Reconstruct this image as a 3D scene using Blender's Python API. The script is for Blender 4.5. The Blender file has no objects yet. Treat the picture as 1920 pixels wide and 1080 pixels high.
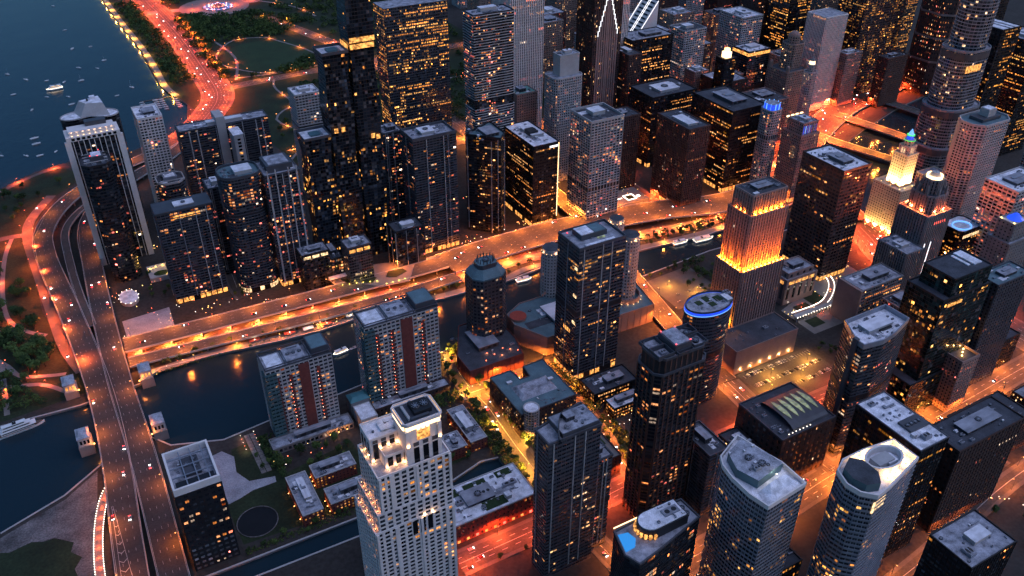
import bpy, math, random
import numpy as np
from mathutils import Matrix, Vector
R = math.radians
scene = bpy.context.scene
COL = scene.collection

# ---------------------------------------------------------------- camera
CAM = Vector((485.64, 700.87, 542.29))
yaw, pitch, roll = R(209.42), R(33.225), R(0.213)
fwd = Vector((math.sin(yaw) * math.cos(pitch), math.cos(yaw) * math.cos(pitch), -math.sin(pitch)))
rgt = Vector((math.cos(yaw), -math.sin(yaw), 0))
up = rgt.cross(fwd)
r2 = rgt * math.cos(roll) + up * math.sin(roll)
u2 = up * math.cos(roll) - rgt * math.sin(roll)
cd = bpy.data.cameras.new('camera')
cd.sensor_width = 36.0
cd.lens = 1607.19 / 1920 * 36
cd.clip_start = 1.0
cd.clip_end = 12000
cam = bpy.data.objects.new('camera', cd)
COL.objects.link(cam)
M = Matrix.Identity(4)
for i in range(3):
    M[i][0], M[i][1], M[i][2], M[i][3] = r2[i], u2[i], -fwd[i], CAM[i]
cam.matrix_world = M
scene.camera = cam

# ---------------------------------------------------------------- sky, sun, exposure
SUN_AZ, SUN_EL = 305.0, 3.0
world = bpy.data.worlds.new('World')
scene.world = world
world.use_nodes = True
wn = world.node_tree
bg = wn.nodes['Background']
sky = wn.nodes.new('ShaderNodeTexSky')
sky.sky_type = 'NISHITA'
sky.sun_disc = False
sky.sun_elevation = R(SUN_EL)
sky.sun_rotation = R(SUN_AZ)
sky.altitude = 300
sky.air_density = 1.0
sky.dust_density = 0.4
sky.ozone_density = 4.0
warm = wn.nodes.new('ShaderNodeMix'); warm.data_type = 'RGBA'; warm.blend_type = 'MULTIPLY'; warm.inputs[0].default_value = 1.0
warm.inputs[7].default_value = (1.16, 1.0, .97, 1)      # even tint multiplied into the whole sky colour, less blue
wn.links.new(sky.outputs[0], warm.inputs[6])
wn.links.new(warm.outputs[2], bg.inputs[0])
bg.inputs[1].default_value = 0.085
sd = bpy.data.lights.new('zenith_fill', 'SUN')
sd.energy = 0.44
sd.angle = R(80)
sd.color = (0.66, 0.70, 1.0)
zenith_fill = bpy.data.objects.new('zenith_fill', sd)
COL.objects.link(zenith_fill)
sdir = Vector((math.sin(R(SUN_AZ)) * math.cos(R(60)), math.cos(R(SUN_AZ)) * math.cos(R(60)), math.sin(R(60))))  # added soft fill, far above the sky's own sun, to brighten the roofs
zenith_fill.rotation_euler = sdir.to_track_quat('Z', 'Y').to_euler()
scene.view_settings.view_transform = 'Standard'
scene.view_settings.look = 'None'
scene.view_settings.exposure = 1.9
scene.view_settings.gamma = 1.0
scene.view_settings.use_curve_mapping = False
scene.cycles.use_denoising = True
scene.cycles.max_bounces = 4
scene.cycles.adaptive_threshold = 0.03
scene.cycles.diffuse_bounces = 2
scene.cycles.glossy_bounces = 2
scene.cycles.sample_clamp_indirect = 4.0
scene.cycles.use_light_tree = True
scene.cycles.caustics_reflective = False
scene.cycles.caustics_refractive = False

# ---------------------------------------------------------------- materials
MATS = {}
def material(name, col, rough=0.8, var=0.25, scale=0.15, bump=0.0, metal=0.0, spec=0.4, fine=0.0, rnd=0.0):
    m = bpy.data.materials.new(name)
    m.use_nodes = True
    nt = m.node_tree
    b = nt.nodes['Principled BSDF']
    b.inputs['Roughness'].default_value = rough
    b.inputs['Metallic'].default_value = metal
    b.inputs['Specular IOR Level'].default_value = spec
    tc = nt.nodes.new('ShaderNodeTexCoord')
    no = nt.nodes.new('ShaderNodeTexNoise')
    no.inputs['Scale'].default_value = scale
    no.inputs['Detail'].default_value = 7
    no.inputs['Roughness'].default_value = 0.62
    nt.links.new(tc.outputs['Object'], no.inputs['Vector'])
    mp = nt.nodes.new('ShaderNodeMapRange')
    mp.inputs['From Min'].default_value = 0.3
    mp.inputs['From Max'].default_value = 0.7
    mp.inputs['To Min'].default_value = 1 - var
    mp.inputs['To Max'].default_value = 1 + var
    nt.links.new(no.outputs['Fac'], mp.inputs['Value'])
    val = mp.outputs[0]
    if fine:
        n2 = nt.nodes.new('ShaderNodeTexNoise')
        n2.inputs['Scale'].default_value = scale * 14
        n2.inputs['Detail'].default_value = 4
        nt.links.new(tc.outputs['Object'], n2.inputs['Vector'])
        m2 = nt.nodes.new('ShaderNodeMapRange')
        m2.inputs['From Min'].default_value = 0.35
        m2.inputs['From Max'].default_value = 0.65
        m2.inputs['To Min'].default_value = 1 - fine
        m2.inputs['To Max'].default_value = 1 + fine
        nt.links.new(n2.outputs['Fac'], m2.inputs['Value'])
        mm = nt.nodes.new('ShaderNodeMath'); mm.operation = 'MULTIPLY'
        nt.links.new(val, mm.inputs[0]); nt.links.new(m2.outputs[0], mm.inputs[1])
        val = mm.outputs[0]
    if rnd:
        oi = nt.nodes.new('ShaderNodeObjectInfo')
        m3 = nt.nodes.new('ShaderNodeMapRange')
        m3.inputs['To Min'].default_value = 1 - rnd
        m3.inputs['To Max'].default_value = 1 + rnd
        nt.links.new(oi.outputs['Random'], m3.inputs['Value'])
        mm = nt.nodes.new('ShaderNodeMath'); mm.operation = 'MULTIPLY'
        nt.links.new(val, mm.inputs[0]); nt.links.new(m3.outputs[0], mm.inputs[1])
        val = mm.outputs[0]
    mx = nt.nodes.new('ShaderNodeVectorMath'); mx.operation = 'SCALE'
    mx.inputs[0].default_value = col[:3]
    nt.links.new(val, mx.inputs['Scale'])
    nt.links.new(mx.outputs[0], b.inputs['Base Color'])
    if bump:
        bp = nt.nodes.new('ShaderNodeBump')
        bp.inputs['Strength'].default_value = bump
        bp.inputs['Distance'].default_value = 0.3
        nt.links.new(no.outputs['Fac'], bp.inputs['Height'])
        nt.links.new(bp.outputs[0], b.inputs['Normal'])
    MATS[name] = m
    return m

material('white_stone', (.72, .67, .66), .8, .1, .06, fine=.05)
material('pale_concrete', (.40, .385, .39), .85, .14, .06, fine=.06)
material('grey_concrete', (.20, .195, .20), .85, .2, .08, fine=.08)
material('tan_stone', (.27, .20, .17), .85, .15, .06, fine=.08)
material('cream_stone', (.62, .55, .42), .8, .12, .06, fine=.06)
material('pink_stone', (.30, .20, .18), .85, .14, .06, fine=.06)
material('brown_stone', (.085, .046, .04), .8, .2, .06, fine=.1)
material('red_brick', (.17, .045, .038), .9, .2, .3, fine=.15)
material('dark_brick', (.05, .03, .028), .9, .25, .3, fine=.15)
material('black_metal', (.008, .008, .010), .45, .3, .1, spec=.3)
material('dark_metal', (.018, .020, .025), .45, .3, .1, spec=.3)
material('slate_panel', (.055, .060, .075), .5, .25, .1, spec=.5)
material('teal_panel', (.06, .13, .15), .4, .2, .1, spec=.5)
material('steel_panel', (.26, .28, .33), .4, .2, .1, metal=.3)
material('dark_glass', (.007, .009, .012), .08, .4, .05, spec=.5)
material('blue_glass', (.016, .026, .036), .10, .4, .05, spec=.35)
material('roof_white', (.72, .72, .78), .85, .42, .16, fine=.2)
material('roof_grey', (.30, .31, .36), .9, .60, .16, fine=.3)
material('roof_dark', (.055, .06, .075), .9, .35, .10, fine=.25)
material('roof_teal', (.10, .17, .20), .7, .25, .10, fine=.15)
material('copper_green', (.10, .24, .22), .7, .2, .1)
material('asphalt', (.046, .043, .044), .85, .25, .05, fine=.2)
material('road_concrete', (.068, .061, .057), .9, .25, .04, fine=.18)
material('pavement', (.105, .096, .09), .9, .2, .08, fine=.12)
material('pale_paving', (.20, .18, .17), .9, .18, .1, fine=.1)
material('ground', (.036, .032, .030), .95, .35, .02, fine=.25)
material('dirt', (.12, .112, .115), .95, .7, .05, fine=.35)
material('snow_gravel', (.30, .30, .34), .95, .3, .06, fine=.2)
material('grass', (.016, .027, .011), .95, .4, .03, fine=.3)
material('lawn', (.022, .044, .016), .95, .25, .04, fine=.2)
material('paint_white', (.56, .55, .53), .7, .2, .2)
material('hull_white', (.75, .75, .76), .35, .08, .2)
material('deck_wood', (.12, .08, .06), .8, .2, .5)
material('bronze', (.05, .04, .03), .5, .2, .3)
material('bark', (.05, .035, .025), .95, .3, 1.0)
material('awning_red', (.35, .06, .04), .8, .15, .5)
material('teal_roof', (.06, .20, .23), .6, .15, .2)
material('pool_tile', (.04, .25, .55), .3, .1, .3)
for nm, c in (('car_white', (.62, .62, .62)), ('car_black', (.015, .015, .017)), ('car_silver', (.32, .33, .35)),
              ('car_red', (.22, .02, .02)), ('car_blue', (.03, .06, .16)), ('tyre', (.012, .012, .012))):
    material(nm, c, .3 if nm != 'tyre' else .9, .05, 1, spec=.6)

def leaf_material(name, col):
    m = material(name, col, .9, .35, .8, rnd=.35, spec=.2)
    return m
leaf_material('leaf_dark', (.030, .055, .018))
leaf_material('leaf_mid', (.060, .095, .026))

def water_material():
    m = bpy.data.materials.new('water')
    m.use_nodes = True
    nt = m.node_tree
    b = nt.nodes['Principled BSDF']
    b.inputs['Base Color'].default_value = (.011, .026, .037, 1)
    b.inputs['Roughness'].default_value = 0.16
    b.inputs['IOR'].default_value = 1.333
    tc = nt.nodes.new('ShaderNodeTexCoord')
    n1 = nt.nodes.new('ShaderNodeTexNoise'); n1.inputs['Scale'].default_value = 0.16; n1.inputs['Detail'].default_value = 5
    n2 = nt.nodes.new('ShaderNodeTexNoise'); n2.inputs['Scale'].default_value = 0.012; n2.inputs['Detail'].default_value = 3
    nt.links.new(tc.outputs['Object'], n1.inputs['Vector'])
    nt.links.new(tc.outputs['Object'], n2.inputs['Vector'])
    ad = nt.nodes.new('ShaderNodeMath'); ad.operation = 'MULTIPLY_ADD'; ad.inputs[1].default_value = 1.0
    nt.links.new(n1.outputs['Fac'], ad.inputs[0]); nt.links.new(n2.outputs['Fac'], ad.inputs[2])
    bp = nt.nodes.new('ShaderNodeBump'); bp.inputs['Strength'].default_value = .35; bp.inputs['Distance'].default_value = 1.2
    nt.links.new(ad.outputs[0], bp.inputs['Height']); nt.links.new(bp.outputs[0], b.inputs['Normal'])
    MATS['water'] = m
water_material()

def window_material():
    # panes: dark reflective glass; the lamp-lit ones carry their light in the face attribute 'lit'
    m = bpy.data.materials.new('window_pane')
    m.use_nodes = True
    nt = m.node_tree
    b = nt.nodes['Principled BSDF']
    b.inputs['Roughness'].default_value = 0.09
    b.inputs['Specular IOR Level'].default_value = 0.45
    at = nt.nodes.new('ShaderNodeAttribute'); at.attribute_name = 'lit'
    ti = nt.nodes.new('ShaderNodeAttribute'); ti.attribute_name = 'tint'
    nt.links.new(ti.outputs['Color'], b.inputs['Base Color'])
    tc = nt.nodes.new('ShaderNodeTexCoord')
    no = nt.nodes.new('ShaderNodeTexNoise'); no.inputs['Scale'].default_value = .55; no.inputs['Detail'].default_value = 2
    ge = nt.nodes.new('ShaderNodeNewGeometry')
    nt.links.new(ge.outputs['Position'], no.inputs['Vector'])
    mp = nt.nodes.new('ShaderNodeMapRange'); mp.inputs['From Min'].default_value = .34; mp.inputs['From Max'].default_value = .66
    mp.inputs['To Min'].default_value = .25; mp.inputs['To Max'].default_value = 1.6
    nt.links.new(no.outputs['Fac'], mp.inputs['Value'])
    sc = nt.nodes.new('ShaderNodeVectorMath'); sc.operation = 'SCALE'
    nt.links.new(at.outputs['Color'], sc.inputs[0]); nt.links.new(mp.outputs[0], sc.inputs['Scale'])
    nt.links.new(sc.outputs[0], b.inputs['Emission Color'])
    b.inputs['Emission Strength'].default_value = 1.0
    m.cycles.emission_sampling = 'NONE'
    MATS['window_pane'] = m
window_material()

EM = .26   # lamps against the dusk sky at this exposure
def emitter(name, col, strength, sampling='NONE', vary=0):
    m = bpy.data.materials.new(name)
    m.use_nodes = True
    nt = m.node_tree
    b = nt.nodes['Principled BSDF']
    b.inputs['Base Color'].default_value = (*[c * .3 for c in col], 1)
    b.inputs['Emission Color'].default_value = (*col, 1)
    b.inputs['Emission Strength'].default_value = strength * EM
    if vary:      # rooms seen through glazing: bright and dim patches
        ge = nt.nodes.new('ShaderNodeNewGeometry')
        no = nt.nodes.new('ShaderNodeTexNoise'); no.inputs['Scale'].default_value = vary; no.inputs['Detail'].default_value = 3
        nt.links.new(ge.outputs['Position'], no.inputs['Vector'])
        mp = nt.nodes.new('ShaderNodeMapRange'); mp.inputs['From Min'].default_value = .35; mp.inputs['From Max'].default_value = .65
        mp.inputs['To Min'].default_value = strength * EM * .15; mp.inputs['To Max'].default_value = strength * EM * 1.7
        nt.links.new(no.outputs['Fac'], mp.inputs['Value']); nt.links.new(mp.outputs[0], b.inputs['Emission Strength'])
    m.cycles.emission_sampling = sampling
    MATS[name] = m
emitter('lamp_orange', (1, .36, .10), 9)
emitter('lamp_red', (1, .16, .07), 9)
emitter('lamp_amber', (1, .60, .18), 9)
emitter('lamp_white', (1, .86, .70), 7)
emitter('lamp_yellow', (1, .66, .12), 8)
emitter('head_light', (1, .93, .85), 40)
emitter('tail_light', (1, .03, .03), 22)
emitter('beacon_red', (1, .05, .06), 8)
emitter('blue_neon', (.02, .09, 1), 1.05)
emitter('blue_white', (.16, .42, 1), 1.5)
emitter('green_neon', (.12, .9, .15), 1.1)
emitter('crown_light', (1, .62, .30), 4)
emitter('lobby_light', (1, .42, .10), 1.3, vary=.45)
emitter('lobby_white', (1, .66, .34), 1.4, vary=.5)
emitter('white_line', (.95, .95, 1), 2.0)
emitter('red_sign', (1, .10, .06), 4)
emitter('pool_light', (.03, .32, .85), .8)
emitter('skylight_glow', (.62, .72, .42), .30, vary=.3)

# ---------------------------------------------------------------- mesh builder
class MB:
    def __init__(s):
        s.v = []; s.f = []; s.m = []; s.n = 0; s.mats = []
    def mi(s, mat):
        if mat not in s.mats: s.mats.append(mat)
        return s.mats.index(mat)
    def add(s, verts, faces, mat):
        k = s.mi(mat); n = s.n
        s.v.extend(verts); s.n += len(verts)
        for f in faces:
            s.f.append([i + n for i in f]); s.m.append(k)
    def box(s, x0, x1, y0, y1, z0, z1, mat):
        s.add([(x0, y0, z0), (x1, y0, z0), (x1, y1, z0), (x0, y1, z0), (x0, y0, z1), (x1, y0, z1), (x1, y1, z1), (x0, y1, z1)],
              [(0, 3, 2, 1), (4, 5, 6, 7), (0, 1, 5, 4), (1, 2, 6, 5), (2, 3, 7, 6), (3, 0, 4, 7)], mat)
    def hexa(s, p, mat):
        s.add(p, [(0, 3, 2, 1), (4, 5, 6, 7), (0, 1, 5, 4), (1, 2, 6, 5), (2, 3, 7, 6), (3, 0, 4, 7)], mat)
    def prism(s, poly, z0, z1, mat, top=None, poly2=None, cap=True, bottom=False):
        n = len(poly); q = poly2 or poly
        vs = [(x, y, z0) for x, y in poly] + [(x, y, z1) for x, y in q]
        s.add(vs, [(i, (i + 1) % n, n + (i + 1) % n, n + i) for i in range(n)], mat)
        if cap: s.add([(x, y, z1) for x, y in q], [tuple(range(n))], top or mat)
        if bottom: s.add([(x, y, z0) for x, y in poly], [tuple(range(n - 1, -1, -1))], mat)
    def tube(s, a, b, ra, rb, mat, n=6, cap=True):
        a = Vector(a); b = Vector(b); d = (b - a).normalized()
        t = Vector((0, 0, 1)) if abs(d.z) < .9 else Vector((1, 0, 0))
        e1 = d.cross(t).normalized(); e2 = d.cross(e1)
        vs = []
        for c, r in ((a, ra), (b, rb)):
            for i in range(n):
                an = 2 * math.pi * i / n
                vs.append(tuple(c + e1 * r * math.cos(an) + e2 * r * math.sin(an)))
        fs = [(i, i + n, (i + 1) % n + n, (i + 1) % n) for i in range(n)]
        if cap: fs += [tuple(range(n)), tuple(range(2 * n - 1, n - 1, -1))]
        s.add(vs, fs, mat)
    def ball(s, c, r, mat, n=6, k=4, sz=1.0):
        vs = [(c[0], c[1], c[2] - r * sz)]
        for j in range(1, k):
            t = math.pi * j / k - math.pi / 2
            for i in range(n):
                a = 2 * math.pi * i / n
                vs.append((c[0] + r * math.cos(t) * math.cos(a), c[1] + r * math.cos(t) * math.sin(a), c[2] + r * sz * math.sin(t)))
        vs.append((c[0], c[1], c[2] + r * sz)); L = len(vs) - 1
        fs = [(0, 1 + (i + 1) % n, 1 + i) for i in range(n)]
        for j in range(k - 2):
            for i in range(n):
                o = 1 + j * n
                fs.append((o + i, o + (i + 1) % n, o + n + (i + 1) % n, o + n + i))
        o = 1 + (k - 2) * n
        fs += [(o + i, o + (i + 1) % n, L) for i in range(n)]
        s.add(vs, fs, mat)
    def mesh(s, name, smooth=False):
        me = bpy.data.meshes.new(name)
        me.from_pydata(s.v, [], s.f)
        for m in s.mats: me.materials.append(MATS[m])
        me.polygons.foreach_set('material_index', s.m)
        if smooth: me.polygons.foreach_set('use_smooth', [True] * len(me.polygons))
        return me
    def build(s, name, parent=None, off=(0, 0, 0), kind=None, smooth=False):
        if not s.f: return None
        if parent is not None and off == (0, 0, 0): off = tuple(parent_origin(parent))
        if any(off):
            s.v = [(x - off[0], y - off[1], z - off[2]) for x, y, z in s.v]
        o = bpy.data.objects.new(name, s.mesh(name, smooth))
        COL.objects.link(o)
        if parent is not None: o.parent = parent
        else: o.location = off
        if kind: o['kind'] = kind
        return o

def parent_origin(o):
    p = Vector((0, 0, 0))
    while o is not None:
        p += o.location; o = o.parent
    return p
def tag(o, label, cat, group=None):
    o['label'] = label; o['category'] = cat
    if group: o['group'] = group
    return o
def empty(name, loc, label=None, cat=None, group=None):
    o = bpy.data.objects.new(name, None); COL.objects.link(o)
    o.location = loc; o.empty_display_size = 1
    if label: tag(o, label, cat, group)
    return o
def structure(o):
    o['kind'] = 'structure'; return o
def inst(name, me, parent, loc, rz=0, sc=None):
    o = bpy.data.objects.new(name, me); COL.objects.link(o)
    o.location = loc; o.rotation_euler = (0, 0, rz)
    if sc: o.scale = sc
    if parent is not None: o.parent = parent
    return o
def copy_tree(o, parent=None):
    c = o.copy(); COL.objects.link(c); c.parent = parent
    for ch in list(o.children): copy_tree(ch, c)
    return c

def rectp(x0, x1, y0, y1):
    return [(x0, y0), (x1, y0), (x1, y1), (x0, y1)]
def chamfer(x0, x1, y0, y1, c):
    return [(x0 + c, y0), (x1 - c, y0), (x1, y0 + c), (x1, y1 - c), (x1 - c, y1), (x0 + c, y1), (x0, y1 - c), (x0, y0 + c)]
def ellipse(cx, cy, rx, ry, n=28, a0=0):
    return [(cx + rx * math.cos(a0 + 2 * math.pi * i / n), cy + ry * math.sin(a0 + 2 * math.pi * i / n)) for i in range(n)]
def rounded(x0, x1, y0, y1, r, k=5):
    pts = []
    for cx, cy, a in ((x1 - r, y0 + r, -90), (x1 - r, y1 - r, 0), (x0 + r, y1 - r, 90), (x0 + r, y0 + r, 180)):
        for i in range(k + 1):
            t = R(a + 90 * i / k)
            pts.append((cx + r * math.cos(t), cy + r * math.sin(t)))
    return pts
def inset(poly, d):
    # mitred inset of a convex-ish CCW polygon
    n = len(poly); out = []
    for i in range(n):
        p0, p1, p2 = Vector(poly[i - 1]), Vector(poly[i]), Vector(poly[(i + 1) % n])
        e1 = (p1 - p0).normalized(); e2 = (p2 - p1).normalized()
        n1 = Vector((-e1.y, e1.x)); n2 = Vector((-e2.y, e2.x))
        b = (n1 + n2); l = b.length
        b = b / l if l > 1e-6 else n1
        k = d / max(.35, b.dot(n1))
        out.append(tuple(p1 + b * k))
    return out
def area(poly):
    return .5 * sum(poly[i - 1][0] * poly[i][1] - poly[i][0] * poly[i - 1][1] for i in range(len(poly)))
def ccw(poly):
    return poly if area(poly) > 0 else poly[::-1]
def centre(poly):
    return (sum(p[0] for p in poly) / len(poly), sum(p[1] for p in poly) / len(poly))

# ---------------------------------------------------------------- facades
AMBER = [(1, .34, .07), (1, .40, .11), (1, .46, .16), (1, .28, .06)]
WARM = [(1, .50, .20), (1, .62, .34), (1, .38, .12)]
MIXED = [(1, .28, .07), (1, .38, .14), (1, .70, .48), (1, .18, .08), (1, .17, .13), (1, .32, .09)]
YELLOW = [(1, .38, .06), (1, .46, .12), (1, .33, .06)]
PAL = dict(amber=AMBER, warm=WARM, mixed=MIXED, yellow=YELLOW)
ST = dict(
    white_grid=dict(wall='white_stone', bay=4.2, floor=3.7, wf=.70, hf=.60, pd=.55, sd=.45, p=.05, pal='mixed'),
    grey_grid=dict(wall='pale_concrete', bay=4.0, floor=3.7, wf=.66, hf=.58, pd=.5, sd=.4, p=.07, pal='mixed'),
    tan_grid=dict(wall='tan_stone', bay=3.6, floor=3.7, wf=.5, hf=.52, pd=.4, sd=.3, p=.09, pal='warm'),
    cream_grid=dict(wall='cream_stone', bay=3.4, floor=3.7, wf=.45, hf=.5, pd=.4, sd=.3, p=.05, pal='warm'),
    pink_grid=dict(wall='pink_stone', bay=3.6, floor=3.7, wf=.5, hf=.5, pd=.4, sd=.3, p=.08, pal='mixed'),
    brown_rib=dict(wall='brown_stone', bay=3.2, floor=3.4, wf=.55, hf=.62, pd=.7, sd=.2, p=.04, pal='mixed'),
    white_rib=dict(wall='white_stone', bay=3.0, floor=3.8, wf=.52, hf=.86, pd=.8, sd=.15, p=.03, row=.06, pal='mixed'),
    dark_office=dict(wall='black_metal', bay=3.2, floor=4.2, wf=.88, hf=.52, pd=.35, sd=.2, p=.02, row=.34, pal='amber'),
    bronze_office=dict(wall='brown_stone', bay=5.2, floor=4.2, wf=.80, hf=.58, pd=.5, sd=.35, p=.02, row=.2, pal='amber'),
    lit_office=dict(wall='slate_panel', bay=2.6, floor=3.9, wf=.84, hf=.58, pd=.25, sd=.2, p=.16, row=.62, pal='yellow'),
    glass=dict(wall='dark_glass', bay=3.2, floor=3.6, wf=.95, hf=.84, pd=.12, sd=.16, p=.07, pal='mixed', trim='dark_metal'),
    blue_curtain=dict(wall='blue_glass', bay=2.8, floor=3.7, wf=.90, hf=.72, pd=.18, sd=.3, p=.07, pal='warm', trim='steel_panel'),
    balcony=dict(wall='slate_panel', bay=4.2, floor=3.3, wf=.86, hf=.72, pd=.2, sd=1.3, p=.09, pal='mixed', trim='slate_panel'),
    white_balcony=dict(wall='grey_concrete', bay=4.2, floor=3.4, wf=.86, hf=.70, pd=.3, sd=1.2, p=.10, pal='mixed', trim='pale_concrete'),
    dark_band=dict(wall='dark_metal', bay=3.4, floor=3.7, wf=.92, hf=.55, pd=.15, sd=.5, p=.08, pal='mixed', trim='slate_panel'),
    mesh=dict(wall='dark_metal', bay=3.8, floor=3.4, wf=.72, hf=.64, pd=.7, sd=.65, p=.04, pal='mixed', trim='pale_concrete'),
    brick=dict(wall='dark_brick', bay=4.0, floor=3.6, wf=.45, hf=.5, pd=.25, sd=.2, p=.10, pal='warm'),
)
LIT = .34

class Wins:
    """window quads of one building, joined"""
    def __init__(s): s.q = []; s.lit = []; s.tint = []
    def add(s, quads, lit, tint):
        if len(quads): s.q.append(quads); s.lit.append(lit); s.tint.append(tint)
    def build(s, parent, name='window_panes'):
        if not s.q: return None
        q = np.concatenate(s.q); lit = np.concatenate(s.lit); tint = np.concatenate(s.tint)
        q = q - np.array(tuple(parent_origin(parent)))
        n = len(q)
        me = bpy.data.meshes.new(name)
        me.vertices.add(4 * n); me.vertices.foreach_set('co', q.reshape(-1).astype(np.float32))
        me.loops.add(4 * n); me.loops.foreach_set('vertex_index', np.arange(4 * n, dtype=np.int32))
        me.polygons.add(n)
        me.polygons.foreach_set('loop_start', np.arange(0, 4 * n, 4, dtype=np.int32))
        me.polygons.foreach_set('loop_total', np.full(n, 4, dtype=np.int32))
        me.update(calc_edges=True)
        for nm, d in (('lit', lit), ('tint', tint)):
            a = me.attributes.new(nm, 'FLOAT_COLOR', 'FACE')
            a.data.foreach_set('color', np.concatenate([d, np.ones((n, 1))], 1).astype(np.float32).reshape(-1))
        me.materials.append(MATS['window_pane'])
        o = bpy.data.objects.new(name, me); COL.objects.link(o); o.parent = parent
        o['kind'] = 'stuff'
        return o

PANE_CACHE = {}
def pane_mesh(w, h, lit, tint, frame):
    key = (round(w, 2), round(h, 2), lit, tint, frame)
    if key in PANE_CACHE: return PANE_CACHE[key]
    mb = MB(); d = -.16; t = .14
    mb.add([(-w / 2, -.04, -h / 2), (w / 2, -.04, -h / 2), (w / 2, -.04, h / 2), (-w / 2, -.04, h / 2)], [(0, 1, 2, 3)], 'window_pane')
    for a in ((-w / 2, w / 2, -h / 2, -h / 2 + t), (-w / 2, w / 2, h / 2 - t, h / 2), (-w / 2, -w / 2 + t, -h / 2 + t, h / 2 - t),
              (w / 2 - t, w / 2, -h / 2 + t, h / 2 - t), (-t / 2, t / 2, -h / 2 + t, h / 2 - t)):
        x0, x1, z0, z1 = a
        mb.add([(x0, d, z0), (x1, d, z0), (x1, d, z1), (x0, d, z1)], [(0, 1, 2, 3)], frame)
    me = mb.mesh('window')
    n = len(me.polygons)
    for nm, c in (('lit', lit), ('tint', tint)):
        at = me.attributes.new(nm, 'FLOAT_COLOR', 'FACE')
        at.data.foreach_set('color', np.tile(np.array([*c, 1], np.float32), n))
    PANE_CACHE[key] = me
    return me

def lit_matrix(rows, cols, st, rng):
    E = np.zeros((rows, cols, 3))
    pal = np.array(PAL[st.get('pal', 'mixed')])
    p = st.get('p', .08) * 1.15
    # rooms are lit in clusters, not evenly
    cr, cc = max(1, rows // 5 + 1), max(1, cols // 3 + 1)
    fld = np.exp(rng.normal(-.35, 1.0, (cr, cc)))
    fld = np.repeat(np.repeat(fld, 5, 0), 3, 1)[:rows, :cols]
    m = rng.random((rows, cols)) < p * fld
    m[:, 1:] |= m[:, :-1] & (rng.random((rows, max(cols - 1, 0))) < .3)
    c = pal[rng.integers(0, len(pal), (rows, cols))] * np.exp(rng.normal(-.75, 1.0, (rows, cols)))[..., None]
    E[m] = c[m]
    pr = st.get('row', .035 if rows > 12 and p > .03 else 0)
    if pr:
        for j in range(rows):
            if rng.random() < pr:
                a = int(rng.integers(0, max(1, cols))); L = int(rng.integers(max(1, cols // 3), cols + 2))
                cc = pal[rng.integers(0, len(pal))] * math.exp(rng.normal(-.1, .35))
                for i in range(a, min(cols, a + L)):
                    if rng.random() < .86: E[j, i] = cc * rng.uniform(.6, 1.25)
    return E * LIT * st.get('gain', 1.0)

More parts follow.
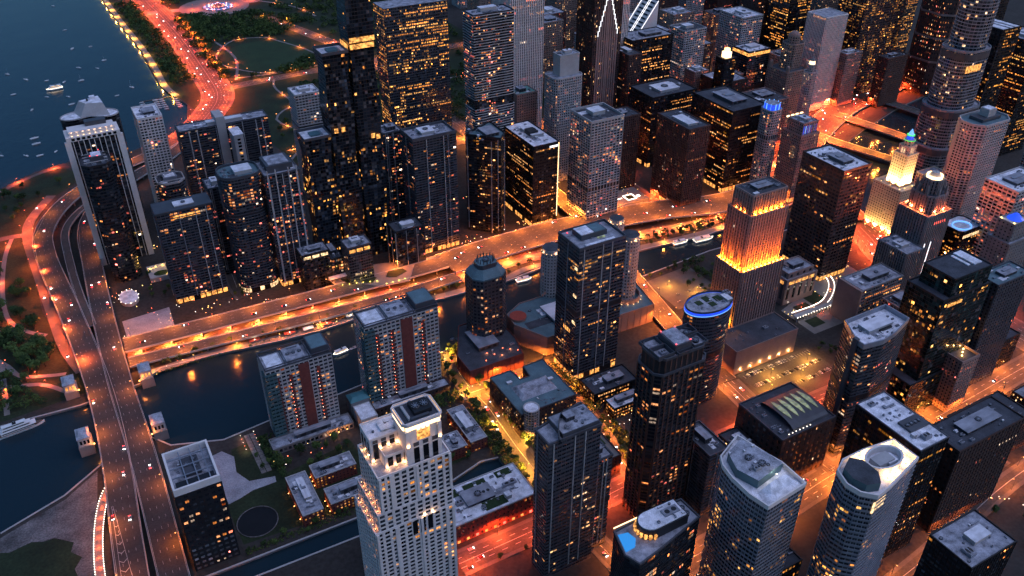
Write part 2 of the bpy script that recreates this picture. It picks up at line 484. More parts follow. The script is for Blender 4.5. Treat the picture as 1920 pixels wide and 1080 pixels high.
def facade(fr, wins, poly, z0, z1, st, rng, poly2=None, indiv=None, edges=None):
    """frame members (piers, floor bands) into fr; panes into wins; indiv collects single windows"""
    n = len(poly); q2 = poly2 or poly
    trim = st.get('trim', st['wall'])
    for k in range(n):
        if edges is not None and k not in edges: continue
        A = np.array([*poly[k], z0]); B = np.array([*poly[(k + 1) % n], z0])
        C = np.array([*q2[(k + 1) % n], z1]); D = np.array([*q2[k], z1])
        d = B - A; L = np.hypot(d[0], d[1])
        if L < .4: continue
        t = d / L; nn = np.array([t[1], -t[0], 0.])
        mid = (A + B) / 2
        vis = (CAM.x - mid[0]) * nn[0] + (CAM.y - mid[1]) * nn[1]
        if vis < -.12 * math.hypot(CAM.x - mid[0], CAM.y - mid[1]): continue
        cols = max(1, int(round(L / st['bay']))); rows = max(1, int(round((z1 - z0) / st['floor'])))
        wf, hf = st['wf'], st['hf']; fh = (z1 - z0) / rows; bw = L / cols
        off = nn * .05
        if not st.get('nowin'):
            u = (np.arange(cols) + .5) / cols; v = (np.arange(rows) + .5) / rows
            du = wf / cols / 2; dv = hf / rows / 2
            V, U = np.meshgrid(v, u, indexing='ij')
            def P(U_, V_):
                return ((1 - U_) * (1 - V_))[..., None] * A + (U_ * (1 - V_))[..., None] * B + (U_ * V_)[..., None] * C + ((1 - U_) * V_)[..., None] * D + off
            E = lit_matrix(rows, cols, st, rng)
            Q = np.stack([P(U - du, V - dv), P(U + du, V - dv), P(U + du, V + dv), P(U - du, V + dv)], 2)
            lm = E.sum(-1) > 0      # a lit room rarely fills the whole bay
            su = np.where(lm, rng.uniform(.35, 1, (rows, cols)), 1.0); sv = np.where(lm, rng.uniform(.55, 1, (rows, cols)), 1.0)
            cu = np.where(lm, rng.uniform(-1, 1, (rows, cols)) * (1 - su) * du, 0)
            Uc = U + cu; Vc = V - (1 - sv) * dv * .6
            Q = np.stack([P(Uc - du * su, Vc - dv * sv), P(Uc + du * su, Vc - dv * sv), P(Uc + du * su, Vc + dv * sv), P(Uc - du * su, Vc + dv * sv)], 2)
            g = np.exp(rng.normal(0, .5, (rows, cols)))[..., None]
            g = g * np.exp(rng.normal(0, .45, (1, cols)))[..., None]
            T = np.array(st.get('tint', (.016, .020, .027))) * g
            cur = rng.random((rows, cols)) < st.get('blinds', .10)      # blinds and pale curtains
            T[cur] = np.array((.11, .105, .11)) * rng.uniform(.4, 1.2, (int(cur.sum()), 1))
            if indiv is not None:
                for j in range(rows):
                    for i in range(cols):
                        c = (P(np.array(u[i]), np.array(v[j])))
                        indiv.append((c, math.atan2(t[1], t[0]), bw * wf, fh * hf, E[j, i], T[j, i], Q[j, i]))
            else:
                wins.add(Q.reshape(-1, 4, 3), E.reshape(-1, 3), T.reshape(-1, 3))
        sdp, pdp = st['sd'], st['pd']
        sh = fh * (1 - hf); pw = bw * (1 - wf)
        if sh > .05 and sdp > 0:
            for j in range(rows + 1):
                vv = j / rows
                a = A + (D - A) * vv; b = B + (C - B) * vv
                h2 = sh / 2
                lo = max(z0, a[2] - h2) - a[2]; hi = min(z1, a[2] + h2) - a[2]
                if hi - lo < .02: continue
                e = nn * sdp
                i0 = nn * -.3
                fr.hexa([tuple(a + i0 + (0, 0, lo)), tuple(a + e + (0, 0, lo)), tuple(b + e + (0, 0, lo)), tuple(b + i0 + (0, 0, lo)),
                         tuple(a + i0 + (0, 0, hi)), tuple(a + e + (0, 0, hi)), tuple(b + e + (0, 0, hi)), tuple(b + i0 + (0, 0, hi))], trim)
        if pw > .04 and pdp > 0:
            ev = st.get('pier_every', 1)
            for i in range(0, cols + 1, ev):
                uu = i / cols
                a = A + (B - A) * uu; b = D + (C - D) * uu
                w2 = t * pw / 2 * st.get('pier_w', 1)
                wl = w2 if i > 0 else w2 * 0
                wr = w2 if i < cols else w2 * 0
                e = nn * (pdp + .021); i0 = nn * -.25
                fr.hexa([tuple(a - wl + i0), tuple(a - wl + e), tuple(a + wr + e), tuple(a + wr + i0),
                         tuple(b - wl + i0), tuple(b - wl + e), tuple(b + wr + e), tuple(b + wr + i0)], st.get('pier', trim))

_unit = {}
def unit_mesh(k):
    if k in _unit: return _unit[k]
    mb = MB()
    if k == 'box':
        mb.box(-.5, .5, -.5, .5, 0, .86, 'steel_panel'); mb.box(-.44, .44, -.44, .44, .86, 1, 'roof_grey')
        for x in (-.22, .22): mb.prism(ellipse(x, 0, .16, .3, 10), 1, 1.06, 'dark_metal')
    elif k == 'penthouse':
        mb.box(-.5, .5, -.5, .5, 0, .9, 'slate_panel')
        mb.box(-.53, .53, -.53, .53, .9, 1, 'roof_grey')
        for x in (-.3, 0, .3): mb.box(x - .08, x + .08, .5, .515, .15, .7, 'dark_metal')
    elif k == 'white':
        mb.box(-.5, .5, -.5, .5, 0, .9, 'pale_concrete')
        mb.box(-.52, .52, -.52, .52, .9, 1, 'roof_white')
    elif k == 'duct':
        mb.box(-.5, .5, -.12, .12, .2, .8, 'steel_panel'); mb.box(.3, .5, -.5, -.12, .2, .8, 'steel_panel')
        for x in (-.4, 0, .38): mb.box(x - .03, x + .03, -.1, .1, 0, .2, 'dark_metal')
    elif k == 'fan':
        mb.prism(ellipse(0, 0, .5, .5, 14), 0, .7, 'steel_panel', cap=False)
        mb.prism(ellipse(0, 0, .5, .5, 14), 0, .45, 'black_metal'); 
        for i in range(4):
            a = i * math.pi / 4
            c, s = math.cos(a) * .48, math.sin(a) * .48; w = (-math.sin(a) * .04, math.cos(a) * .04)
            mb.add([(-c - w[0], -s - w[1], .6 + i * .01), (c - w[0], s - w[1], .6 + i * .01), (c + w[0], s + w[1], .6 + i * .01), (-c + w[0], -s + w[1], .6 + i * .01)], [(0, 1, 2, 3)], 'steel_panel')
    _unit[k] = mb.mesh('rooftop_' + k)
    return _unit[k]

UNITNAME = dict(box='air_handler', penthouse='penthouse', white='stair_housing', duct='duct', fan='cooling_fan')
def unit(root, k, x, y, z, sx, sy, sz, rz=0):
    o = root.location
    return inst(UNITNAME[k], unit_mesh(k), root, (x - o.x, y - o.y, z - o.z), rz, (sx, sy, sz))

CL = random.Random(4242)
def clutter(root, x0, x1, y0, y1, z, n):
    """small plant scattered over a near roof"""
    for _ in range(n):
        k = CL.choice(['box', 'box', 'fan', 'duct', 'white', 'duct'])
        sx = CL.uniform(.9, 2.6) * (2.2 if k == 'duct' else 1); sy = CL.uniform(.8, 2.2)
        unit(root, k, CL.uniform(x0, x1), CL.uniform(y0, y1), z, sx, sx if k == 'fan' else sy, CL.uniform(.6, 1.7), CL.choice([0, math.pi / 2]))
BCOUNT = [0]
def tower(name, label, tiers, style, cat='building', roof='roof_grey', parapet=1.3, units=5, seed=None, near=0, lobby=None,
          over=None, parapet_mat=None, wall=None, beacon=False):
    """tiers: list of (polygon, z0, z1[, polygon_top]); style a key of ST, over = changes to it"""
    BCOUNT[0] += 1
    rng = np.random.default_rng(seed if seed is not None else 1000 + BCOUNT[0])
    st = dict(ST[style]);
    if over: st.update(over)
    c = centre(tiers[0][0])
    root = empty(name, (c[0], c[1], tiers[0][1]), label, cat)
    wb, fr = MB(), MB()
    wins = Wins(); ind = [] if near else None
    for ti, tr in enumerate(tiers):
        poly = ccw(list(tr[0])); z0, z1 = tr[1], tr[2]
        p2 = ccw(list(tr[3])) if len(tr) > 3 else poly
        tst = dict(st)
        if len(tr) > 4 and tr[4]: tst.update(tr[4])
        wb.prism(poly, z0, z1, wall or st.get('body', 'dark_glass' if tst.get('hf', 0) > .7 else tst['wall']), top=roof, poly2=p2)
        lo = z0
        if lobby and ti == 0:
            lo = z0 + 7
            lst = dict(wall=tst['wall'], bay=6, floor=7, wf=.8, hf=.8, pd=.4, sd=.3, nowin=True)
            lb = MB()
            for k in range(len(poly)):
                a = np.array(poly[k]); b = np.array(poly[(k + 1) % len(poly)]); L = np.linalg.norm(b - a)
                if L < 3: continue
                t = (b - a) / L; nn = np.array([t[1], -t[0]])
                if (CAM.x - a[0]) * nn[0] + (CAM.y - a[1]) * nn[1] < 0: continue
                m = max(1, int(L / 6))
                for i in range(m):
                    if rng.random() < .18: continue
                    p0 = a + t * (L * (i + .1) / m) + nn * .06; p1 = a + t * (L * (i + .9) / m) + nn * .06
                    lb.add([(*p0, z0 + .7), (*p1, z0 + .7), (*p1, z0 + 6.2), (*p0, z0 + 6.2)], [(0, 1, 2, 3)], lobby)
            lb.build('lobby_glazing', root, kind='stuff')
        facade(fr, wins, poly, lo, z1, tst, rng, poly2=p2, indiv=ind)
        rf, pp = MB(), MB()
        if parapet:
            ins = inset(p2, .55)
            n = len(p2); zt = z1 + parapet
            pm = parapet_mat or st.get('trim', st['wall'])
            o2 = inset(p2, -max(.08, min(st['sd'], .5) + .06))
            for k in range(n):
                k2 = (k + 1) % n
                pp.add([(*o2[k], z1 - .3), (*o2[k2], z1 - .3), (*ins[k2], z1 - .3), (*ins[k], z1 - .3), (*o2[k], zt), (*o2[k2], zt), (*ins[k2], zt), (*ins[k], zt)],
                       [(4, 5, 6, 7), (0, 1, 5, 4), (2, 3, 7, 6)], pm)
        rf.add([(x, y, z1 + .04) for x, y in inset(p2, .56)], [tuple(range(len(p2)))], roof)
        rf.build('roof', root); pp.build('parapet', root)
    H = tiers[0][2] - tiers[0][1]; q = ccw(list(tiers[0][0]))
    if H > 95 and not st.get('nowin') and rng.random() < .6 and style in ('dark_band', 'balcony', 'glass', 'grey_grid', 'brown_rib', 'white_balcony'):
        zz = tiers[0][1] + H * rng.choice([.34, .52, .68])
        e = min(st['sd'], .6) + .12; o2 = inset(q, -e); n = len(q); bnd = MB()      # plant floor behind louvres
        for k in range(n):
            j = (k + 1) % n
            bnd.hexa([(*o2[k], zz), (*o2[j], zz), (*q[j], zz), (*q[k], zz), (*o2[k], zz + 5.2), (*o2[j], zz + 5.2), (*q[j], zz + 5.2), (*q[k], zz + 5.2)], 'dark_metal' if st['wall'] != 'black_metal' else 'slate_panel')
        bnd.build('louvre_band', root)
    if len(q) == 4 and len(tiers) == 1 and style in ('dark_band', 'balcony') and H > 60:
        (x0, y0), (x1, y1) = (min(p[0] for p in q), min(p[1] for p in q)), (max(p[0] for p in q), max(p[1] for p in q))
        for f in sorted(rng.choice(np.arange(1, 10), 3, replace=False)):
            xx = x0 + (x1 - x0) * f / 10; fb = MB(); fb.box(xx - .35, xx + .35, y1 + .1, y1 + st['sd'] + .55, tiers[0][1] + 6, tiers[0][2], 'pale_concrete' if f % 2 else 'steel_panel'); fb.build('vertical_fin', root)
        yy = y0 + (y1 - y0) * .5; fb = MB(); fb.box(x1 + .1, x1 + st['sd'] + .55, yy - .35, yy + .35, tiers[0][1] + 6, tiers[0][2], 'steel_panel'); fb.build('vertical_fin', root)
    wb.build('wall', root)
    fo = fr.build('facade_frame', root, kind='stuff')
    if near:
        ind.sort(key=lambda w: (w[0][0] - CAM.x) ** 2 + (w[0][1] - CAM.y) ** 2 + (w[0][2] - CAM.z) ** 2)
        o = root.location
        lits = [tuple(np.round(np.array(PAL[st.get('pal', 'mixed')][i % len(PAL[st.get('pal', 'mixed')])]) * LIT * g, 2)) for i, g in enumerate((.6, 1.0, .3, .18))]
        for w in ind[:near]:
            l = tuple(lits[int(rng.integers(0, 4))]) if w[4].sum() > 0 else (0., 0., 0.)
            tn = [(.014, .018, .026), (.03, .038, .05), (.06, .07, .085)][int(rng.choice(3, p=[.6, .28, .12]))]
            me = pane_mesh(w[2], w[3], l, tn, st.get('frame', st.get('trim', st['wall'])))
            inst('window', me, root, (w[0][0] - o.x, w[0][1] - o.y, w[0][2] - o.z), w[1])
        rest = ind[near:]
        if rest: wins.add(np.array([w[6] for w in rest]), np.array([w[4] for w in rest]), np.array([w[5] for w in rest]))
    wins.build(root)
    tp = ccw(list(tiers[-1][3] if len(tiers[-1]) > 3 else tiers[-1][0])); zt = tiers[-1][2] + .05
    xs = [p[0] for p in tp]; ys = [p[1] for p in tp]
    w, h = max(xs) - min(xs), max(ys) - min(ys); cx, cy = (max(xs) + min(xs)) / 2, (max(ys) + min(ys)) / 2
    if units:
        pw, ph = w * rng.uniform(.3, .5), h * rng.uniform(.3, .5)
        px, py = cx + rng.uniform(-.1, .1) * w, cy + rng.uniform(-.1, .1) * h
        pz = rng.uniform(3, 5.5)
        pent = unit(root, 'penthouse' if rng.random() < .6 else 'white', px, py, zt, pw, ph, pz)
        k2 = 'fan' if rng.random() < .35 else 'duct'
        if rng.random() < .75:
            sx, sy = (min(pw, ph) * .4,) * 2 if k2 == 'fan' else (pw * .6, ph * .4)
            inst(UNITNAME[k2], unit_mesh(k2), pent, (0, 0, 1), 0, (sx / pw, sy / ph, 1.4 / pz))
        pb = MB()
        for _ in range(3):       # felt patches and walk boards
            a, b_ = rng.uniform(-.36, .2) * w + cx, rng.uniform(-.36, .2) * h + cy; l1, l2 = rng.uniform(.08, .3) * w, rng.uniform(.06, .25) * h
            patch = MB(); patch.box(a, a + l1, b_, b_ + l2, zt, zt + .12 + .02 * _, 'roof_grey' if roof == 'roof_white' else ('roof_white' if rng.random() < .5 else 'roof_dark'))
            patch.build('roof_patch', root)
        for i in range(units * 2 + 3):
            k = ['box', 'box', 'duct', 'fan', 'white'][int(rng.integers(0, 5))]
            for _ in range(12):
                x = cx + rng.uniform(-.38, .38) * w; y = cy + rng.uniform(-.38, .38) * h
                if abs(x - px) > pw / 2 + 1.6 or abs(y - py) > ph / 2 + 1.6: break
            else: continue
            s = rng.uniform(1.0, 3.4)
            unit(root, k, x, y, zt, s * rng.uniform(.8, 1.8), s, rng.uniform(1.1, 2.4), 0)
        if beacon:
            for (x, y) in tp[::max(1, len(tp) // 4)][:4]:
                b = MB(); b.tube((x, y, zt), (x, y, zt + 2.4), .12, .12, 'dark_metal'); b.ball((x, y, zt + 2.7), .5, 'beacon_red')
                b.build('beacon', root)
    return root

# ================================================================ the setting
random.seed(7)
def sheet(name, poly, z, mat, parent=None):
    mb = MB(); mb.add([(x, y, z) for x, y in ccw(list(poly))], [tuple(range(len(poly)))], mat)
    o = mb.build(name, parent)
    if parent is None: structure(o)
    return o
mb = MB(); mb.add([(-7000, -7000, -2.6), (5000, -7000, -2.6), (5000, 3000, -2.6), (-7000, 3000, -2.6)], [(0, 1, 2, 3)], 'water')
structure(mb.build('water'))

SOUTH_BANK = [(-1400, -240), (-900, -215), (-769, -190), (-640, -150), (-527, -108), (-400, -28), (-327, -12), (-202, -8), (-101, -18), (28, -42),
              (79, -36), (158, -40), (249, -50), (300, -48), (345, -51), (399, -59), (461, -64), (483, -48), (539, -42), (607, -46), (760, -70),
              (760, -490), (640, -548), (581, -586), (537, -621), (501, -635), (440, -640), (399, -632), (345, -660), (300, -715), (284, -790), (298, -866),
              (307, -908), (304, -1151), (316, -1466), (330, -2500), (360, -6000), (-6500, -6000), (-6500, -240)]
NORTH_BANK = [(-6500, 2500), (-6500, -180), (-1400, -180), (-900, -155), (-769, -130), (-700, -95), (-610, -39), (-560, -18), (-434, 52), (-302, 33),
              (-176, 25), (-64, 33), (105, 27), (122, 50), (201, 50), (316, 62), (390, 67), (431, 72), (474, 56), (492, 30), (533, 52), (564, 75),
              (613, 94), (720, 130), (720, 214), (446, 217), (270, 218), (240, 210), (224, 213), (224, 230), (270, 238), (446, 235), (720, 233), (720, 2500)]
for nm, poly in (('ground_south', SOUTH_BANK), ('ground_north', NORTH_BANK)):
    mb = MB(); mb.prism(ccw(poly), -6, 0, 'grey_concrete', top='ground')
    structure(mb.build(nm))

def offset_line(pts, d):
    out = []
    n = len(pts)
    for i in range(n):
        p = Vector(pts[i][:2])
        a = Vector(pts[max(0, i - 1)][:2]); b = Vector(pts[min(n - 1, i + 1)][:2])
        t = (b - a).normalized()
        out.append(tuple(p + Vector((-t.y, t.x)) * d))
    return out
def smooth_line(pts, k=5):
    if len(pts) < 3: return pts
    P = [Vector(p) for p in pts]; out = []
    for i in range(len(P) - 1):
        p0 = P[max(0, i - 1)]; p1 = P[i]; p2 = P[i + 1]; p3 = P[min(len(P) - 1, i + 2)]
        for j in range(k):
            t = j / k
            out.append(tuple(.5 * ((2 * p1) + (p2 - p0) * t + (2 * p0 - 5 * p1 + 4 * p2 - p3) * t * t + (3 * p1 - p0 - 3 * p2 + p3) * t ** 3)))
    out.append(tuple(P[-1])); return out
def ribbon(mb, pts, d0, d1, dz, mat):
    A = offset_line(pts, d0); B = offset_line(pts, d1); n = len(pts)
    z = [p[2] for p in pts]
    mb.add([(*A[i], z[i] + dz) for i in range(n)] + [(*B[i], z[i] + dz) for i in range(n)],
           [(i, i + 1, n + i + 1, n + i) if d0 > d1 else (i + 1, i, n + i, n + i + 1) for i in range(n - 1)], mat)
def wallstrip(mb, pts, d, w, z0, z1, mat):
    A = offset_line(pts, d - w / 2); B = offset_line(pts, d + w / 2); n = len(pts)
    for i in range(n - 1):
        za, zb = pts[i][2], pts[i + 1][2]
        mb.hexa([(*A[i], za + z0), (*A[i + 1], zb + z0), (*B[i + 1], zb + z0), (*B[i], za + z0),
                 (*A[i], za + z1), (*A[i + 1], zb + z1), (*B[i + 1], zb + z1), (*B[i], za + z1)], mat)
def dashes(mb, pts, d, w, on, gap, dz, mat):
    A = [Vector(p) for p in pts]
    acc = 0; L = [0]
    for i in range(len(A) - 1): L.append(L[-1] + (A[i + 1] - A[i]).length)
    def at(s):
        for i in range(len(A) - 1):
            if s <= L[i + 1] or i == len(A) - 2:
                t = (s - L[i]) / max(1e-6, L[i + 1] - L[i]); p = A[i].lerp(A[i + 1], t); e = (A[i + 1] - A[i]); e.z = 0; e.normalize()
                return p, e
    s = 0
    while s + on < L[-1]:
        p, e = at(s); q, f = at(s + on)
        n1 = Vector((-e.y, e.x, 0)); n2 = Vector((-f.y, f.x, 0)); u = Vector((0, 0, dz))
        mb.add([tuple(p + n1 * (d - w / 2) + u), tuple(q + n2 * (d - w / 2) + u), tuple(q + n2 * (d + w / 2) + u), tuple(p + n1 * (d + w / 2) + u)], [(0, 1, 2, 3)], mat)
        s += on + gap
def sample_line(pts, spacing, start=0.0):
    A = [Vector(p) for p in pts]; out = []; s = start; L = 0
    for i in range(len(A) - 1):
        l = (A[i + 1] - A[i]).length
        while s <= L + l:
            e = (A[i + 1] - A[i]); p = A[i].lerp(A[i + 1], (s - L) / l); e.z = 0; e.normalize()
            out.append((p, e)); s += spacing
        L += l
    return out

ROADS = {}
ZK = [0.02]
def road(name, pts, width, mat='road_concrete', z=None, walk=3.5, lanes=2, kerb=True, key=None):
    """street on the ground: carriageway, raised pavements with kerbs, painted lines"""
    ZK[0] += .012
    pts = smooth_line([(*p[:2], (p[2] if len(p) > 2 else 0)) for p in pts], 4)
    mb = MB(); ribbon(mb, pts, width / 2, -width / 2, ZK[0], mat)
    o = structure(mb.build(name))
    if walk and kerb:
        k = MB()
        for s in (1, -1):
            wallstrip(k, pts, s * (width / 2 + walk / 2), walk, -.2, .14 + ZK[0] * .3, 'pavement')
        kb = k.build('pavement', o, kind=None)
    m = MB()
    if lanes > 1:
        lw = width / lanes
        for i in range(1, lanes):
            dashes(m, pts, -width / 2 + i * lw, .3, 5 if i != lanes / 2 else 30, 7 if i != lanes / 2 else 1, ZK[0] + .012, 'paint_white')
    m.build('lane_markings', o, kind='stuff')
    ROADS[key or name] = (pts, width)
    return o
def deck(name, pts, width, mat='asphalt', thick=1.2, rail=.9, lanes=4, piers=30, key=None, edge=1.0):
    pts = smooth_line(pts, 4)
    mb = MB()
    ribbon(mb, pts, width / 2, -width / 2, 0, mat)
    wallstrip(mb, pts, 0, width - .1, -thick, -.02, 'grey_concrete')
    o = structure(mb.build(name))
    k = MB()
    for s in (1, -1): wallstrip(k, pts, s * (width / 2 - .2), .4, -thick, rail, 'pale_concrete')
    k.build('railing', o)
    m = MB(); lw = (width - 2 * edge) / lanes
    for i in range(1, lanes): dashes(m, pts, -width / 2 + edge + i * lw, .16, 3, 9, .014, 'paint_white')
    for s in (1, -1): dashes(m, pts, s * (width / 2 - edge), .2, 60, .1, .013, 'paint_white')
    m.build('lane_markings', o, kind='stuff')
    if piers:
        for i, (p, e) in enumerate(sample_line(pts, piers, piers / 2)):
            if p.z < 4: continue
            for s in (-.3, .3):
                c = MB(); q = p + Vector((-e.y, e.x, 0)) * width * s
                c.prism(ellipse(q.x, q.y, .8, .8, 8), -4, p.z - thick, 'grey_concrete')
                c.build('pier', o)
    ROADS[key or name] = (pts, width)
    return o

# ---- parks, yards and plazas (sheets a few millimetres apart)
sheet('lakefront_park', [(528, -60), (600, -52), (755, -75), (755, -488), (640, -545), (560, -596), (500, -625), (470, -575), (520, -520), (556, -430), (556, -230)], .012, 'grass')
sheet('big_park', [(296, -880), (300, -1151), (312, -1466), (320, -2400), (-320, -2400), (-320, -445), (190, -445), (215, -640), (270, -700)], .008, 'grass')
sheet('point_park', [(536, 58), (564, 80), (613, 99), (715, 134), (715, 211), (560, 212), (548, 150)], .012, 'dirt')
sheet('point_park_grass', [(563 + 4 * math.sin(k * 2.3), 132 + k * 9.4) for k in range(9)] + [(712, 208), (712, 140), (655, 121)] + [(640 - k * 8, 114 + 2.2 * math.sin(k * 1.9) + k * .6) for k in range(9)], .02, 'grass')
sheet('river_lawn', [(396, 84), (428, 88), (430, 100), (448, 150), (446, 200), (330, 208), (330, 130), (395, 140)], .012, 'grass')
sheet('gravel_yard', [(446, 88), (436, 86), (428, 98), (431, 118), (424, 134), (403, 139), (404, 146), (424, 146), (436, 150), (446, 152)], .024, 'snow_gravel')
sheet('building_yard', [(432, -172), (482, -168), (482, -128), (434, -128)], .02, 'snow_gravel')
sheet('parking_lot', [(-135, 228), (-40, 228), (-40, 282), (-135, 282)], .02, 'asphalt')
sheet('riverside_lot', [(-130, 40), (-62, 44), (-62, 108), (-130, 108)], .02, 'pavement')
sheet('west_plaza', [(-300, 70), (-240, 90), (-215, 150), (-160, 165), (-160, 215), (-260, 215), (-300, 165)], .02, 'pale_paving')
sheet('corner_garden', [(105, 215), (150, 215), (150, 280), (108, 280)], .02, 'grass')
sheet('slip_lawn', [(245, 200), (310, 206), (310, 150), (262, 150), (262, 180), (245, 184)], .02, 'grass')
# spire pit: flat black disc painted for the hole's shade, with a concrete ring
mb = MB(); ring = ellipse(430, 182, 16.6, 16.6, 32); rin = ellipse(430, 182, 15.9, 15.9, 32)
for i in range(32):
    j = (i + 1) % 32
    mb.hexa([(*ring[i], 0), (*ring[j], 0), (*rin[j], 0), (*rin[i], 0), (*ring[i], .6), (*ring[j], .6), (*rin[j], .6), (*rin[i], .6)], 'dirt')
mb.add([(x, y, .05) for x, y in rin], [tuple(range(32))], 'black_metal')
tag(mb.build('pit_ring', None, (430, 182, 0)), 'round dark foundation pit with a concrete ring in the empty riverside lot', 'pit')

# ---- lake shore drive: two elevated carriageways, a middle ramp, the low frontage road
deck('highway_northbound', [(529, 330, 10), (527, 198, 10), (519, 58, 10), (519, -60, 10), (529, -205, 10), (540, -330, 10), (538, -400, 10), (515, -462, 10), (480, -512, 9), (430, -560, 7), (385, -592, 4), (330, -645, 1.2)], 23, lanes=4, key='nb')
deck('highway_southbound', [(502, 330, 10.02), (500, 212, 10.02), (498, 70, 10.02), (500, -50, 10.02), (498, -185, 10.02), (494, -300, 10.02), (490, -380, 10.02), (474, -436, 10.02), (445, -484, 9), (405, -528, 7), (360, -572, 4), (312, -632, 1.2)], 22, lanes=4, key='sb')
deck('highway_ramp', [(511, -160, 10.06), (516, -240, 10.06), (517, -330, 10.06), (514, -392, 9.5), (496, -440, 8), (465, -482, 6), (420, -530, 3)], 9, lanes=1, piers=45, key='mid', mat='road_concrete')
road('frontage_road', [(530, -92, 3), (541, -148, 2), (546, -222, 1), (553, -330, .6), (557, -420, .5), (549, -470, .5), (520, -530, .4)], 13, mat='pavement', walk=0, lanes=1, key='front')
road('park_entry', [(556, -425, .45), (585, -430, .2), (640, -420, .1), (740, -410, .1)], 11, mat='pavement', walk=0, lanes=1, key='entry')
road('lake_drive', [(322, -640, 1.0), (296, -672, .6), (250, -750, .3), (230, -800, .2), (222, -870, .15), (216, -1140, .1), (222, -1380, .1), (230, -1560, .1), (240, -2400, .1)], 47, mat='road_concrete', lanes=8, walk=5, key='lake_drive')
road('monroe_street', [(205, -838), (110, -846), (20, -852), (-320, -862)], 20, lanes=4, key='monroe')
road('park_avenue', [(20, -1240), (-15, -1120), (-55, -960), (-70, -860), (-78, -600), (-84, -440)], 22, lanes=4, key='col_park')
road('congress_plaza', [(245, -1400, .12), (190, -1395), (120, -1390), (0, -1392)], 26, mat='pale_paving', walk=0, lanes=1, key='congress')
gm = MB()
for k in range(9):
    y = 122 + k * 9.5; w = .5 + k * .36; x = 530 + k * .12
    for sg in (-1, 1):
        gm.add([(x, y + w, 10.02), (x, y + w + .5, 10.02), (x + sg * w, y + .5, 10.02), (x + sg * w, y, 10.02)], [(0, 1, 2, 3) if sg > 0 else (3, 2, 1, 0)], 'paint_white')
for sg in (-1, 1):
    gm.add([(530 + sg * .4, 118, 10.021), (530 + sg * .6, 118, 10.021), (531 + sg * 4.4, 212, 10.021), (531 + sg * 4.2, 212, 10.021)], [(0, 1, 2, 3)], 'paint_white')
gm.build('gore_markings', COL.objects['highway_northbound'], kind='stuff')
# lakefront promenade
road('lakefront_path', [(292, -840, .05), (300, -905, .05), (297, -1020, .05), (298, -1150, .05), (304, -1300, .05), (309, -1466, .05), (318, -2000, .05)], 11, mat='pale_paving', walk=0, lanes=1, key='prom')
road('shore_path', [(760, -500, .05), (640, -541, .05), (581, -577, .05), (537, -610, .05), (500, -624, .05)], 7, mat='pavement', walk=0, lanes=1, key='shore')
for k, (pts, w) in enumerate([
        ([(760, -215), (640, -200), (600, -150), (585, -118), (560, -105), (545, -100)], 5), ([(600, -150), (600, -60)], 5),
        ([(556, -180), (575, -200), (590, -235), (592, -300), (585, -380), (575, -425)], 5), ([(640, -200), (620, -120), (570, -95), (548, -70)], 5),
        ([(575, -200), (605, -215), (700, -260)], 3), ([(592, -300), (650, -330), (750, -350)], 3)]):
    road('park_path', pts, w, mat='pale_paving', walk=0, lanes=1, key='ppath%d' % k)
for k, (pts, w) in enumerate([
        ([(180, -870), (150, -1000), (165, -1150), (190, -1330)], 5), ([(180, -880), (90, -870), (10, -880), (-40, -900)], 4),
        ([(60, -1098), (125, -1110), (178, -1030), (180, -960), (120, -880), (50, -900), (5, -950), (60, -1098)], 4), ([(0, -980), (-60, -1000)], 5),
        ([(200, -480), (150, -560), (170, -650), (120, -700), (60, -690)], 4), ([(190, -520), (100, -520), (20, -560), (-60, -540)], 4),
        ([(150, -560), (120, -600), (60, -590), (0, -640)], 4), ([(60, -690), (0, -740), (-60, -760)], 5), ([(0, -1392), (-60, -1300), (-80, -1200)], 6),
        ([(-90, -700), (-200, -690), (-310, -700)], 6), ([(120, -700), (130, -790), (120, -838)], 4)]):
    road('park_path', pts, w, mat='pale_paving', walk=0, lanes=1, key='gpath%d' % k)
sheet('oval_lawn', ellipse(92, -985, 82, 95, 40), .035, 'lawn')
sheet('play_lawn', ellipse(60, -640, 70, 45, 30), .036, 'lawn')
sheet('fountain_plaza', ellipse(100, -1385, 78, 78, 40), .16, 'pale_paving')

# ---- the riverside drive: split decks in the east, one broad deck over the lower road in the west
deck('riverside_drive_upper', [(487, -108, 9), (400, -104, 9), (300, -100, 9), (200, -97, 9.0), (128, -97, 9)], 26, mat='road_concrete', lanes=4, key='wk_s')
deck('riverside_drive_outer', [(487, -80, 6), (400, -73, 6.5), (300, -64, 7.5), (200, -58, 8.6), (128, -60, 9)], 17, mat='road_concrete', lanes=3, key='wk_n')
deck('riverside_drive_west', [(129, -92, 9.02), (60, -97, 9.02), (-49, -97, 9.02), (-168, -80, 9.02), (-250, -56, 9.02), (-330, -52, 9), (-400, -72, 9)], 48, mat='road_concrete', lanes=6, key='wk_w', piers=24)
deck('river_avenue', [(-78, -112, 9.08), (-80, -200, 9.05), (-84, -300, 8), (-86, -440, 3)], 26, mat='road_concrete', lanes=4, key='col_s', piers=0)
deck('river_bridge', [(-64, -75, 9.1), (-50, 20, 9), (-42, 66, 8.5), (-34, 130, 4.0), (-27, 180, .8), (-24, 230, .3)], 24, mat='road_concrete', lanes=4, key='col_n', piers=40)
road('lower_road', [(487, -100, .2), (300, -84, .2), (128, -70, .2), (28, -70, .2), (-101, -50, .2), (-202, -36, .2), (-320, -34, .2)], 22, mat='pavement', walk=0, lanes=3, key='lower')
mb = MB()
wallstrip(mb, smooth_line([(487, -121, 0), (300, -113, 0), (128, -118, 0), (28, -119, 0), (-101, -105, 0), (-202, -84, 0), (-320, -74, 0)], 3), 0, 1, 0, 7.4, 'pale_concrete')
structure(mb.build('lower_road_wall'))
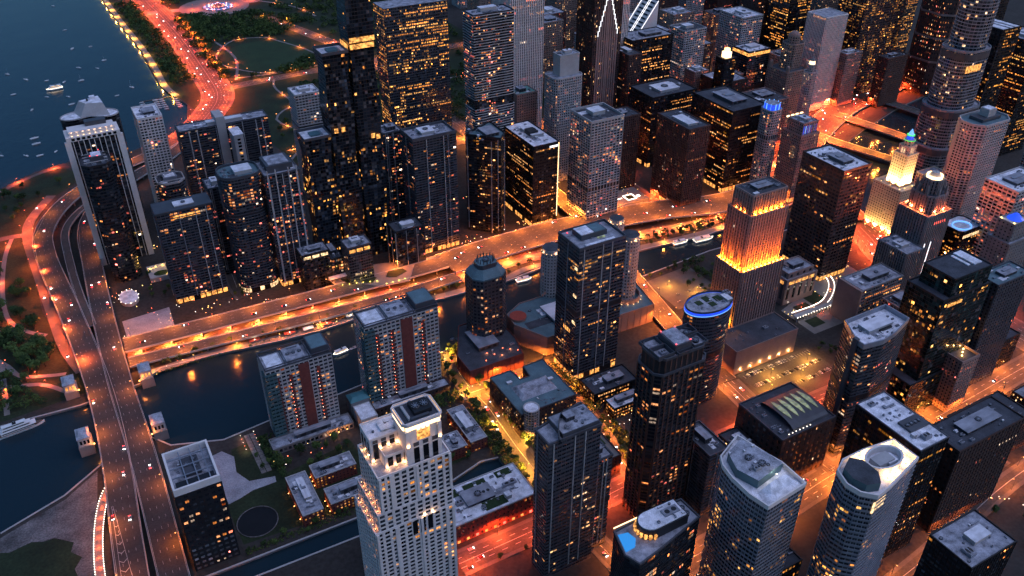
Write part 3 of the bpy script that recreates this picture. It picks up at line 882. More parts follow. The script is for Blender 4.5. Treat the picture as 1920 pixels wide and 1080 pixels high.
# riverwalk
road('riverwalk', [(480, -60, .02), (400, -64, .02), (340, -56, .02), (249, -54, .02), (158, -45, .02), (79, -42, .02), (28, -48, .02), (-101, -24, .02), (-202, -14, .02), (-320, -17, .02)], 9, mat='pale_paving', walk=0, lanes=1, key='rwalk')

# ---- city streets
road('north_street', [(190, 58), (199, 75), (203, 110), (200, 150), (203, 200), (204, 290)], 15, lanes=2, key='mcclurg')
road('north_street_far', [(204, 312), (198, 360), (196, 460)], 13, lanes=2, key='mcclurg_n')
road('quay_street', [(206, 123), (160, 123), (112, 124)], 14, lanes=2, key='nwater')
road('pier_street', [(306, 300), (200, 299), (100, 294), (0, 294), (-110, 296), (-240, 296)], 19, lanes=4, key='illinois')
road('park_lane', [(122, 130), (124, 205), (132, 288)], 11, lanes=2, key='parkdr')
road('centre_avenue', [(-24, 232), (-20, 290), (-22, 380), (-26, 440)], 20, lanes=4, key='col_north')
road('grand_street', [(180, 384), (60, 380), (-29, 372), (-148, 368), (-302, 360), (-460, 352)], 21, lanes=4, key='grand')
road('ohio_street', [(60, 480), (-1, 474), (-45, 468), (-149, 452), (-300, 446)], 11, lanes=2, key='ohio')
road('side_street', [(-150, 300), (-152, 366), (-158, 440)], 13, lanes=2, key='side')
road('avenue_plaza', [(-350, 500), (-352, 300), (-352, 160), (-372, 110), (-392, 60)], 42, lanes=6, key='mich_n')
deck('avenue_bridge', [(-392, 64, 5), (-402, 30, 7), (-408, -40, 9)], 30, mat='road_concrete', lanes=6, key='mich_b', piers=0)
road('avenue_south', [(-400, -95), (-378, -200), (-375, -420), (-372, -900)], 30, lanes=6, key='mich_s')
deck('west_drive', [(-395, -78, 8.8), (-470, -120, 7), (-530, -158, 5), (-610, -200, 4), (-690, -232, 4), (-800, -256, 4), (-960, -300, 4)], 50, mat='road_concrete', lanes=6, key='wk_west', piers=0)
deck('wabash_bridge', [(-552, -175, 4.5), (-565, -110, 5), (-588, -30, 5)], 20, mat='road_concrete', lanes=4, key='br1', piers=0)
deck('state_bridge', [(-648, -215, 4.5), (-660, -140, 5), (-670, -80, 5)], 22, mat='road_concrete', lanes=4, key='br2', piers=0)
deck('dearborn_bridge', [(-760, -240, 4.5), (-772, -180, 5), (-780, -110, 5)], 20, mat='road_concrete', lanes=4, key='br3', piers=0)
road('east_lane', [(332, -420), (336, -320), (350, -230), (356, -187), (354, -150)], 12, lanes=2, key='lse')
road('lake_street', [(-90, -300), (-250, -296), (-372, -294), (-700, -330)], 16, lanes=2, key='lakest')
road('randolph_street', [(395, -420), (300, -430), (100, -428), (-80, -425), (-380, -420), (-900, -440)], 20, lanes=4, key='randolph')
road('stetson_avenue', [(-196, -115), (-196, -290), (-198, -420)], 14, lanes=2, key='stetson')
road('state_avenue', [(-648, -250), (-650, -420), (-655, -900)], 18, lanes=2, key='state')
road('wabash_avenue', [(-540, -180), (-528, -300), (-525, -900)], 16, lanes=2, key='wabash')
road('river_north_street', [(-588, -10, .1), (-592, 120), (-595, 360), (-598, 600)], 16, lanes=2, key='wab_n')
for k, (c, a, n) in enumerate([((203, 136), 0, 5), ((203, 110), 0, 5), ((190, 123), 1, 5), ((214, 123), 1, 5)]):
    mb = MB()
    for i in range(-n, n + 1):
        x, y = (c[0] + i * 1.35, c[1]) if a == 0 else (c[0], c[1] + i * 1.2)
        mb.box(x - .4, x + .4, y - 1.4, y + 1.4, .2, .215, 'paint_white') if a == 0 else mb.box(x - 1.4, x + 1.4, y - .35, y + .35, .2, .215, 'paint_white')
    o = mb.build('crosswalk', None, (c[0], c[1], 0)); o['kind'] = 'structure'

# ================================================================ street lamps
LAMP_ME = {}
def lamp_mesh(col, h=9.0, r=.55):
    k = (col, h, r)
    if k not in LAMP_ME:
        mb = MB(); mb.tube((0, 0, 0), (0, 0, h), .16, .09, 'dark_metal', 5); mb.tube((0, 0, h), (1.6, 0, h + .5), .08, .07, 'dark_metal', 4)
        mb.box(1.2, 2.2, -.25, .25, h + .42, h + .62, 'dark_metal')
        mb.ball((1.7, 0, h + .18), r, col, 6, 4, .55)
        LAMP_ME[k] = mb.mesh('street_lamp')
    return LAMP_ME[k]
LIGHT = {}
COLS = dict(lamp_orange=(1, .22, .028), lamp_red=(1, .105, .022), lamp_amber=(1, .28, .03), lamp_white=(1, .72, .48), lamp_yellow=(1, .40, .05))
def light_data(col, power, r=.5):
    k = (col, power)
    if k not in LIGHT:
        l = bpy.data.lights.new('lamp_light', 'SPOT'); l.energy = power; l.color = COLS[col]; l.shadow_soft_size = r
        l.spot_size = R(168); l.spot_blend = .35   # shielded street luminaire, shining down
        LIGHT[k] = l
    return LIGHT[k]
LAMPN = [0]; FAR = [[]]; FARL = []
def lamp(x, y, z, rz, col, power, label, group, h=9.0, r=.55):
    d = math.hypot(x - CAM.x, y - CAM.y)
    if d > 1150 or h < 5.5:      # too small to tell apart: joined
        me = lamp_mesh(col, h, r); c, s_ = math.cos(rz), math.sin(rz)
        FAR[0].append((me, x, y, z, c, s_))
        if power and (h >= 5.5 or len(FAR[0]) % 2 == 0):
            l = bpy.data.objects.new('bulb', light_data(col, power * (1 if h >= 5.5 else 2))); COL.objects.link(l); FARL.append(l); l.location = (x + 1.7 * c, y + 1.7 * s_, z + h - .6)
        return
    LAMPN[0] += 1
    o = inst('street_lamp', lamp_mesh(col, h, r), None, (x, y, z), rz)
    tag(o, label, 'street lamp', group)
    if power:
        l = bpy.data.objects.new('bulb', light_data(col, power)); COL.objects.link(l); l.parent = o; l.location = (1.7, 0, h - .6)
    return o
def lamps_along(key, spacing, col, power, place, h=12.0, r=.55, side='both', start=8, lo=None, hi=None, edge=.9):
    pts, w = ROADS[key]
    for i, (p, e) in enumerate(sample_line(pts, spacing, start)):
        if lo is not None and (i < lo): continue
        if hi is not None and (i >= hi): continue
        ss = (1, -1) if side == 'both' else ((1 if i % 2 else -1,) if side == 'alt' else (side,))
        for s in ss:
            n = Vector((-e.y, e.x, 0)) * s * (w / 2 + edge)
            q = p + n
            lamp(q.x, q.y, p.z, math.atan2(-n.y, -n.x), col, power, 'glowing street lamp on a curved pole ' + place, 'lamps ' + place, h, r)
PW = 18000
lamps_along('front', 34, 'lamp_red', PW * .8, 'along the low road beside the lake highway', side='alt')
lamps_along('entry', 40, 'lamp_red', PW * .8, 'on the park entry road', side='alt')
lamps_along('lake_drive', 42, 'lamp_red', PW * 1.7, 'along the wide lakefront drive', h=13, hi=24)
lamps_along('nb', 60, 'lamp_orange', PW * .42, 'on the lakeward edge of the raised highway', h=11, side=1, edge=-.5)
lamps_along('sb', 70, 'lamp_orange', PW * .34, 'on the city edge of the raised highway', h=11, side=-1, edge=-.5)
lamps_along('wk_s', 42, 'lamp_orange', PW * .75, 'along the upper riverside drive', side=1, edge=-.5)
lamps_along('wk_n', 46, 'lamp_orange', PW * .75, 'along the outer riverside drive', side=-1, edge=-.5)
lamps_along('wk_w', 36, 'lamp_orange', PW * 1.1, 'on the broad riverside deck', edge=-.5)
lamps_along('col_s', 36, 'lamp_amber', PW * 1.5, 'on the avenue between the office towers', edge=-.5)
lamps_along('col_n', 38, 'lamp_orange', PW * 1.1, 'on the river bridge and its ramp', edge=-.5)
lamps_along('mcclurg', 30, 'lamp_yellow', PW * 1.3, 'along the tree-lined street to the river', side='alt')
lamps_along('mcclurg_n', 34, 'lamp_orange', PW, 'north of the pier street', side='alt')
lamps_along('nwater', 26, 'lamp_amber', PW * 1.3, 'on the short quay street', side='alt')
lamps_along('illinois', 32, 'lamp_red', PW * 1.2, 'along the red-lit pier street', side='alt')
lamps_along('parkdr', 34, 'lamp_orange', PW * .9, 'on the narrow park lane', side='alt')
lamps_along('col_north', 34, 'lamp_orange', PW, 'on the avenue beside the skylit hall', side='alt')
lamps_along('grand', 30, 'lamp_orange', PW * 1.0, 'along the wide orange cross street', side='alt')
lamps_along('ohio', 32, 'lamp_orange', PW * .5, 'on the narrow street at the lower right', side='alt')
lamps_along('side', 34, 'lamp_amber', PW, 'on the side street by the dark glass tower', side='alt')
lamps_along('mich_n', 26, 'lamp_red', PW * 2.4, 'on the red avenue plaza', lo=8)
lamps_along('mich_b', 26, 'lamp_red', PW * 1.6, 'on the avenue bridge', edge=-.5)
lamps_along('mich_s', 44, 'lamp_red', PW * 4, 'on the avenue south of the river', side='alt', hi=12)
lamps_along('wk_west', 28, 'lamp_red', PW * 2.0, 'on the red river drive in the west', edge=-.5)
lamps_along('br1', 36, 'lamp_amber', PW * .9, 'on the near steel bridge', edge=-.5)
lamps_along('br2', 36, 'lamp_orange', PW * .8, 'on the middle steel bridge', edge=-.5)
lamps_along('lse', 34, 'lamp_amber', PW * 1.1, 'on the lane between the balcony towers', side='alt')
lamps_along('randolph', 50, 'lamp_orange', PW * 2.2, 'on the street along the park towers', side='alt')
lamps_along('lakest', 44, 'lamp_orange', PW * 2.4, 'on the street between the dark offices', side='alt')
lamps_along('stetson', 44, 'lamp_red', PW * 2.6, 'on the lane beside the brown tower', side='alt')
lamps_along('state', 60, 'lamp_red', PW * 4, 'on a far city street', side='alt', hi=6)
lamps_along('wabash', 60, 'lamp_red', PW * 4, 'on a far street near the old domed tower', side='alt', hi=6)
lamps_along('wab_n', 60, 'lamp_orange', PW * 1.2, 'on the street behind the white grid tower', side='alt', hi=6)
lamps_along('monroe', 60, 'lamp_orange', PW * .8, 'on the road across the park', side='alt')
lamps_along('col_park', 60, 'lamp_orange', PW * .9, 'on the avenue through the park', side='alt')
lamps_along('congress', 45, 'lamp_red', PW * 1.0, 'beside the fountain plaza', side='alt')
lamps_along('prom', 62, 'lamp_yellow', PW * .9, 'on the pale lakefront promenade', side=1, h=7)
lamps_along('shore', 55, 'lamp_red', PW * .8, 'on the shore path', side=1, h=6)
for k in range(6): lamps_along('ppath%d' % k, 46, 'lamp_red', PW * .14, 'in the lakefront park', h=5, side=1, r=.6)
for k in range(11): lamps_along('gpath%d' % k, 48, 'lamp_orange' if k % 3 else 'lamp_red', PW * .16, 'among the trees of the big park', h=5, side=1, r=.7)
lamps_along('rwalk', 44, 'lamp_amber', PW * .16, 'on the riverwalk', h=5, side=-1, r=.5, edge=-2)
# low lights under the deck of the riverside drive
pts, w = ROADS['lower']
for i, (p, e) in enumerate(sample_line(pts, 30, 12)):
    o = MB(); o.box(-1.2, 1.2, -.3, .3, 0, .25, 'lamp_orange')
    f = inst('tunnel_light', LAMP_ME.setdefault('tunnel', o.mesh('tunnel_light')), None, (p.x, p.y, 6.3))
    tag(f, 'orange strip light under the deck of the riverside drive', 'light', 'lights under the riverside deck')
    l = bpy.data.objects.new('bulb', light_data('lamp_red' if i % 3 == 0 else 'lamp_orange', PW * 1.6)); COL.objects.link(l); l.parent = f; l.location = (0, 0, -.5)
print('lamps', LAMPN[0])

# ================================================================ buildings
def rt(x0, x1, y0, y1, h, z0=0): return [(rectp(x0, x1, y0, y1), z0, h)]
def part_box(root, name, x0, x1, y0, y1, z0, z1, mat):
    b = MB(); b.box(x0, x1, y0, y1, z0, z1, mat); return b.build(name, root)
def ring_part(root, name, poly, z0, z1, mat, t=.3):
    b = MB(); p = ccw(list(poly)); o = inset(p, -t); n = len(p)
    for k in range(n):
        j = (k + 1) % n
        b.hexa([(*o[k], z0), (*o[j], z0), (*p[j], z0), (*p[k], z0), (*o[k], z1), (*o[j], z1), (*p[j], z1), (*p[k], z1)], mat)
    return b.build(name, root)
def flood(root, x, y, z, col, power, fixture='crown_light', r=.45, aim=None, cone=70):
    """a floodlight fixture on a ledge, with its lamp"""
    b = MB(); b.box(x - .4, x + .4, y - .4, y + .4, z, z + .35, 'dark_metal'); b.ball((x, y, z + .6), r, fixture, 6, 4)
    f = b.build('floodlight', root)
    if power:
        l = bpy.data.lights.new('flood', 'SPOT' if aim else 'POINT'); l.energy = power * .22; l.color = col; l.shadow_soft_size = .4
        if aim:
            l.spot_size = R(cone); l.spot_blend = .6
        o = bpy.data.objects.new('bulb', l); COL.objects.link(o); o.parent = f
        org = parent_origin(f)
        o.location = (x - org.x, y - org.y, z + 1.0 + r - org.z)
        if aim: o.rotation_euler = Vector(aim).to_track_quat('-Z', 'Y').to_euler()
    return f

# ---------------- lakeside towers (left)
lob = []
for k in range(48):
    a = 2 * math.pi * k / 48
    r = 24 + 9 * math.cos(3 * (a - R(20)))
    lob.append((449 + r * math.cos(a) * 1.05, -372 + r * math.sin(a)))
rr = tower('lobed_tower', 'black three-lobed lakeside tower with pale wedge penthouse on top', [(lob, 0, 163)], 'glass', roof='roof_white', units=0,
           over=dict(wall='black_metal', p=.02, sd=.3, hf=.6, tint=(.010, .011, .014)), parapet_mat='pale_concrete', parapet=1.0)
b = MB(); b.prism(ccw([(432, -392), (466, -380), (461, -358), (430, -352)]), 163.1, 176, 'pale_concrete', top='roof_white', poly2=ccw([(436, -386), (458, -378), (452, -366), (434, -360)])); b.build('penthouse', rr)
b = MB(); b.box(440, 446, -382, -376, 176, 179, 'roof_white'); b.box(448, 450, -374, -372, 176, 178.5, 'dark_metal'); b.build('penthouse_vent', rr)

rr = tower('white_arch_tower', 'tall tower with white corner piers and lamp-lit white cornice by the lake',
           [(rectp(428, 482, -326, -302), 0, 158)], 'white_rib', roof='roof_white', units=3,
           over=dict(bay=5.4, floor=3.4, wf=.86, hf=.72, pd=.9, sd=.3, pier='white_stone', trim='dark_metal', wall='white_stone', body='dark_metal', p=.07))
for x in (428, 482):
    part_box(rr, 'corner_pier', x - 3.2, x + 3.2, -304, -300.4, 0, 158, 'white_stone')
b = MB(); b.box(427, 483, -327, -300.2, 158.2, 163, 'white_stone'); b.box(431, 479, -322, -304, 163, 168, 'white_stone'); b.box(438, 460, -323, -314, 168, 173, 'slate_panel'); b.build('cornice', rr)
for i in range(9):
    part_box(rr, 'cornice_window', 431 + i * 5.4, 434.4 + i * 5.4, -300.2, -300.0, 159.2, 162, 'dark_glass')
for i in range(8):
    flood(rr, 434 + i * 6, -302.2, 163.1, (1, .6, .35), 1500, aim=(0, -.35, 1), r=.6)

rr = tower('blue_black_tower', 'slim dark blue tower beside the curving highway with chamfered roof', [(chamfer(446, 476, -286, -250, 7), 0, 146)], 'dark_band', roof='roof_dark', units=4,
           over=dict(wall='dark_metal', trim='dark_metal', p=.03, sd=.5, hf=.62), seed=3)
b = MB(); b.box(452, 466, -278, -262, 146.1, 152, 'slate_panel'); b.box(454, 464, -276, -264, 152, 152.6, 'roof_white'); b.build('penthouse', rr)
b = MB()
for y in (-282, -274, -266, -258): b.box(449, 473, y - .35, y + .35, 148, 148.7, 'pale_concrete')
b.build('roof_trellis', rr)
for x, y in ((455, -278), (465, -264), (458, -262)): flood(rr, x, y, 152.6, (1, .1, .1), 0, 'beacon_red')

rr = tower('white_grid_tower', 'slender white grid tower with railed white roof near the boat harbour', rt(370, 399, -440, -396, 134), 'white_grid', roof='roof_white', units=4, parapet=2.0, parapet_mat='white_stone', over=dict(p=.10, bay=4.4))
rr = tower('capped_tower', 'small dark tower with angular white-framed glass cap', [(chamfer(366, 398, -372, -338, 8), 0, 68)], 'dark_band', roof='roof_dark', units=2, parapet=2.2, parapet_mat='pale_concrete')
b = MB(); b.box(374, 390, -362, -348, 68.1, 73, 'steel_panel'); b.box(376, 388, -360, -350, 73, 73.5, 'roof_white'); b.build('penthouse', rr)
for y in (-366, -344): part_box(rr, 'roof_beam', 368, 396, y - .5, y + .5, 70, 70.9, 'pale_concrete')

rr = tower('long_apartment_slab', 'long dark apartment slab with white lift cores and thin white stripes', rt(246, 357, -396, -372, 118), 'dark_band', roof='roof_grey', units=7,
           over=dict(p=.12, sd=.9, bay=4.6, floor=3.2, trim='slate_panel'))
part_box(rr, 'lift_core', 300, 311, -398, -371, 0, 129, 'pale_concrete')
part_box(rr, 'lift_core', 286, 298, -371, -344, 0, 112, 'pale_concrete')
b = MB(); b.box(285.5, 298.5, -371, -343.5, 112.1, 112.8, 'roof_white'); b.build('core_roof', rr)
for k in range(22): part_box(rr, 'core_window', 290, 294, -344, -343.85, 8 + k * 4.6, 10.6 + k * 4.6, 'lobby_light' if k % 5 == 2 else 'dark_glass')
for x in (346, 336, 262, 254): part_box(rr, 'white_stripe', x - .7, x + .7, -371.9, -370.6, 0, 117, 'pale_concrete')

tower('beige_balcony_tower', 'beige balcony tower with white roof deck between park and black tower', rt(179, 212, -382, -352, 146), 'grey_grid', roof='roof_white', units=4, over=dict(p=.1, sd=.9, wf=.74), parapet_mat='pale_concrete')
rr = tower('hotel_slab_tower', 'dark balcony tower with flat blue roof and lit top lounge above the riverside drive', rt(366, 422, -196, -172, 112), 'balcony', roof='steel_panel', units=1,
           over=dict(wall='dark_metal', trim='slate_panel', p=.10, sd=1.1), near=120, lobby='lobby_light')
part_box(rr, 'lounge_glazing', 378, 406, -171.9, -171.6, 104, 108, 'lobby_light')
part_box(rr, 'roof_canopy', 364, 423, -197, -170, 113.5, 115, 'slate_panel')

pol = rounded(310, 352, -192, -155, 12, 6)
tower('curved_balcony_tower', 'tower with rounded glass corner and stacked balconies above the palm court', [(pol, 0, 142)], 'balcony', roof='roof_teal', units=6,
      over=dict(wall='dark_metal', trim='slate_panel', p=.10, sd=1.2, floor=3.5, bay=3.6), near=120, lobby='lobby_white', parapet=2.5, parapet_mat='slate_panel')
rr = tower('ribbed_twin_tower', 'grey tower with tall white ribs beside the curved balcony tower', rt(271, 309, -190, -150, 140), 'balcony', roof='roof_grey', units=5,
           over=dict(wall='dark_metal', trim='slate_panel', p=.14, sd=.7), lobby='lobby_light')
for x in (274, 283, 297, 306): part_box(rr, 'white_rib', x - .6, x + .6, -150.2, -148.9, 5, 146, 'pale_concrete')
b = MB(); b.box(276, 304, -186, -156, 140.2, 148, 'slate_panel'); b.box(279, 301, -183, -159, 148, 148.5, 'roof_grey'); b.build('penthouse', rr)
tower('corner_annex_tower', 'narrow grey tower squeezed behind the curved balcony tower', rt(342, 360, -235, -208, 112), 'balcony', roof='roof_grey', units=2, over=dict(p=.1, sd=.6))

# ---------------- three-stem glass tower
def stem(root, x0, x1, y0, y1, h, seed, mats):
    fr, wb, wn = MB(), MB(), Wins(); rng = np.random.default_rng(seed)
    st = dict(ST['glass']); st.update(p=.02, bay=3.4, floor=3.8, wf=.93, hf=.80, pd=.10, sd=.12, pal='yellow', tint=(.010, .014, .020))
    z = 0; k = 0; step = 47.0
    wide = rectp(x0, x1, y0, y1); slim = inset(wide, 2.6)
    while z < h - 1:
        z2 = min(h, z + step); a, b_ = (wide, slim) if k % 2 == 0 else (slim, wide)
        wb.prism(a, z, z2, 'dark_glass', poly2=b_, top='roof_grey', cap=z2 >= h)
        s2 = dict(st)
        if z < 110: s2['p'] = .09
        facade(fr, wn, a, z, z2, s2, rng, poly2=b_)
        z = z2; k += 1
    w = wb.build('stem_wall', root); fr.build('stem_mullions', root, kind='stuff'); wn.build(root)
    top = (wide if k % 2 == 0 else slim)
    ring_part(root, 'stem_parapet', inset(top, .5), h, h + 3.0, 'slate_panel', .5)
    b = MB(); b.add([(x, y, h + .06) for x, y in inset(top, .6)], [(0, 1, 2, 3)], 'roof_white'); b.build('stem_roof', root)
    cx, cy = (x0 + x1) / 2, (y0 + y1) / 2
    b = MB(); b.box(cx - 6, cx + 5, cy - 5, cy + 6, h + .1, h + 2.2, 'teal_panel'); b.box(cx - 9, cx - 7, cy - 6, cy + 6, h + .1, h + 1.5, 'steel_panel'); b.build('stem_plant', root)
rr = empty('three_stem_tower', (210, -180, 0), 'very tall black glass tower of three stepped rippling stems', 'building')
stem(rr, 226.2, 257, -196, -166, 163, 5, None)
stem(rr, 196.2, 226, -197, -168, 252, 6, None)
stem(rr, 166, 196, -195, -166, 362, 7, None)
for z, x0, x1 in ((262, 167, 195), (255, 168, 195)): part_box(rr, 'lit_sky_floor', x0, x1, -165.6, -165.3, z, z + 5.2, 'lobby_light')
part_box(rr, 'lit_sky_floor', 196.1, 196.4, -192, -170, 255, 260, 'lobby_light')
for x, z in ((170, 150), (176, 152), (218, 166), (210, 166)): part_box(rr, 'lit_sky_floor', x, x + 4.4, -165.2, -165.0, z, z + 5.5, 'lobby_light')
rr = tower('hotel_podium', 'low glass block with lit eaves and pale roof in front of the black stems', rt(256, 288, -150, -128, 46), 'blue_curtain', roof='roof_grey', units=3, over=dict(p=.05, wall='dark_glass', trim='dark_metal'))
for i in range(3): part_box(rr, 'lit_eaves', 258 + i * 10, 266 + i * 10, -127.7, -127.4, 41, 44.5, 'lobby_white')
rr = tower('hotel_podium_cube', 'glass cube with glowing band under its blue roof at foot of black stems', rt(214, 242, -126, -104, 55), 'blue_curtain', roof='roof_grey', units=3, over=dict(p=.03, wall='dark_glass', trim='slate_panel'))
for i in range(3): part_box(rr, 'lit_eaves', 216 + i * 8.6, 223 + i * 8.6, -103.7, -103.4, 49, 53, 'lobby_light')
tower('linking_block', 'dark low block with glittering windows between the two hotel podiums', rt(242.3, 256, -160, -125, 34), 'glass', roof='roof_dark', units=2, over=dict(p=.25))

# ---------------- towers behind the river drive
tower('lit_office_slab', 'huge glass office slab with golden lit floors and a dark waist', [(rectp(-19, 74, -412, -376), 0, 128, rectp(-19, 74, -412, -376)), (rectp(-19, 74, -412, -376), 128, 142, rectp(-19, 74, -412, -376), dict(row=0, p=.02)), (rectp(-19, 74, -412, -376), 142, 232, rectp(-19, 74, -412, -376), dict(row=.66, p=.2))],
      'lit_office', roof='roof_grey', units=0, parapet=0)
# wavy tower
rng = np.random.default_rng(12)
rr = tower('wavy_balcony_tower', 'tall tower wrapped in rippling white balcony slabs', rt(-27, 28, -232, -206, 258), 'glass', roof='roof_grey', units=4, over=dict(p=.16, wf=.9, hf=.8, floor=3.3, sd=.05, pd=.05, pal='mixed'))
b = MB()
for k in range(78):
    z = 3 + k * 3.3
    if abs(k - 44) < 2: continue
    pts = []
    for (xa, ya, xb, yb) in ((-27, -232, 28, -232), (28, -232, 28, -206), (28, -206, -27, -206), (-27, -206, -27, -232)):
        L = math.hypot(xb - xa, yb - ya); t = ((xb - xa) / L, (yb - ya) / L); nn = (t[1], -t[0]); m = 16 if L > 30 else 9
        for i in range(m):
            s = i / m * L
            amp = .75 + 1.25 * (.5 + .5 * math.sin(s * .26 + k * .05 + xa) * math.cos(k * .13 + s * .05))
            pts.append((xa + t[0] * s + nn[0] * amp, ya + t[1] * s + nn[1] * amp))
    b.prism(pts, z, z + .55, 'pale_concrete', bottom=True)
b.build('balcony_slabs', rr, kind='stuff')
tower('white_rib_skyscraper', 'very tall white tower of close vertical marble ribs', rt(-150, -96, -392, -338, 340), 'white_rib', roof='roof_grey', units=0, over=dict(bay=3.0, row=.10, p=.01), parapet=0)
tower('green_roof_tower', 'brown tower with green roof and white roof arms beside the wavy tower', rt(-104, -72, -304, -276, 120), 'pink_grid', roof='copper_green', units=3, over=dict(p=.02, pd=.5))
rr = tower('round_corner_tower', 'pale stepped tower with rounded corners and tall blank penthouse', [(rounded(-150, -104, -262, -230, 8, 4), 0, 150), (rectp(-146, -116, -256, -238), 150, 178, rectp(-146, -116, -256, -238), dict(nowin=True, sd=0, pd=0))], 'grey_grid', roof='roof_grey', units=3, over=dict(p=.12, bay=3.4, wf=.6))
rr = tower('chevron_tower', 'dark granite tower with glowing stepped chevrons up its face', rt(-262, -214, -350, -306, 262), 'tan_grid', roof='roof_grey', units=0, over=dict(wall='brown_stone', p=.06, bay=3.0, wf=.55, hf=.8, pd=.6, sd=.15), parapet=0)
for k in range(9):
    for s in (-1, 1):
        x = -238 + s * (1.5 + k * 1.9); z = 232 - k * 7
        part_box(rr, 'chevron_light', x - .5, x + .5, -305.3, -305.0, z - 5, z + 3, 'white_line')
        if k % 2 == 0: part_box(rr, 'chevron_pier', x - 1.2, x + 1.2, -306, -305.3, 0, z - 6, 'pink_stone')
tower('striped_tower_back', 'pale ribbed tower behind the chevron tower', rt(-300, -268, -380, -340, 215), 'white_rib', roof='roof_grey', units=0, parapet=0)
rr = tower('balcony_stripe_tower', 'narrow tower of tight horizontal balcony bands beside the riverside plaza', rt(88, 142, -172, -138, 150), 'balcony', roof='roof_grey', units=7,
           over=dict(p=.09, sd=1.3, floor=3.2, trim='slate_panel', wall='dark_metal'), near=100, lobby='lobby_light', parapet=3, parapet_mat='slate_panel')
tower('thin_grey_tower', 'thin grey tower with one white edge stripe behind the plaza block', rt(131, 155, -222, -196, 140), 'dark_band', roof='roof_grey', units=3, over=dict(p=.12))
tower('plaza_glass_block', 'short dark glass block with white fins beside the riverside drive', rt(146, 182, -136, -110, 56), 'glass', roof='roof_dark', units=4, over=dict(pd=.7, pier='pale_concrete', pier_every=4, pier_w=2.5, p=.04), parapet=2)
tri = [(16, -190), (61, -168), (30, -136), (17, -150)]
rr = tower('triangular_tower', 'dark triangular glass tower with slanted blue roof', [(tri, 0, 130)], 'dark_band', roof='roof_teal', units=2, over=dict(wall='dark_metal', trim='dark_metal', p=.10, sd=.35, pal='amber'), near=80, parapet=2)
rr = tower('dark_office_corner', 'black steel office block with snow-white roof and glowing orange floors', rt(-50, -13, -208, -131, 112, 0), 'dark_office', roof='roof_white', units=5, over=dict(row=.42, p=.03), lobby='lobby_light', near=150, seed=42)
part_box(rr, 'roof_plant', -38, -26, -176, -162, 112.2, 118, 'dark_metal')
part_box(rr, 'light_mast', -49.6, -49.0, -131.0, -130.4, 9, 112, 'crown_light')
part_box(rr, 'lit_top_window', -48, -36, -130.5, -130.3, 107, 109.5, 'white_line')
tower('white_cage_tower', 'white concrete cage apartment tower at the avenue corner', rt(-126, -78, -150, -104, 140), 'grey_grid', roof='roof_dark', units=3, over=dict(wall='pale_concrete', bay=5, floor=3.6, wf=.78, hf=.66, p=.13, pd=.7, sd=.55), near=150, lobby='lobby_light', parapet=3.0)
tower('brown_slab_tower', 'plain dark brown slab just behind the white cage tower', rt(-196, -150, -190, -160, 110), 'brown_rib', roof='roof_dark', units=2, over=dict(p=.01))
tower('brown_hotel_tower', 'dark maroon hotel tower with fine vertical ribs', rt(-240, -206, -136, -72, 117), 'brown_rib', roof='roof_dark', units=5, over=dict(p=.05, pal='mixed'), lobby='lobby_light')
tower('black_office_tall', 'tall black office tower with lit orange strips behind the lower black block', rt(-370, -294, -360, -318, 150), 'dark_office', roof='roof_grey', units=3, over=dict(row=.42), seed=11)
tower('black_office_mid', 'black office block with broad dark roof and lit corner strip', rt(-330, -252, -262, -206, 106), 'dark_office', roof='roof_dark', units=1, over=dict(row=.36), seed=12, lobby='lobby_light')
tower('black_office_west', 'broad black office block with diagonal bands of orange light', rt(-352, -294, -172, -90, 118), 'dark_office', roof='roof_dark', units=1, over=dict(row=.48), seed=14, lobby='lobby_light', near=150)
tower('brown_back_slab', 'brown slab with scattered lights left of the tall black office', rt(-292, -268, -330, -290, 140), 'brown_rib', roof='roof_dark', units=1, over=dict(p=.08))

# ---------------- far city
def far(name, label, x0, x1, y0, y1, h, style, roof='roof_grey', units=3, **ov):
    return tower(name, label, rt(x0, x1, y0, y1, h), style, roof=roof, units=units, over=ov or None)
# slanted diamond-roof tower
rr = tower('diamond_roof_tower', 'white banded tower with a slanted diamond roof edged in light', rt(-412, -372, -452, -412, 118), 'white_grid', roof='roof_white', units=0, over=dict(wf=1.0, hf=.45, pd=0, p=.01, floor=5), parapet=0)
b = MB()
b.add([(-372, -452, 118.1), (-372, -412, 118.1), (-412, -412, 118.1), (-412, -452, 118.1), (-412, -412, 172), (-412, -452, 172)],
      [(0, 1, 4, 5), (1, 2, 4), (2, 3, 5, 4), (3, 0, 5)], 'white_stone'); b.build('slanted_roof', rr)
for k in range(9):
    b = MB(); t0 = .05 + k * .105
    p = lambda x, y, t: (x, y, 118.4 + t * 54)
    b.add([(-372 - 40 * t0, -447, 118.6 + 54 * t0), (-372 - 40 * t0, -417, 118.6 + 54 * t0), (-372 - 40 * (t0 + .045), -417, 118.6 + 54 * (t0 + .045)), (-372 - 40 * (t0 + .045), -447, 118.6 + 54 * (t0 + .045))], [(0, 1, 2, 3)], 'dark_glass'); b.build('roof_band', rr)
for y in (-451.4, -434, -430, -412.6):
    b = MB(); b.tube((-371.8, y, 118.8), (-412, y, 173), .45, .45, 'white_line', 5); b.build('edge_light', rr)
far('grid_tower_far', 'pale grid apartment tower with open roof frame in the far rows', -464, -420, -388, -350, 138, 'grey_grid', roof='roof_dark', p=.14, bay=4.6, wf=.76)
far('white_tower_far', 'tall pale grid tower with cubic white penthouse in the far rows', -586, -542, -408, -352, 142, 'grey_grid', roof='roof_white', p=.12, bay=4.4, wf=.74)
far('lit_top_block_far', 'red brick block with glowing orange top floors in the far rows', -634, -590, -500, -470, 112, 'pink_grid', roof='roof_dark', p=.5, pal='amber', row=.3)
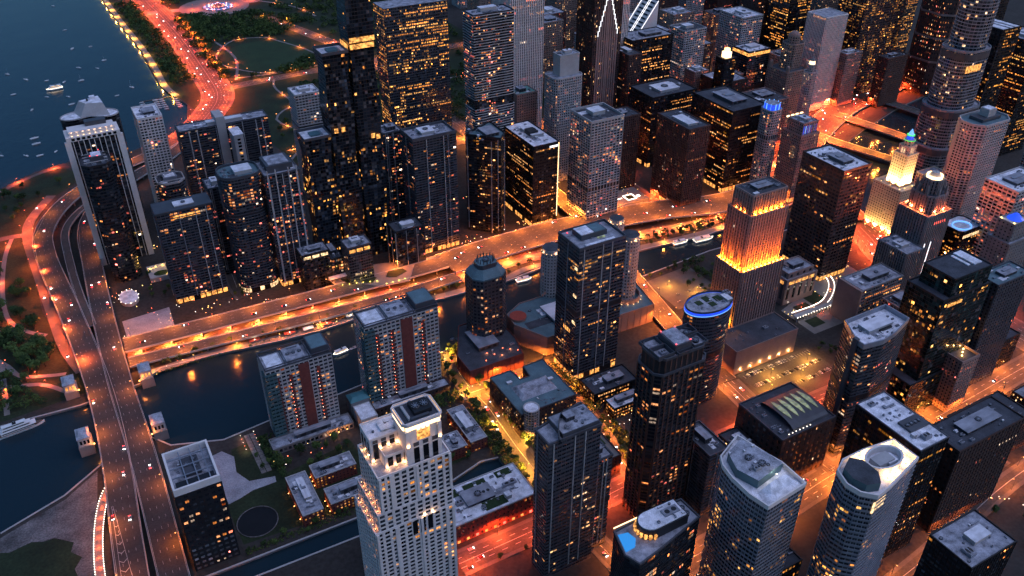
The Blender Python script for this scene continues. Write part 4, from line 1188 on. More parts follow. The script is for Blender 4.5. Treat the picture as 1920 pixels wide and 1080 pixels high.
rr = far('gold_lantern_tower', 'slim black tower with glowing golden lantern top', -418, -396, -246, -226, 132, 'dark_office', roof='roof_dark', units=0, row=.02, p=.05)
b = MB(); b.box(-412, -402, -241, -231, 132.2, 141, 'crown_light'); b.box(-410, -404, -239, -233, 141, 146, 'lamp_orange'); b.build('gold_lantern', rr)
rr = far('glowing_roof_house', 'dark glass tower with a glowing lounge under its pale roof', -576, -530, -352, -314, 98, 'glass', roof='roof_white', p=.05, trim='slate_panel')
part_box(rr, 'lounge_glazing', -576.3, -529.7, -352.3, -313.7, 91, 96, 'lobby_light')
far('dotted_brown_tower', 'brown apartment tower full of scattered window lights', -488, -446, -396, -356, 108, 'brown_rib', p=.16, pal='mixed')
far('gold_strip_tower', 'black tower with many golden floors behind the domed tower', -664, -616, -372, -326, 196, 'dark_office', units=0, row=.8, pal='yellow')
far('rust_tower', 'rust brown slab with pink lights in the far rows', -648, -604, -430, -388, 165, 'brown_rib', units=0, p=.1)
far('white_slab_west', 'white marble slab of tight vertical ribs above the red drive', -672, -624, -292, -252, 156, 'white_rib', roof='roof_grey', units=0, row=.08, p=.02)
far('low_brown_west', 'brown block with a white lit cornice beside the white marble slab', -712, -676, -262, -240, 92, 'pink_grid', p=.08)
far('dotted_office_west', 'big dark office tower speckled with yellow windows above the red drive', -822, -722, -318, -262, 205, 'lit_office', units=0, wall='brown_stone', p=.26, row=.05, bay=3.0, floor=4, gain=.7)
pol = ellipse(-756, -208, 24, 12, 20)
rr = tower('arched_brown_block', 'small maroon round-fronted hotel between lit west towers', [(rectp(-782, -734, -224, -204), 4, 86)], 'pink_grid', roof='roof_dark', units=2, over=dict(wall='brown_stone', p=.03))
rr = tower('column_lit_tower', 'classical tower ringed with rows of glowing column lights', [(chamfer(-930, -850, -262, -196, 14), 4, 225)], 'tan_grid', roof='roof_grey', units=0, over=dict(wall='brown_stone', p=.38, bay=4, floor=7.5, hf=.4, wf=.35, pal='mixed', gain=1.4), parapet=0)
for z in (60, 100, 140, 180): ring_part(rr, 'cornice_band', chamfer(-930, -850, -262, -196, 14), z, z + 3, 'pink_stone', 1.6)
rr = tower('domed_tower', 'old stone tower with stepped shoulders and a small dome', [(rectp(-550, -506, -246, -204), 0, 100), (chamfer(-546, -518, -240, -214, 5), 100, 138), (ellipse(-532, -227, 9, 9, 14), 138, 149)], 'tan_grid', roof='roof_dark', units=0, over=dict(p=.06, wall='tan_stone'))
b = MB(); b.ball((-532, -227, 149), 8, 'pink_stone', 14, 8, .9); b.tube((-532, -227, 155), (-532, -227, 164), .8, .2, 'dark_metal'); b.build('dome', rr)
for x, y in ((-547, -243), (-509, -243), (-509, -207), (-547, -207)):
    b = MB(); b.prism(ellipse(x, y, 3, 3, 8), 100, 108, 'tan_stone'); b.ball((x, y, 108), 2.8, 'pink_stone', 8, 4); b.build('corner_turret', rr)
rr = tower('lantern_needle_tower', 'needle-thin white tower with glowing lantern top', [(chamfer(-488, -472, -146, -130, 4), 0, 128), (chamfer(-485, -475, -143, -133, 3), 128, 138)], 'cream_grid', roof='roof_dark', units=0, over=dict(p=.12, wall='pale_concrete', bay=2.6))
b = MB(); b.prism(ellipse(-480, -138, 4, 4, 10), 138, 144, 'crown_light'); b.prism(ellipse(-480, -138, 4.4, 4.4, 10), 144, 150, 'grey_concrete', poly2=ellipse(-480, -138, .6, .6, 10)); b.build('lantern', rr)
rr = tower('setback_stone_tower', 'stone tower with blue-lit top windows at the avenue corner', [(rectp(-386, -354, -56, -22), 0, 96), (rectp(-383, -357, -52, -25), 96, 112)], 'tan_grid', roof='roof_grey', units=4, over=dict(p=.04, wall='pink_stone', bay=3.2), lobby='lobby_light')
for k in range(7): part_box(rr, 'blue_window', -381 + k * 3.5, -379.3 + k * 3.5, -24.9, -24.6, 98, 109, 'blue_white' if k % 2 else 'blue_neon')
for k in range(4): part_box(rr, 'crown_glow', -384 + k * 8, -380 + k * 8, -55, -53, 112.2, 114, 'crown_light')
rr = tower('blue_crown_tower', 'slim pale tower with rounded cobalt-lit crown', [(rounded(-352, -330, -80, -58, 6, 3), 0, 122)], 'grey_grid', roof='roof_grey', units=0, over=dict(p=.1, bay=3), lobby='lobby_light')
b = MB(); b.prism(rounded(-350, -332, -78, -60, 5, 3), 122.2, 130, 'blue_neon', top='roof_grey')
b.build('cobalt_crown', rr)
for k in range(10):
    a = k / 10 * 2 * math.pi; part_box(rr, 'crown_fin', -341 + 10 * math.cos(a) - .4, -341 + 10 * math.cos(a) + .4, -69 + 10 * math.sin(a) - .4, -69 + 10 * math.sin(a) + .4, 122.2, 131, 'blue_white')
far('old_stone_block', 'dim stone block between the domed tower and the avenue', -470, -420, -210, -160, 82, 'tan_grid', roof='roof_dark', p=.06, wall='pink_stone')
far('avenue_stone_block', 'mid-rise stone block with flat roof behind the black west office', -470, -420, -300, -250, 84, 'brown_rib', roof='roof_grey', p=.06)
far('low_pale_roof_far', 'low block with pale roof and stair hut behind the black offices', -440, -412, -330, -306, 86, 'pink_grid', roof='roof_white', p=.04)
far('red_glow_block', 'brick block washed red by the street in the far rows', -510, -476, -330, -300, 70, 'pink_grid', roof='roof_grey', p=.1)
fl = [(-712, -676, -420, -380, 120, 'tan_grid'), (-612, -576, -320, -290, 90, 'pink_grid'), (-470, -430, -480, -440, 110, 'brown_rib'), (-530, -486, -500, -460, 128, 'tan_grid'), (-350, -310, -500, -460, 112, 'grey_grid'),
      (-300, -262, -560, -520, 130, 'tan_grid'), (-440, -400, -560, -510, 122, 'white_grid'), (-560, -516, -580, -540, 150, 'brown_rib'), (-640, -596, -600, -560, 165, 'grey_grid'), (-720, -676, -520, -480, 150, 'dark_office'),
      (-790, -740, -420, -370, 160, 'tan_grid'), (-880, -830, -420, -370, 175, 'dark_office'), (-960, -905, -400, -340, 190, 'lit_office'), (-350, -306, -640, -590, 120, 'brown_rib'), (-470, -420, -650, -600, 140, 'tan_grid'), (-560, -510, -680, -640, 160, 'grey_grid'),
      (-660, -610, -720, -680, 180, 'dark_office'), (-760, -700, -640, -590, 190, 'brown_rib'), (-350, -300, -760, -710, 120, 'grey_grid'), (-470, -420, -780, -730, 150, 'tan_grid'), (-590, -530, -800, -750, 175, 'brown_rib'), (-1010, -960, -260, -200, 170, 'dark_office'),
      (-860, -800, -560, -500, 200, 'lit_office'), (-720, -680, -330, -290, 130, 'pink_grid'), (-350, -310, -900, -850, 110, 'tan_grid'), (-480, -430, -900, -850, 140, 'grey_grid')]
desc = dict(tan_grid='tan stone', pink_grid='rosy brick', brown_rib='dark brown ribbed', grey_grid='pale grid', white_grid='white grid', dark_office='black office', lit_office='speckled office')
seen = {}
fl.sort(key=lambda t: (t[0] - CAM.x) ** 2 + (t[2] - CAM.y) ** 2)
ordw = ['first', 'second', 'third', 'fourth', 'fifth', 'sixth', 'seventh']
for (x0, x1, y0, y1, h, s) in fl:
    seen[s] = seen.get(s, 0) + 1
    o = far('city_block', '%s %s block of the far downtown rows, counted from the near side' % (ordw[seen[s] - 1], desc[s]), x0, x1, y0, y1, h, s, units=3)
    o['group'] = 'far downtown blocks'

k = 0
for iy in range(7):
    for ix in range(9):
        x, y = -1150 + ix * 92 + (iy % 2) * 14, -1120 + iy * 88
        if any(a[0] - 12 < x + 24 and a[1] + 12 > x - 24 and a[2] - 12 < y + 22 and a[3] + 12 > y - 22 for a in fl) or min(abs(x + 652), abs(x + 525), abs(x + 374)) < 36 or y > -470: continue
        k += 1
        o = far('edge_block', 'dim office block in the last rows at the top edge of downtown', x - 24, x + 24, y - 22, y + 22, 90 + (ix * 37 + iy * 53) % 90, ['tan_grid', 'brown_rib', 'dark_office', 'grey_grid', 'pink_grid'][(ix + 2 * iy) % 5], units=1)
        o['group'] = 'blocks in the last rows of downtown'
# ---------------- north-west: stepped glass tower, black slab, white mesh tower
rr = tower('stepped_glass_tower', 'huge rounded steel-glass tower with stepped setbacks, taller than the frame',
           [(rounded(-590, -505, 12, 74, 22, 6), 0, 78), (rounded(-586, -513, 16, 70, 22, 6), 78, 128), (rounded(-580, -520, 18, 64, 20, 6), 128, 203), (rounded(-574, -530, 20, 60, 18, 6), 203, 340)],
           'dark_band', roof='roof_grey', units=0, over=dict(wall='slate_panel', trim='steel_panel', p=.05, sd=.25, hf=.7, wf=.92, floor=4.2, pal='warm', tint=(.03, .036, .045)), parapet=2.2, lobby='lobby_light')
for z, pl in ((74, rounded(-590, -505, 12, 74, 22, 6)), (123, rounded(-586, -513, 16, 70, 22, 6)), (197, rounded(-580, -520, 18, 64, 20, 6))):
    ring_part(rr, 'louvre_band', pl, z - 4, z + 4, 'slate_panel', .5)
for k in range(6): part_box(rr, 'lit_lounge', -556 + k * 5, -552 + k * 5, 64.0, 64.4, 178, 187, 'lobby_light')
b = MB(); b.box(-556, -536, 72.4, 73.2, 78.4, 80.6, 'lamp_orange'); b.box(-556, -536, 74.4, 74.8, 74, 75.4, 'blue_neon'); b.build('terrace_bar_lights', rr)
rr = tower('black_slab_skyscraper', 'tall black slab with white-panelled roof and yellow window rows', rt(-662, -622, -12, 38, 212), 'dark_office', roof='roof_dark', units=0, over=dict(row=.35, pal='yellow', p=.05), parapet=1.2, seed=77)
b = MB(); b.box(-660, -652, -4, 36, 212.2, 212.7, 'roof_white'); b.box(-648, -642, -4, 36, 212.2, 212.7, 'roof_white'); b.box(-638, -626, -4, 36, 212.2, 212.7, 'roof_white'); b.build('roof_panels', rr)
far('black_slab_edge', 'black office tower with yellow windows cut by the right edge', -800, -742, -40, 20, 172, 'dark_office', row=.45, pal='yellow', p=.06)
rr = tower('white_mesh_tower', 'tall white mesh-faced apartment tower with boxed rooftop core', [(chamfer(-512, -450, 116, 152, 10), 0, 152)], 'mesh', roof='roof_teal', units=0, over=dict(trim='pale_concrete', p=.05, bay=4.2, floor=3.5, wf=.70, hf=.62, pd=.9, sd=.85), parapet=2.2)
b = MB(); b.box(-500, -466, 124, 142, 152.2, 156, 'slate_panel'); b.box(-492, -478, 127, 139, 156, 165, 'pale_concrete'); b.box(-491, -479, 128, 138, 165, 165.5, 'roof_white'); b.build('rooftop_core', rr)
tower('mast_tower_edge', 'grey slab with a pinkish sign top behind the white mesh tower', rt(-640, -600, 130, 160, 120), 'grey_grid', units=2)
far('purple_lit_block', 'low block with purple-lit terrace behind the white mesh tower', -560, -520, 190, 230, 40, 'dark_office', p=.1)
rr = tower('white_beam_tower', 'white beam-grid office tower with pale roof at the right edge', rt(-470, -408, 200, 240, 118), 'grey_grid', roof='roof_white', units=3, over=dict(bay=5.4, floor=4.2, wf=.8, hf=.62, p=.05, pd=.7, sd=.6, row=.12), parapet=1.5)
rr = tower('ring_roof_hotel', 'low hotel with a glowing blue ring on its white roof', [(chamfer(-414, -376, 182, 212, 4), 0, 62)], 'dark_office', roof='roof_white', units=0, over=dict(p=.3, row=.2, pal='yellow'))
ring_part(rr, 'blue_ring', ellipse(-392, 200, 11, 9, 28), 62.3, 63.6, 'blue_white', .9)
for k in range(8): part_box(rr, 'lit_bar_window', -408 + k * 3.6, -405.4 + k * 3.6, 212.1, 212.5, 54, 58, 'lobby_white')
rr = tower('dome_hotel_tower', 'stone hotel tower with cobalt-lit crown at the right edge', [(rectp(-362, -322, 268, 294), 0, 104), (rectp(-352, -326, 272, 290), 104, 124)], 'grey_grid', roof='roof_grey', units=0, over=dict(wall='grey_concrete', p=.01, wf=.4, hf=.4))
b = MB(); b.prism(ellipse(-340, 281, 8, 8, 12), 124.2, 130, 'blue_neon', poly2=ellipse(-340, 281, 2, 2, 12)); b.build('cobalt_dome', rr)
for x, y in ((-328, 274), (-328, 288), (-350, 288)): flood(rr, x, y, 124.2, (1, .8, .4), 900, 'lamp_yellow', .9)

# bronze office on the plaza
tower('bronze_office_tower', 'bronze office tower with frosty white roof beside the river', rt(-283, -241, 82, 142, 140), 'bronze_office', roof='roof_white', units=9, over=dict(row=.22, floor=4.4, bay=4.6), near=220, lobby='lobby_light', parapet=2, parapet_mat='dark_metal', seed=21)

# clock tower (cream, floodlit)
rr = tower('clock_tower', 'cream floodlit clock tower with green and blue lit cupola', [(rectp(-436, -400, 66, 108), 0, 62), (rectp(-428, -408, 78, 98), 62, 104), (rectp(-425, -411, 81, 95), 104, 114), (chamfer(-423, -413, 83, 93, 3), 114, 121)],
           'cream_grid', roof='roof_grey', units=0, over=dict(p=.03, wall='cream_stone'))
b = MB(); b.prism(ellipse(-418, 88, 4, 4, 10), 121.2, 127, 'blue_neon'); b.prism(ellipse(-418, 88, 4.8, 4.8, 10), 127, 128.2, 'green_neon'); b.prism(ellipse(-418, 88, 3.4, 3.4, 10), 128.2, 135, 'blue_white', poly2=ellipse(-418, 88, .4, .4, 10)); b.build('cupola', rr)
b = MB(); b.prism(ellipse(-418, 88, 7, 7, 12), 121.1, 122, 'green_neon', top='cream_stone'); b.build('gallery', rr)
for (x0, x1, y0, y1) in ((-410.9, -410.6, 84, 92), (-422, -414, 95.1, 95.4)): 
    b = MB()
    if x1 - x0 < 1: b.tube((x0, (y0 + y1) / 2, 109), (x1, (y0 + y1) / 2, 109), 4, 4, 'lobby_white', 16)
    else: b.tube(((x0 + x1) / 2, y0, 109), ((x0 + x1) / 2, y1, 109), 4, 4, 'lobby_white', 16)
    b.build('clock_face', rr)
for x, y, dx, dy in ((-397, 72, -1, .2), (-397, 84, -1, 0), (-397, 96, -1, 0), (-397, 106, -1, -.2), (-408, 111, 0, -1), (-420, 111, 0, -1), (-432, 111, 0, -1)):
    flood(rr, x, y, 1, (1, .56, .16), 60000, 'lamp_amber', .6, aim=(dx * .5, dy * .5, 1), cone=100)
for x, y in ((-404, 74), (-404, 88), (-404, 102), (-412, 103), (-426, 103)):
    flood(rr, x, y, 62.3, (1, .58, .18), 190000, 'lamp_amber', .5, aim=((-418 - x) * .04, (88 - y) * .04, 1), cone=100)
tower('clock_tower_annex', 'cream annex block behind the floodlit clock tower', rt(-470, -438, 96, 128, 76), 'cream_grid', roof='roof_grey', units=2, over=dict(p=.02))
# gothic tower
rr = tower('gothic_tower', 'grey gothic tower with red-lit buttressed crown', [(rectp(-352, -312, 168, 206), 0, 96), (chamfer(-348, -318, 172, 202, 5), 96, 116), (chamfer(-343, -323, 177, 197, 5), 116, 132)], 'white_rib', roof='roof_dark', units=0,
           over=dict(wall='grey_concrete', bay=3.4, floor=4, wf=.42, hf=.8, pd=1.0, p=.01, row=0))
for k in range(8):
    a = k / 8 * 2 * math.pi + .39; cx, cy = -333, 187
    b = MB(); x, y = cx + 15.5 * math.cos(a), cy + 15.5 * math.sin(a); x2, y2 = cx + 10 * math.cos(a), cy + 10 * math.sin(a)
    b.box(x - 1.1, x + 1.1, y - 1.1, y + 1.1, 96, 124, 'grey_concrete'); b.prism(rectp(x - 1, x + 1, y - 1, y + 1), 124, 129, 'grey_concrete', poly2=rectp(x - .1, x + .1, y - .1, y + .1)); b.tube((x, y, 120), (x2, y2, 128), .8, .6, 'grey_concrete', 5)
    b.build('buttress', rr)
    flood(rr, cx + 17.5 * math.cos(a), cy + 17.5 * math.sin(a), 97, (1, .16, .04), 90000, 'lamp_red', .8)
ring_part(rr, 'crown_ring', ellipse(-333, 187, 8, 8, 14), 132.2, 136, 'crown_light', .5)
b = MB(); b.prism(ellipse(-333, 187, 7.4, 7.4, 14), 132.2, 139, 'pale_concrete', poly2=ellipse(-333, 187, 4, 4, 14)); b.tube((-333, 187, 139), (-333, 187, 158), .35, .15, 'pale_concrete'); b.build('spire', rr)
for k, x in enumerate((-345, -338, -331)): part_box(rr, 'red_sign', x, x + 4, 206.3, 206.6, 84, 87, 'red_sign')
tower('gothic_annex', 'lower ribbed annex at the foot of the gothic tower', rt(-310, -282, 176, 214, 62), 'white_rib', roof='roof_grey', units=3, over=dict(wall='grey_concrete', row=0, p=.02))
for x in (-320, -330): part_box(rr, 'white_light_strip', x - .5, x + .5, 206.9, 207.3, 20, 62, 'white_line')

# orange floodlit stepped tower
rr = tower('floodlit_stepped_tower', 'stepped stone tower blazing with orange and yellow floodlights', [(rectp(-118, -62, 152, 190), 0, 92), (rectp(-113, -65, 155, 186), 92, 152), (rectp(-111, -67.5, 157, 183), 152, 172)],
           'white_rib', roof='roof_dark', units=5, over=dict(wall='pink_stone', bay=3.4, floor=4, wf=.46, hf=.75, pd=.9, p=.015, row=.04), seed=5)
for k in range(10): flood(rr, -115.6 + k * 5.5, 188.9, 92.4, (1, .19, .008), 17000, 'lamp_yellow', 1.1)
for k in range(6): flood(rr, -62.9, 156 + k * 5.6, 92.4, (1, .18, .008), 17000, 'lamp_yellow', 1.1)
for k in range(6): flood(rr, -106 + k * 6.8, 184.8, 152.4, (1, .22, .012), 13000, 'lamp_yellow', .9)
for k in range(3): flood(rr, -66.6, 164 + k * 6, 152.4, (1, .21, .012), 13000, 'lamp_yellow', .9)
for k in range(7): flood(rr, -113 + k * 8, 189.4, 92.4, (1, .17, .008), 240000, 'lamp_yellow', .5, aim=(0, -.07, 1), cone=46)
for k in range(3): flood(rr, -62.4, 158 + k * 12, 92.4, (1, .17, .008), 240000, 'lamp_yellow', .5, aim=(-.07, 0, 1), cone=46)
for k in range(4): flood(rr, -58.5, 156 + k * 9, 30, (1, .32, .02), 30000, 'lamp_yellow', .6)
b = MB(); b.tube((-100, 165, 178), (-100, 165, 206), .5, .15, 'dark_metal'); b.build('antenna', rr)
rr = tower('studio_block', 'windowless low studio block with dark roof below the floodlit tower', rt(-118, -36, 191.5, 226, 28), 'pink_grid', roof='roof_dark', units=0, over=dict(nowin=True, sd=0, pd=0), parapet=1.2)
unit(rr, 'box', -90, 208, 28, 6, 4, 2)
for k in range(6): flood(rr, -110 + k * 13, 226.8, 3, (1, .55, .2), 3500, 'lamp_amber', .4)
rr = tower('campus_block', 'pale pink low building with tall windows and lit upper band on the plaza', [(rectp(-214, -168, 128, 158), 0, 32), (rectp(-210, -172, 131, 155), 32, 38)], 'pink_grid', roof='roof_grey', units=1, over=dict(wall='pink_stone', bay=9, floor=22, wf=.4, hf=.6, p=0))
for k in range(4): part_box(rr, 'lit_band', -210 + k * 10, -202 + k * 10, 158.2, 158.5, 26, 30, 'lobby_light')
part_box(rr, 'lit_band', -167.8, -167.5, 132, 154, 26, 30, 'lobby_light')
part_box(rr, 'roof_monitor', -206, -180, 136, 144, 38.2, 41, 'pink_stone')
rr = tower('plaza_brick_block', 'mid-rise block with blank pink flank beside the curved walkway', rt(-268, -206, 196, 226, 46), 'dark_office', roof='roof_grey', units=3, over=dict(wall='grey_concrete', p=.1))
part_box(rr, 'blank_flank', -205.9, -203, 195, 227, 0, 47, 'pink_stone')
tower('plaza_small_block', 'small dark block with glowing roof bar in front of the gothic tower', rt(-252, -222, 240, 262, 40), 'grey_grid', roof='roof_dark', units=2, over=dict(wall='pink_stone', p=.06))
tower('terrace_tower', 'slim stone tower with a fire-lit roof terrace', rt(-198, -174, 346, 366, 58), 'pink_grid', roof='roof_dark', units=0, over=dict(wall='pink_stone', p=.08), parapet=2.5)
for k in range(3): flood(COL.objects['terrace_tower'], -194 + k * 5, 352 + k * 3, 58.2, (1, .45, .12), 1800, 'lamp_amber', .8)
# dark green glass tower
rr = tower('dark_green_glass_tower', 'dark green glass tower with scattered lights and twin white roof strips',
           [(rectp(-212, -128, 306, 352), 0, 40), (rectp(-204, -140, 312, 350), 40, 128), (rectp(-200, -150, 316, 348), 128, 146)], 'glass', roof='roof_dark', units=0, over=dict(p=.06, pal='yellow', tint=(.008, .018, .017), wall='dark_glass'), seed=8)
b = MB(); b.box(-196, -186, 318, 340, 146.2, 147.4, 'roof_white'); b.box(-183, -180, 320, 338, 146.2, 147, 'roof_white'); b.build('roof_strips', rr)
for k in range(5): part_box(rr, 'lit_lounge', -150 - k * 4, -147 - k * 4, 350.4, 350.8, 120, 123, 'lobby_light')
cv = [(-39, 347), (-39, 355), (-58, 358), (-77, 355), (-102, 347), (-101, 323), (-52, 323)]
rr = tower('curved_white_roof_tower', 'dark banded tower with bowed white roof deck and slate prow', [(cv, 0, 118)], 'dark_band', roof='roof_white', units=5, over=dict(p=.06, wall='dark_metal', trim='slate_panel', sd=.35), near=120, parapet=4.5, parapet_mat='steel_panel')
part_box(rr, 'dark_roof_well', -84, -70, 336, 346, 118.2, 119.5, 'dark_metal')
part_box(rr, 'corner_blade', -40, -36.5, 345, 349, 0, 124, 'slate_panel')
tower('right_dark_slab', 'dim grey slab with a column of small lights at the right edge', rt(-262, -214, 330, 352, 122), 'grey_grid', roof='roof_teal', units=2, over=dict(wall='slate_panel', p=.03, wf=.5))
tower('right_low_block', 'flat dark low block above the orange cross street', rt(-300, -216, 318, 346, 34), 'dark_office', roof='roof_dark', units=3, over=dict(p=.02, row=.05))
tower('cross_street_block', 'low terrace block with café roofs across the orange street', rt(-270, -236, 388, 412, 16), 'brick', roof='roof_grey', units=3)
rr = tower('maroon_tower_edge', 'large dim maroon brick tower at the lower right edge', rt(-116, -38, 426, 456, 88), 'brown_rib', roof='roof_dark', units=6, over=dict(wall='dark_brick', bay=4.2, floor=3.8, wf=.5, hf=.55, pd=.4, p=.03, blinds=.03), near=120)
tower('maroon_rear_block', 'dark flat-roofed block behind the maroon tower', rt(-200, -130, 392, 430, 34), 'brick', roof='roof_dark', units=3, over=dict(p=.01))
tower('corner_black_block', 'black block with blue roof and white stair hut at the lower right', rt(2, 48, 498, 530, 88), 'dark_office', roof='roof_grey', units=0, over=dict(row=.05), near=60)
rr = COL.objects['corner_black_block']; unit(rr, 'white', 22, 514, 88, 16, 9, 4); unit(rr, 'box', 38, 520, 88, 6, 8, 2.5); unit(rr, 'duct', 12, 506, 88, 8, 3, 1.5); clutter(rr, 5, 45, 501, 527, 88, 16)
rr = tower('office_slab_near', 'long black office slab with frosty pale blue roof and vent court', rt(-15, 15, 398, 456, 114), 'dark_office', roof='roof_white', units=0, over=dict(row=.22, pal='yellow', p=.02), near=120, parapet=.8, parapet_mat='slate_panel')
b = MB(); b.box(-14, 6, 428, 440, 114.2, 116, 'slate_panel'); b.build('vent_court', rr)
for k in range(4): unit(rr, 'fan', -9 + k * 4, 434, 116, 3.6, 3.6, 1.4)
unit(rr, 'box', 0, 448, 114, 7, 5, 3); unit(rr, 'white', 7, 443, 114, 4, 3, 3); unit(rr, 'duct', -4, 412, 114, 10, 5, 2); unit(rr, 'box', 6, 404, 114, 5, 4, 2); clutter(rr, -12, 12, 401, 426, 114, 14); clutter(rr, -12, 12, 443, 454, 114, 8)

# ---------------- buildings of the near bank
# skylit hall
rr = tower('skylit_hall', 'broad cinema hall with five leaf-shaped glowing skylights on its metal roof', rt(-20, 40, 308, 360, 56), 'brick', roof='roof_dark', units=0, over=dict(p=.02, wall='dark_brick', bay=6, floor=6), parapet=1.6, parapet_mat='slate_panel')
b = MB(); n = 10
for k in range(n):
    a0, a1 = math.pi * k / n, math.pi * (k + 1) / n
    y0, y1 = 336 - 20 * math.cos(a0), 336 - 20 * math.cos(a1); z0, z1 = 56.2 + 6 * math.sin(a0), 56.2 + 6 * math.sin(a1)
    b.add([(-16, y0, z0), (24, y0, z0), (24, y1, z1), (-16, y1, z1)], [(0, 1, 2, 3)], 'slate_panel')
b.build('vaulted_roof', rr)
for k in range(5):
    b = MB(); cx = -11 + k * 7.4
    pts = [(cx + 2.5 * math.sin(math.pi * t / 8) ** .8 * s, 322 + 26 * t / 8) for s, rng_ in ((1, range(9)), (-1, range(8, -1, -1))) for t in rng_][:-1]
    pts = [p for i, p in enumerate(pts) if i == 0 or p != pts[i - 1]]
    za = lambda y: 56.2 + 6 * math.sqrt(max(0, 1 - ((y - 336) / 20) ** 2)) + .5
    b.add([(x, y, za(y)) for x, y in pts], [tuple(range(len(pts)))], 'skylight_glow'); o = b.build('skylight', rr)
    f = MB()
    for t in range(1, 8):
        y = 322 + 26 * t / 8; w = 2.5 * math.sin(math.pi * t / 8) ** .8
        f.box(cx - w, cx + w, y - .12, y + .12, za(y) + .05, za(y) + .25, 'steel_panel')
    f.build('skylight_bars', o)
for x, y in ((28, 318), (32, 330), (36, 345), (34, 352)): unit(rr, 'box', x, y, 56, 4, 3, 2)
for k in range(7): flood(rr, 30 - k * 4, 357, 56.2, (1, .85, .5), 0, 'lamp_white', .4)
# oval tower with the blue band
el = ellipse(15, 229, 24, 15, 32)
rr = tower('oval_blue_band_tower', 'oval glass tower with a vivid blue glowing band and green roof', [(el, 0, 106)], 'dark_band', roof='roof_teal', units=0, over=dict(wall='dark_metal', p=.08, sd=.6, trim='slate_panel', pal='mixed'), near=140, parapet=0)
ring_part(rr, 'blue_band', el, 103.8, 106.4, 'blue_neon', .7); ring_part(rr, 'blue_band_edge', el, 103.1, 103.7, 'blue_white', .9); ring_part(rr, 'roof_rim', el, 106.5, 108.2, 'slate_panel', .5)
b = MB(); b.prism(inset(el, 1.2), 106.1, 107, 'roof_grey'); b.build('roof_deck', rr)
for x, y, w, d in ((4, 228, 7, 8), (14, 224, 6, 8), (14, 233, 6, 6), (24, 226, 6, 6)): part_box(rr, 'roof_garden', x - w / 2, x + w / 2, y - d / 2, y + d / 2, 107.1, 107.6, 'lawn')
unit(rr, 'white', -3, 232, 107, 6, 10, 2.4); unit(rr, 'box', -8, 226, 107, 6, 6, 3)
# cluster-roofed dark tower
cx0, cx1, cy0, cy1 = 112, 160, 308, 336
rr = tower('cluster_roof_tower', 'tall brown-black apartment tower with a cluster of blue roof terraces', [(chamfer(cx0, cx1, cy0, cy1, 5), 0, 152), (chamfer(cx0 + 1, cx1 - 1, cy0 + 1, cy1 - 1, 6), 152, 165, chamfer(cx0 + 1, cx1 - 1, cy0 + 1, cy1 - 1, 6), dict(nowin=True, sd=0, pd=.3))],
           'brown_rib', roof='roof_grey', units=0, over=dict(p=.07, bay=4.8, floor=3.5, wf=.74, hf=.7, pd=.8, sd=.7, pier='brown_stone', wall='brown_stone', trim='dark_metal', body='dark_metal', pal='mixed'), near=300, parapet=1.8, parapet_mat='slate_panel')
b = MB(); b.box(128, 143, 312, 332, 165.2, 172, 'slate_panel'); b.box(129, 142, 313, 331, 172, 172.5, 'roof_grey'); b.build('penthouse', rr)
for (x0, x1, y0, y1, h) in ((145, 158, 310, 320, 3), (145, 158, 322, 333, 4), (114, 126, 310, 320, 4), (114, 126, 322, 333, 3), (129, 142, 333, 335.5, 3)):
    ring_part(rr, 'terrace_wall', rectp(x0, x1, y0, y1), 165.1, 165 + h, 'slate_panel', .5)
unit(rr, 'fan', 120, 327, 165.3, 5, 5, 3); unit(rr, 'fan', 120, 316, 165.3, 5, 5, 3); unit(rr, 'box', 150, 327, 165.3, 5, 4, 2)
for x, y in ((129, 313), (142, 313), (129, 331), (142, 331)): flood(rr, x, y, 172.4, (1, .1, .1), 0, 'beacon_red', .5)
# glass tower with white prow
gl = [(146, 405), (141, 428), (138, 438), (138, 459), (172, 462), (175, 449), (175, 433), (173, 422), (169, 415)]
rr = tower('white_prow_glass_tower', 'blue glass tower with curved front and white sloping prow roof', [(gl, 0, 145)], 'blue_curtain', roof='roof_white', units=0, over=dict(p=.05, bay=2.6, floor=3.8, wf=.86, hf=.62, trim='steel_panel', pal='yellow'), near=200, parapet=3.2, parapet_mat='white_stone')
b = MB(); top = ccw([(150, 412), (144, 430), (142, 442), (166, 446), (171, 432), (166, 418)])
b.prism(top, 145.2, 152, 'teal_panel', top='roof_grey'); b.build('teal_penthouse', rr)
b = MB(); b.hexa([(141, 446, 145.2), (168, 449, 145.2), (170, 461, 145.2), (139, 458, 145.2), (148, 449, 151), (160, 450, 151), (163, 455, 147), (146, 455, 147)], 'roof_white'); b.build('white_prow', rr)
for x, y in ((158, 428), (154, 436)): unit(rr, 'fan', x, y, 152, 5, 5, 2)
unit(rr, 'box', 160, 438, 152, 5, 3, 2)
flood(rr, 152, 447, 151.2, (1, .9, .7), 1800, 'lamp_white', .4)
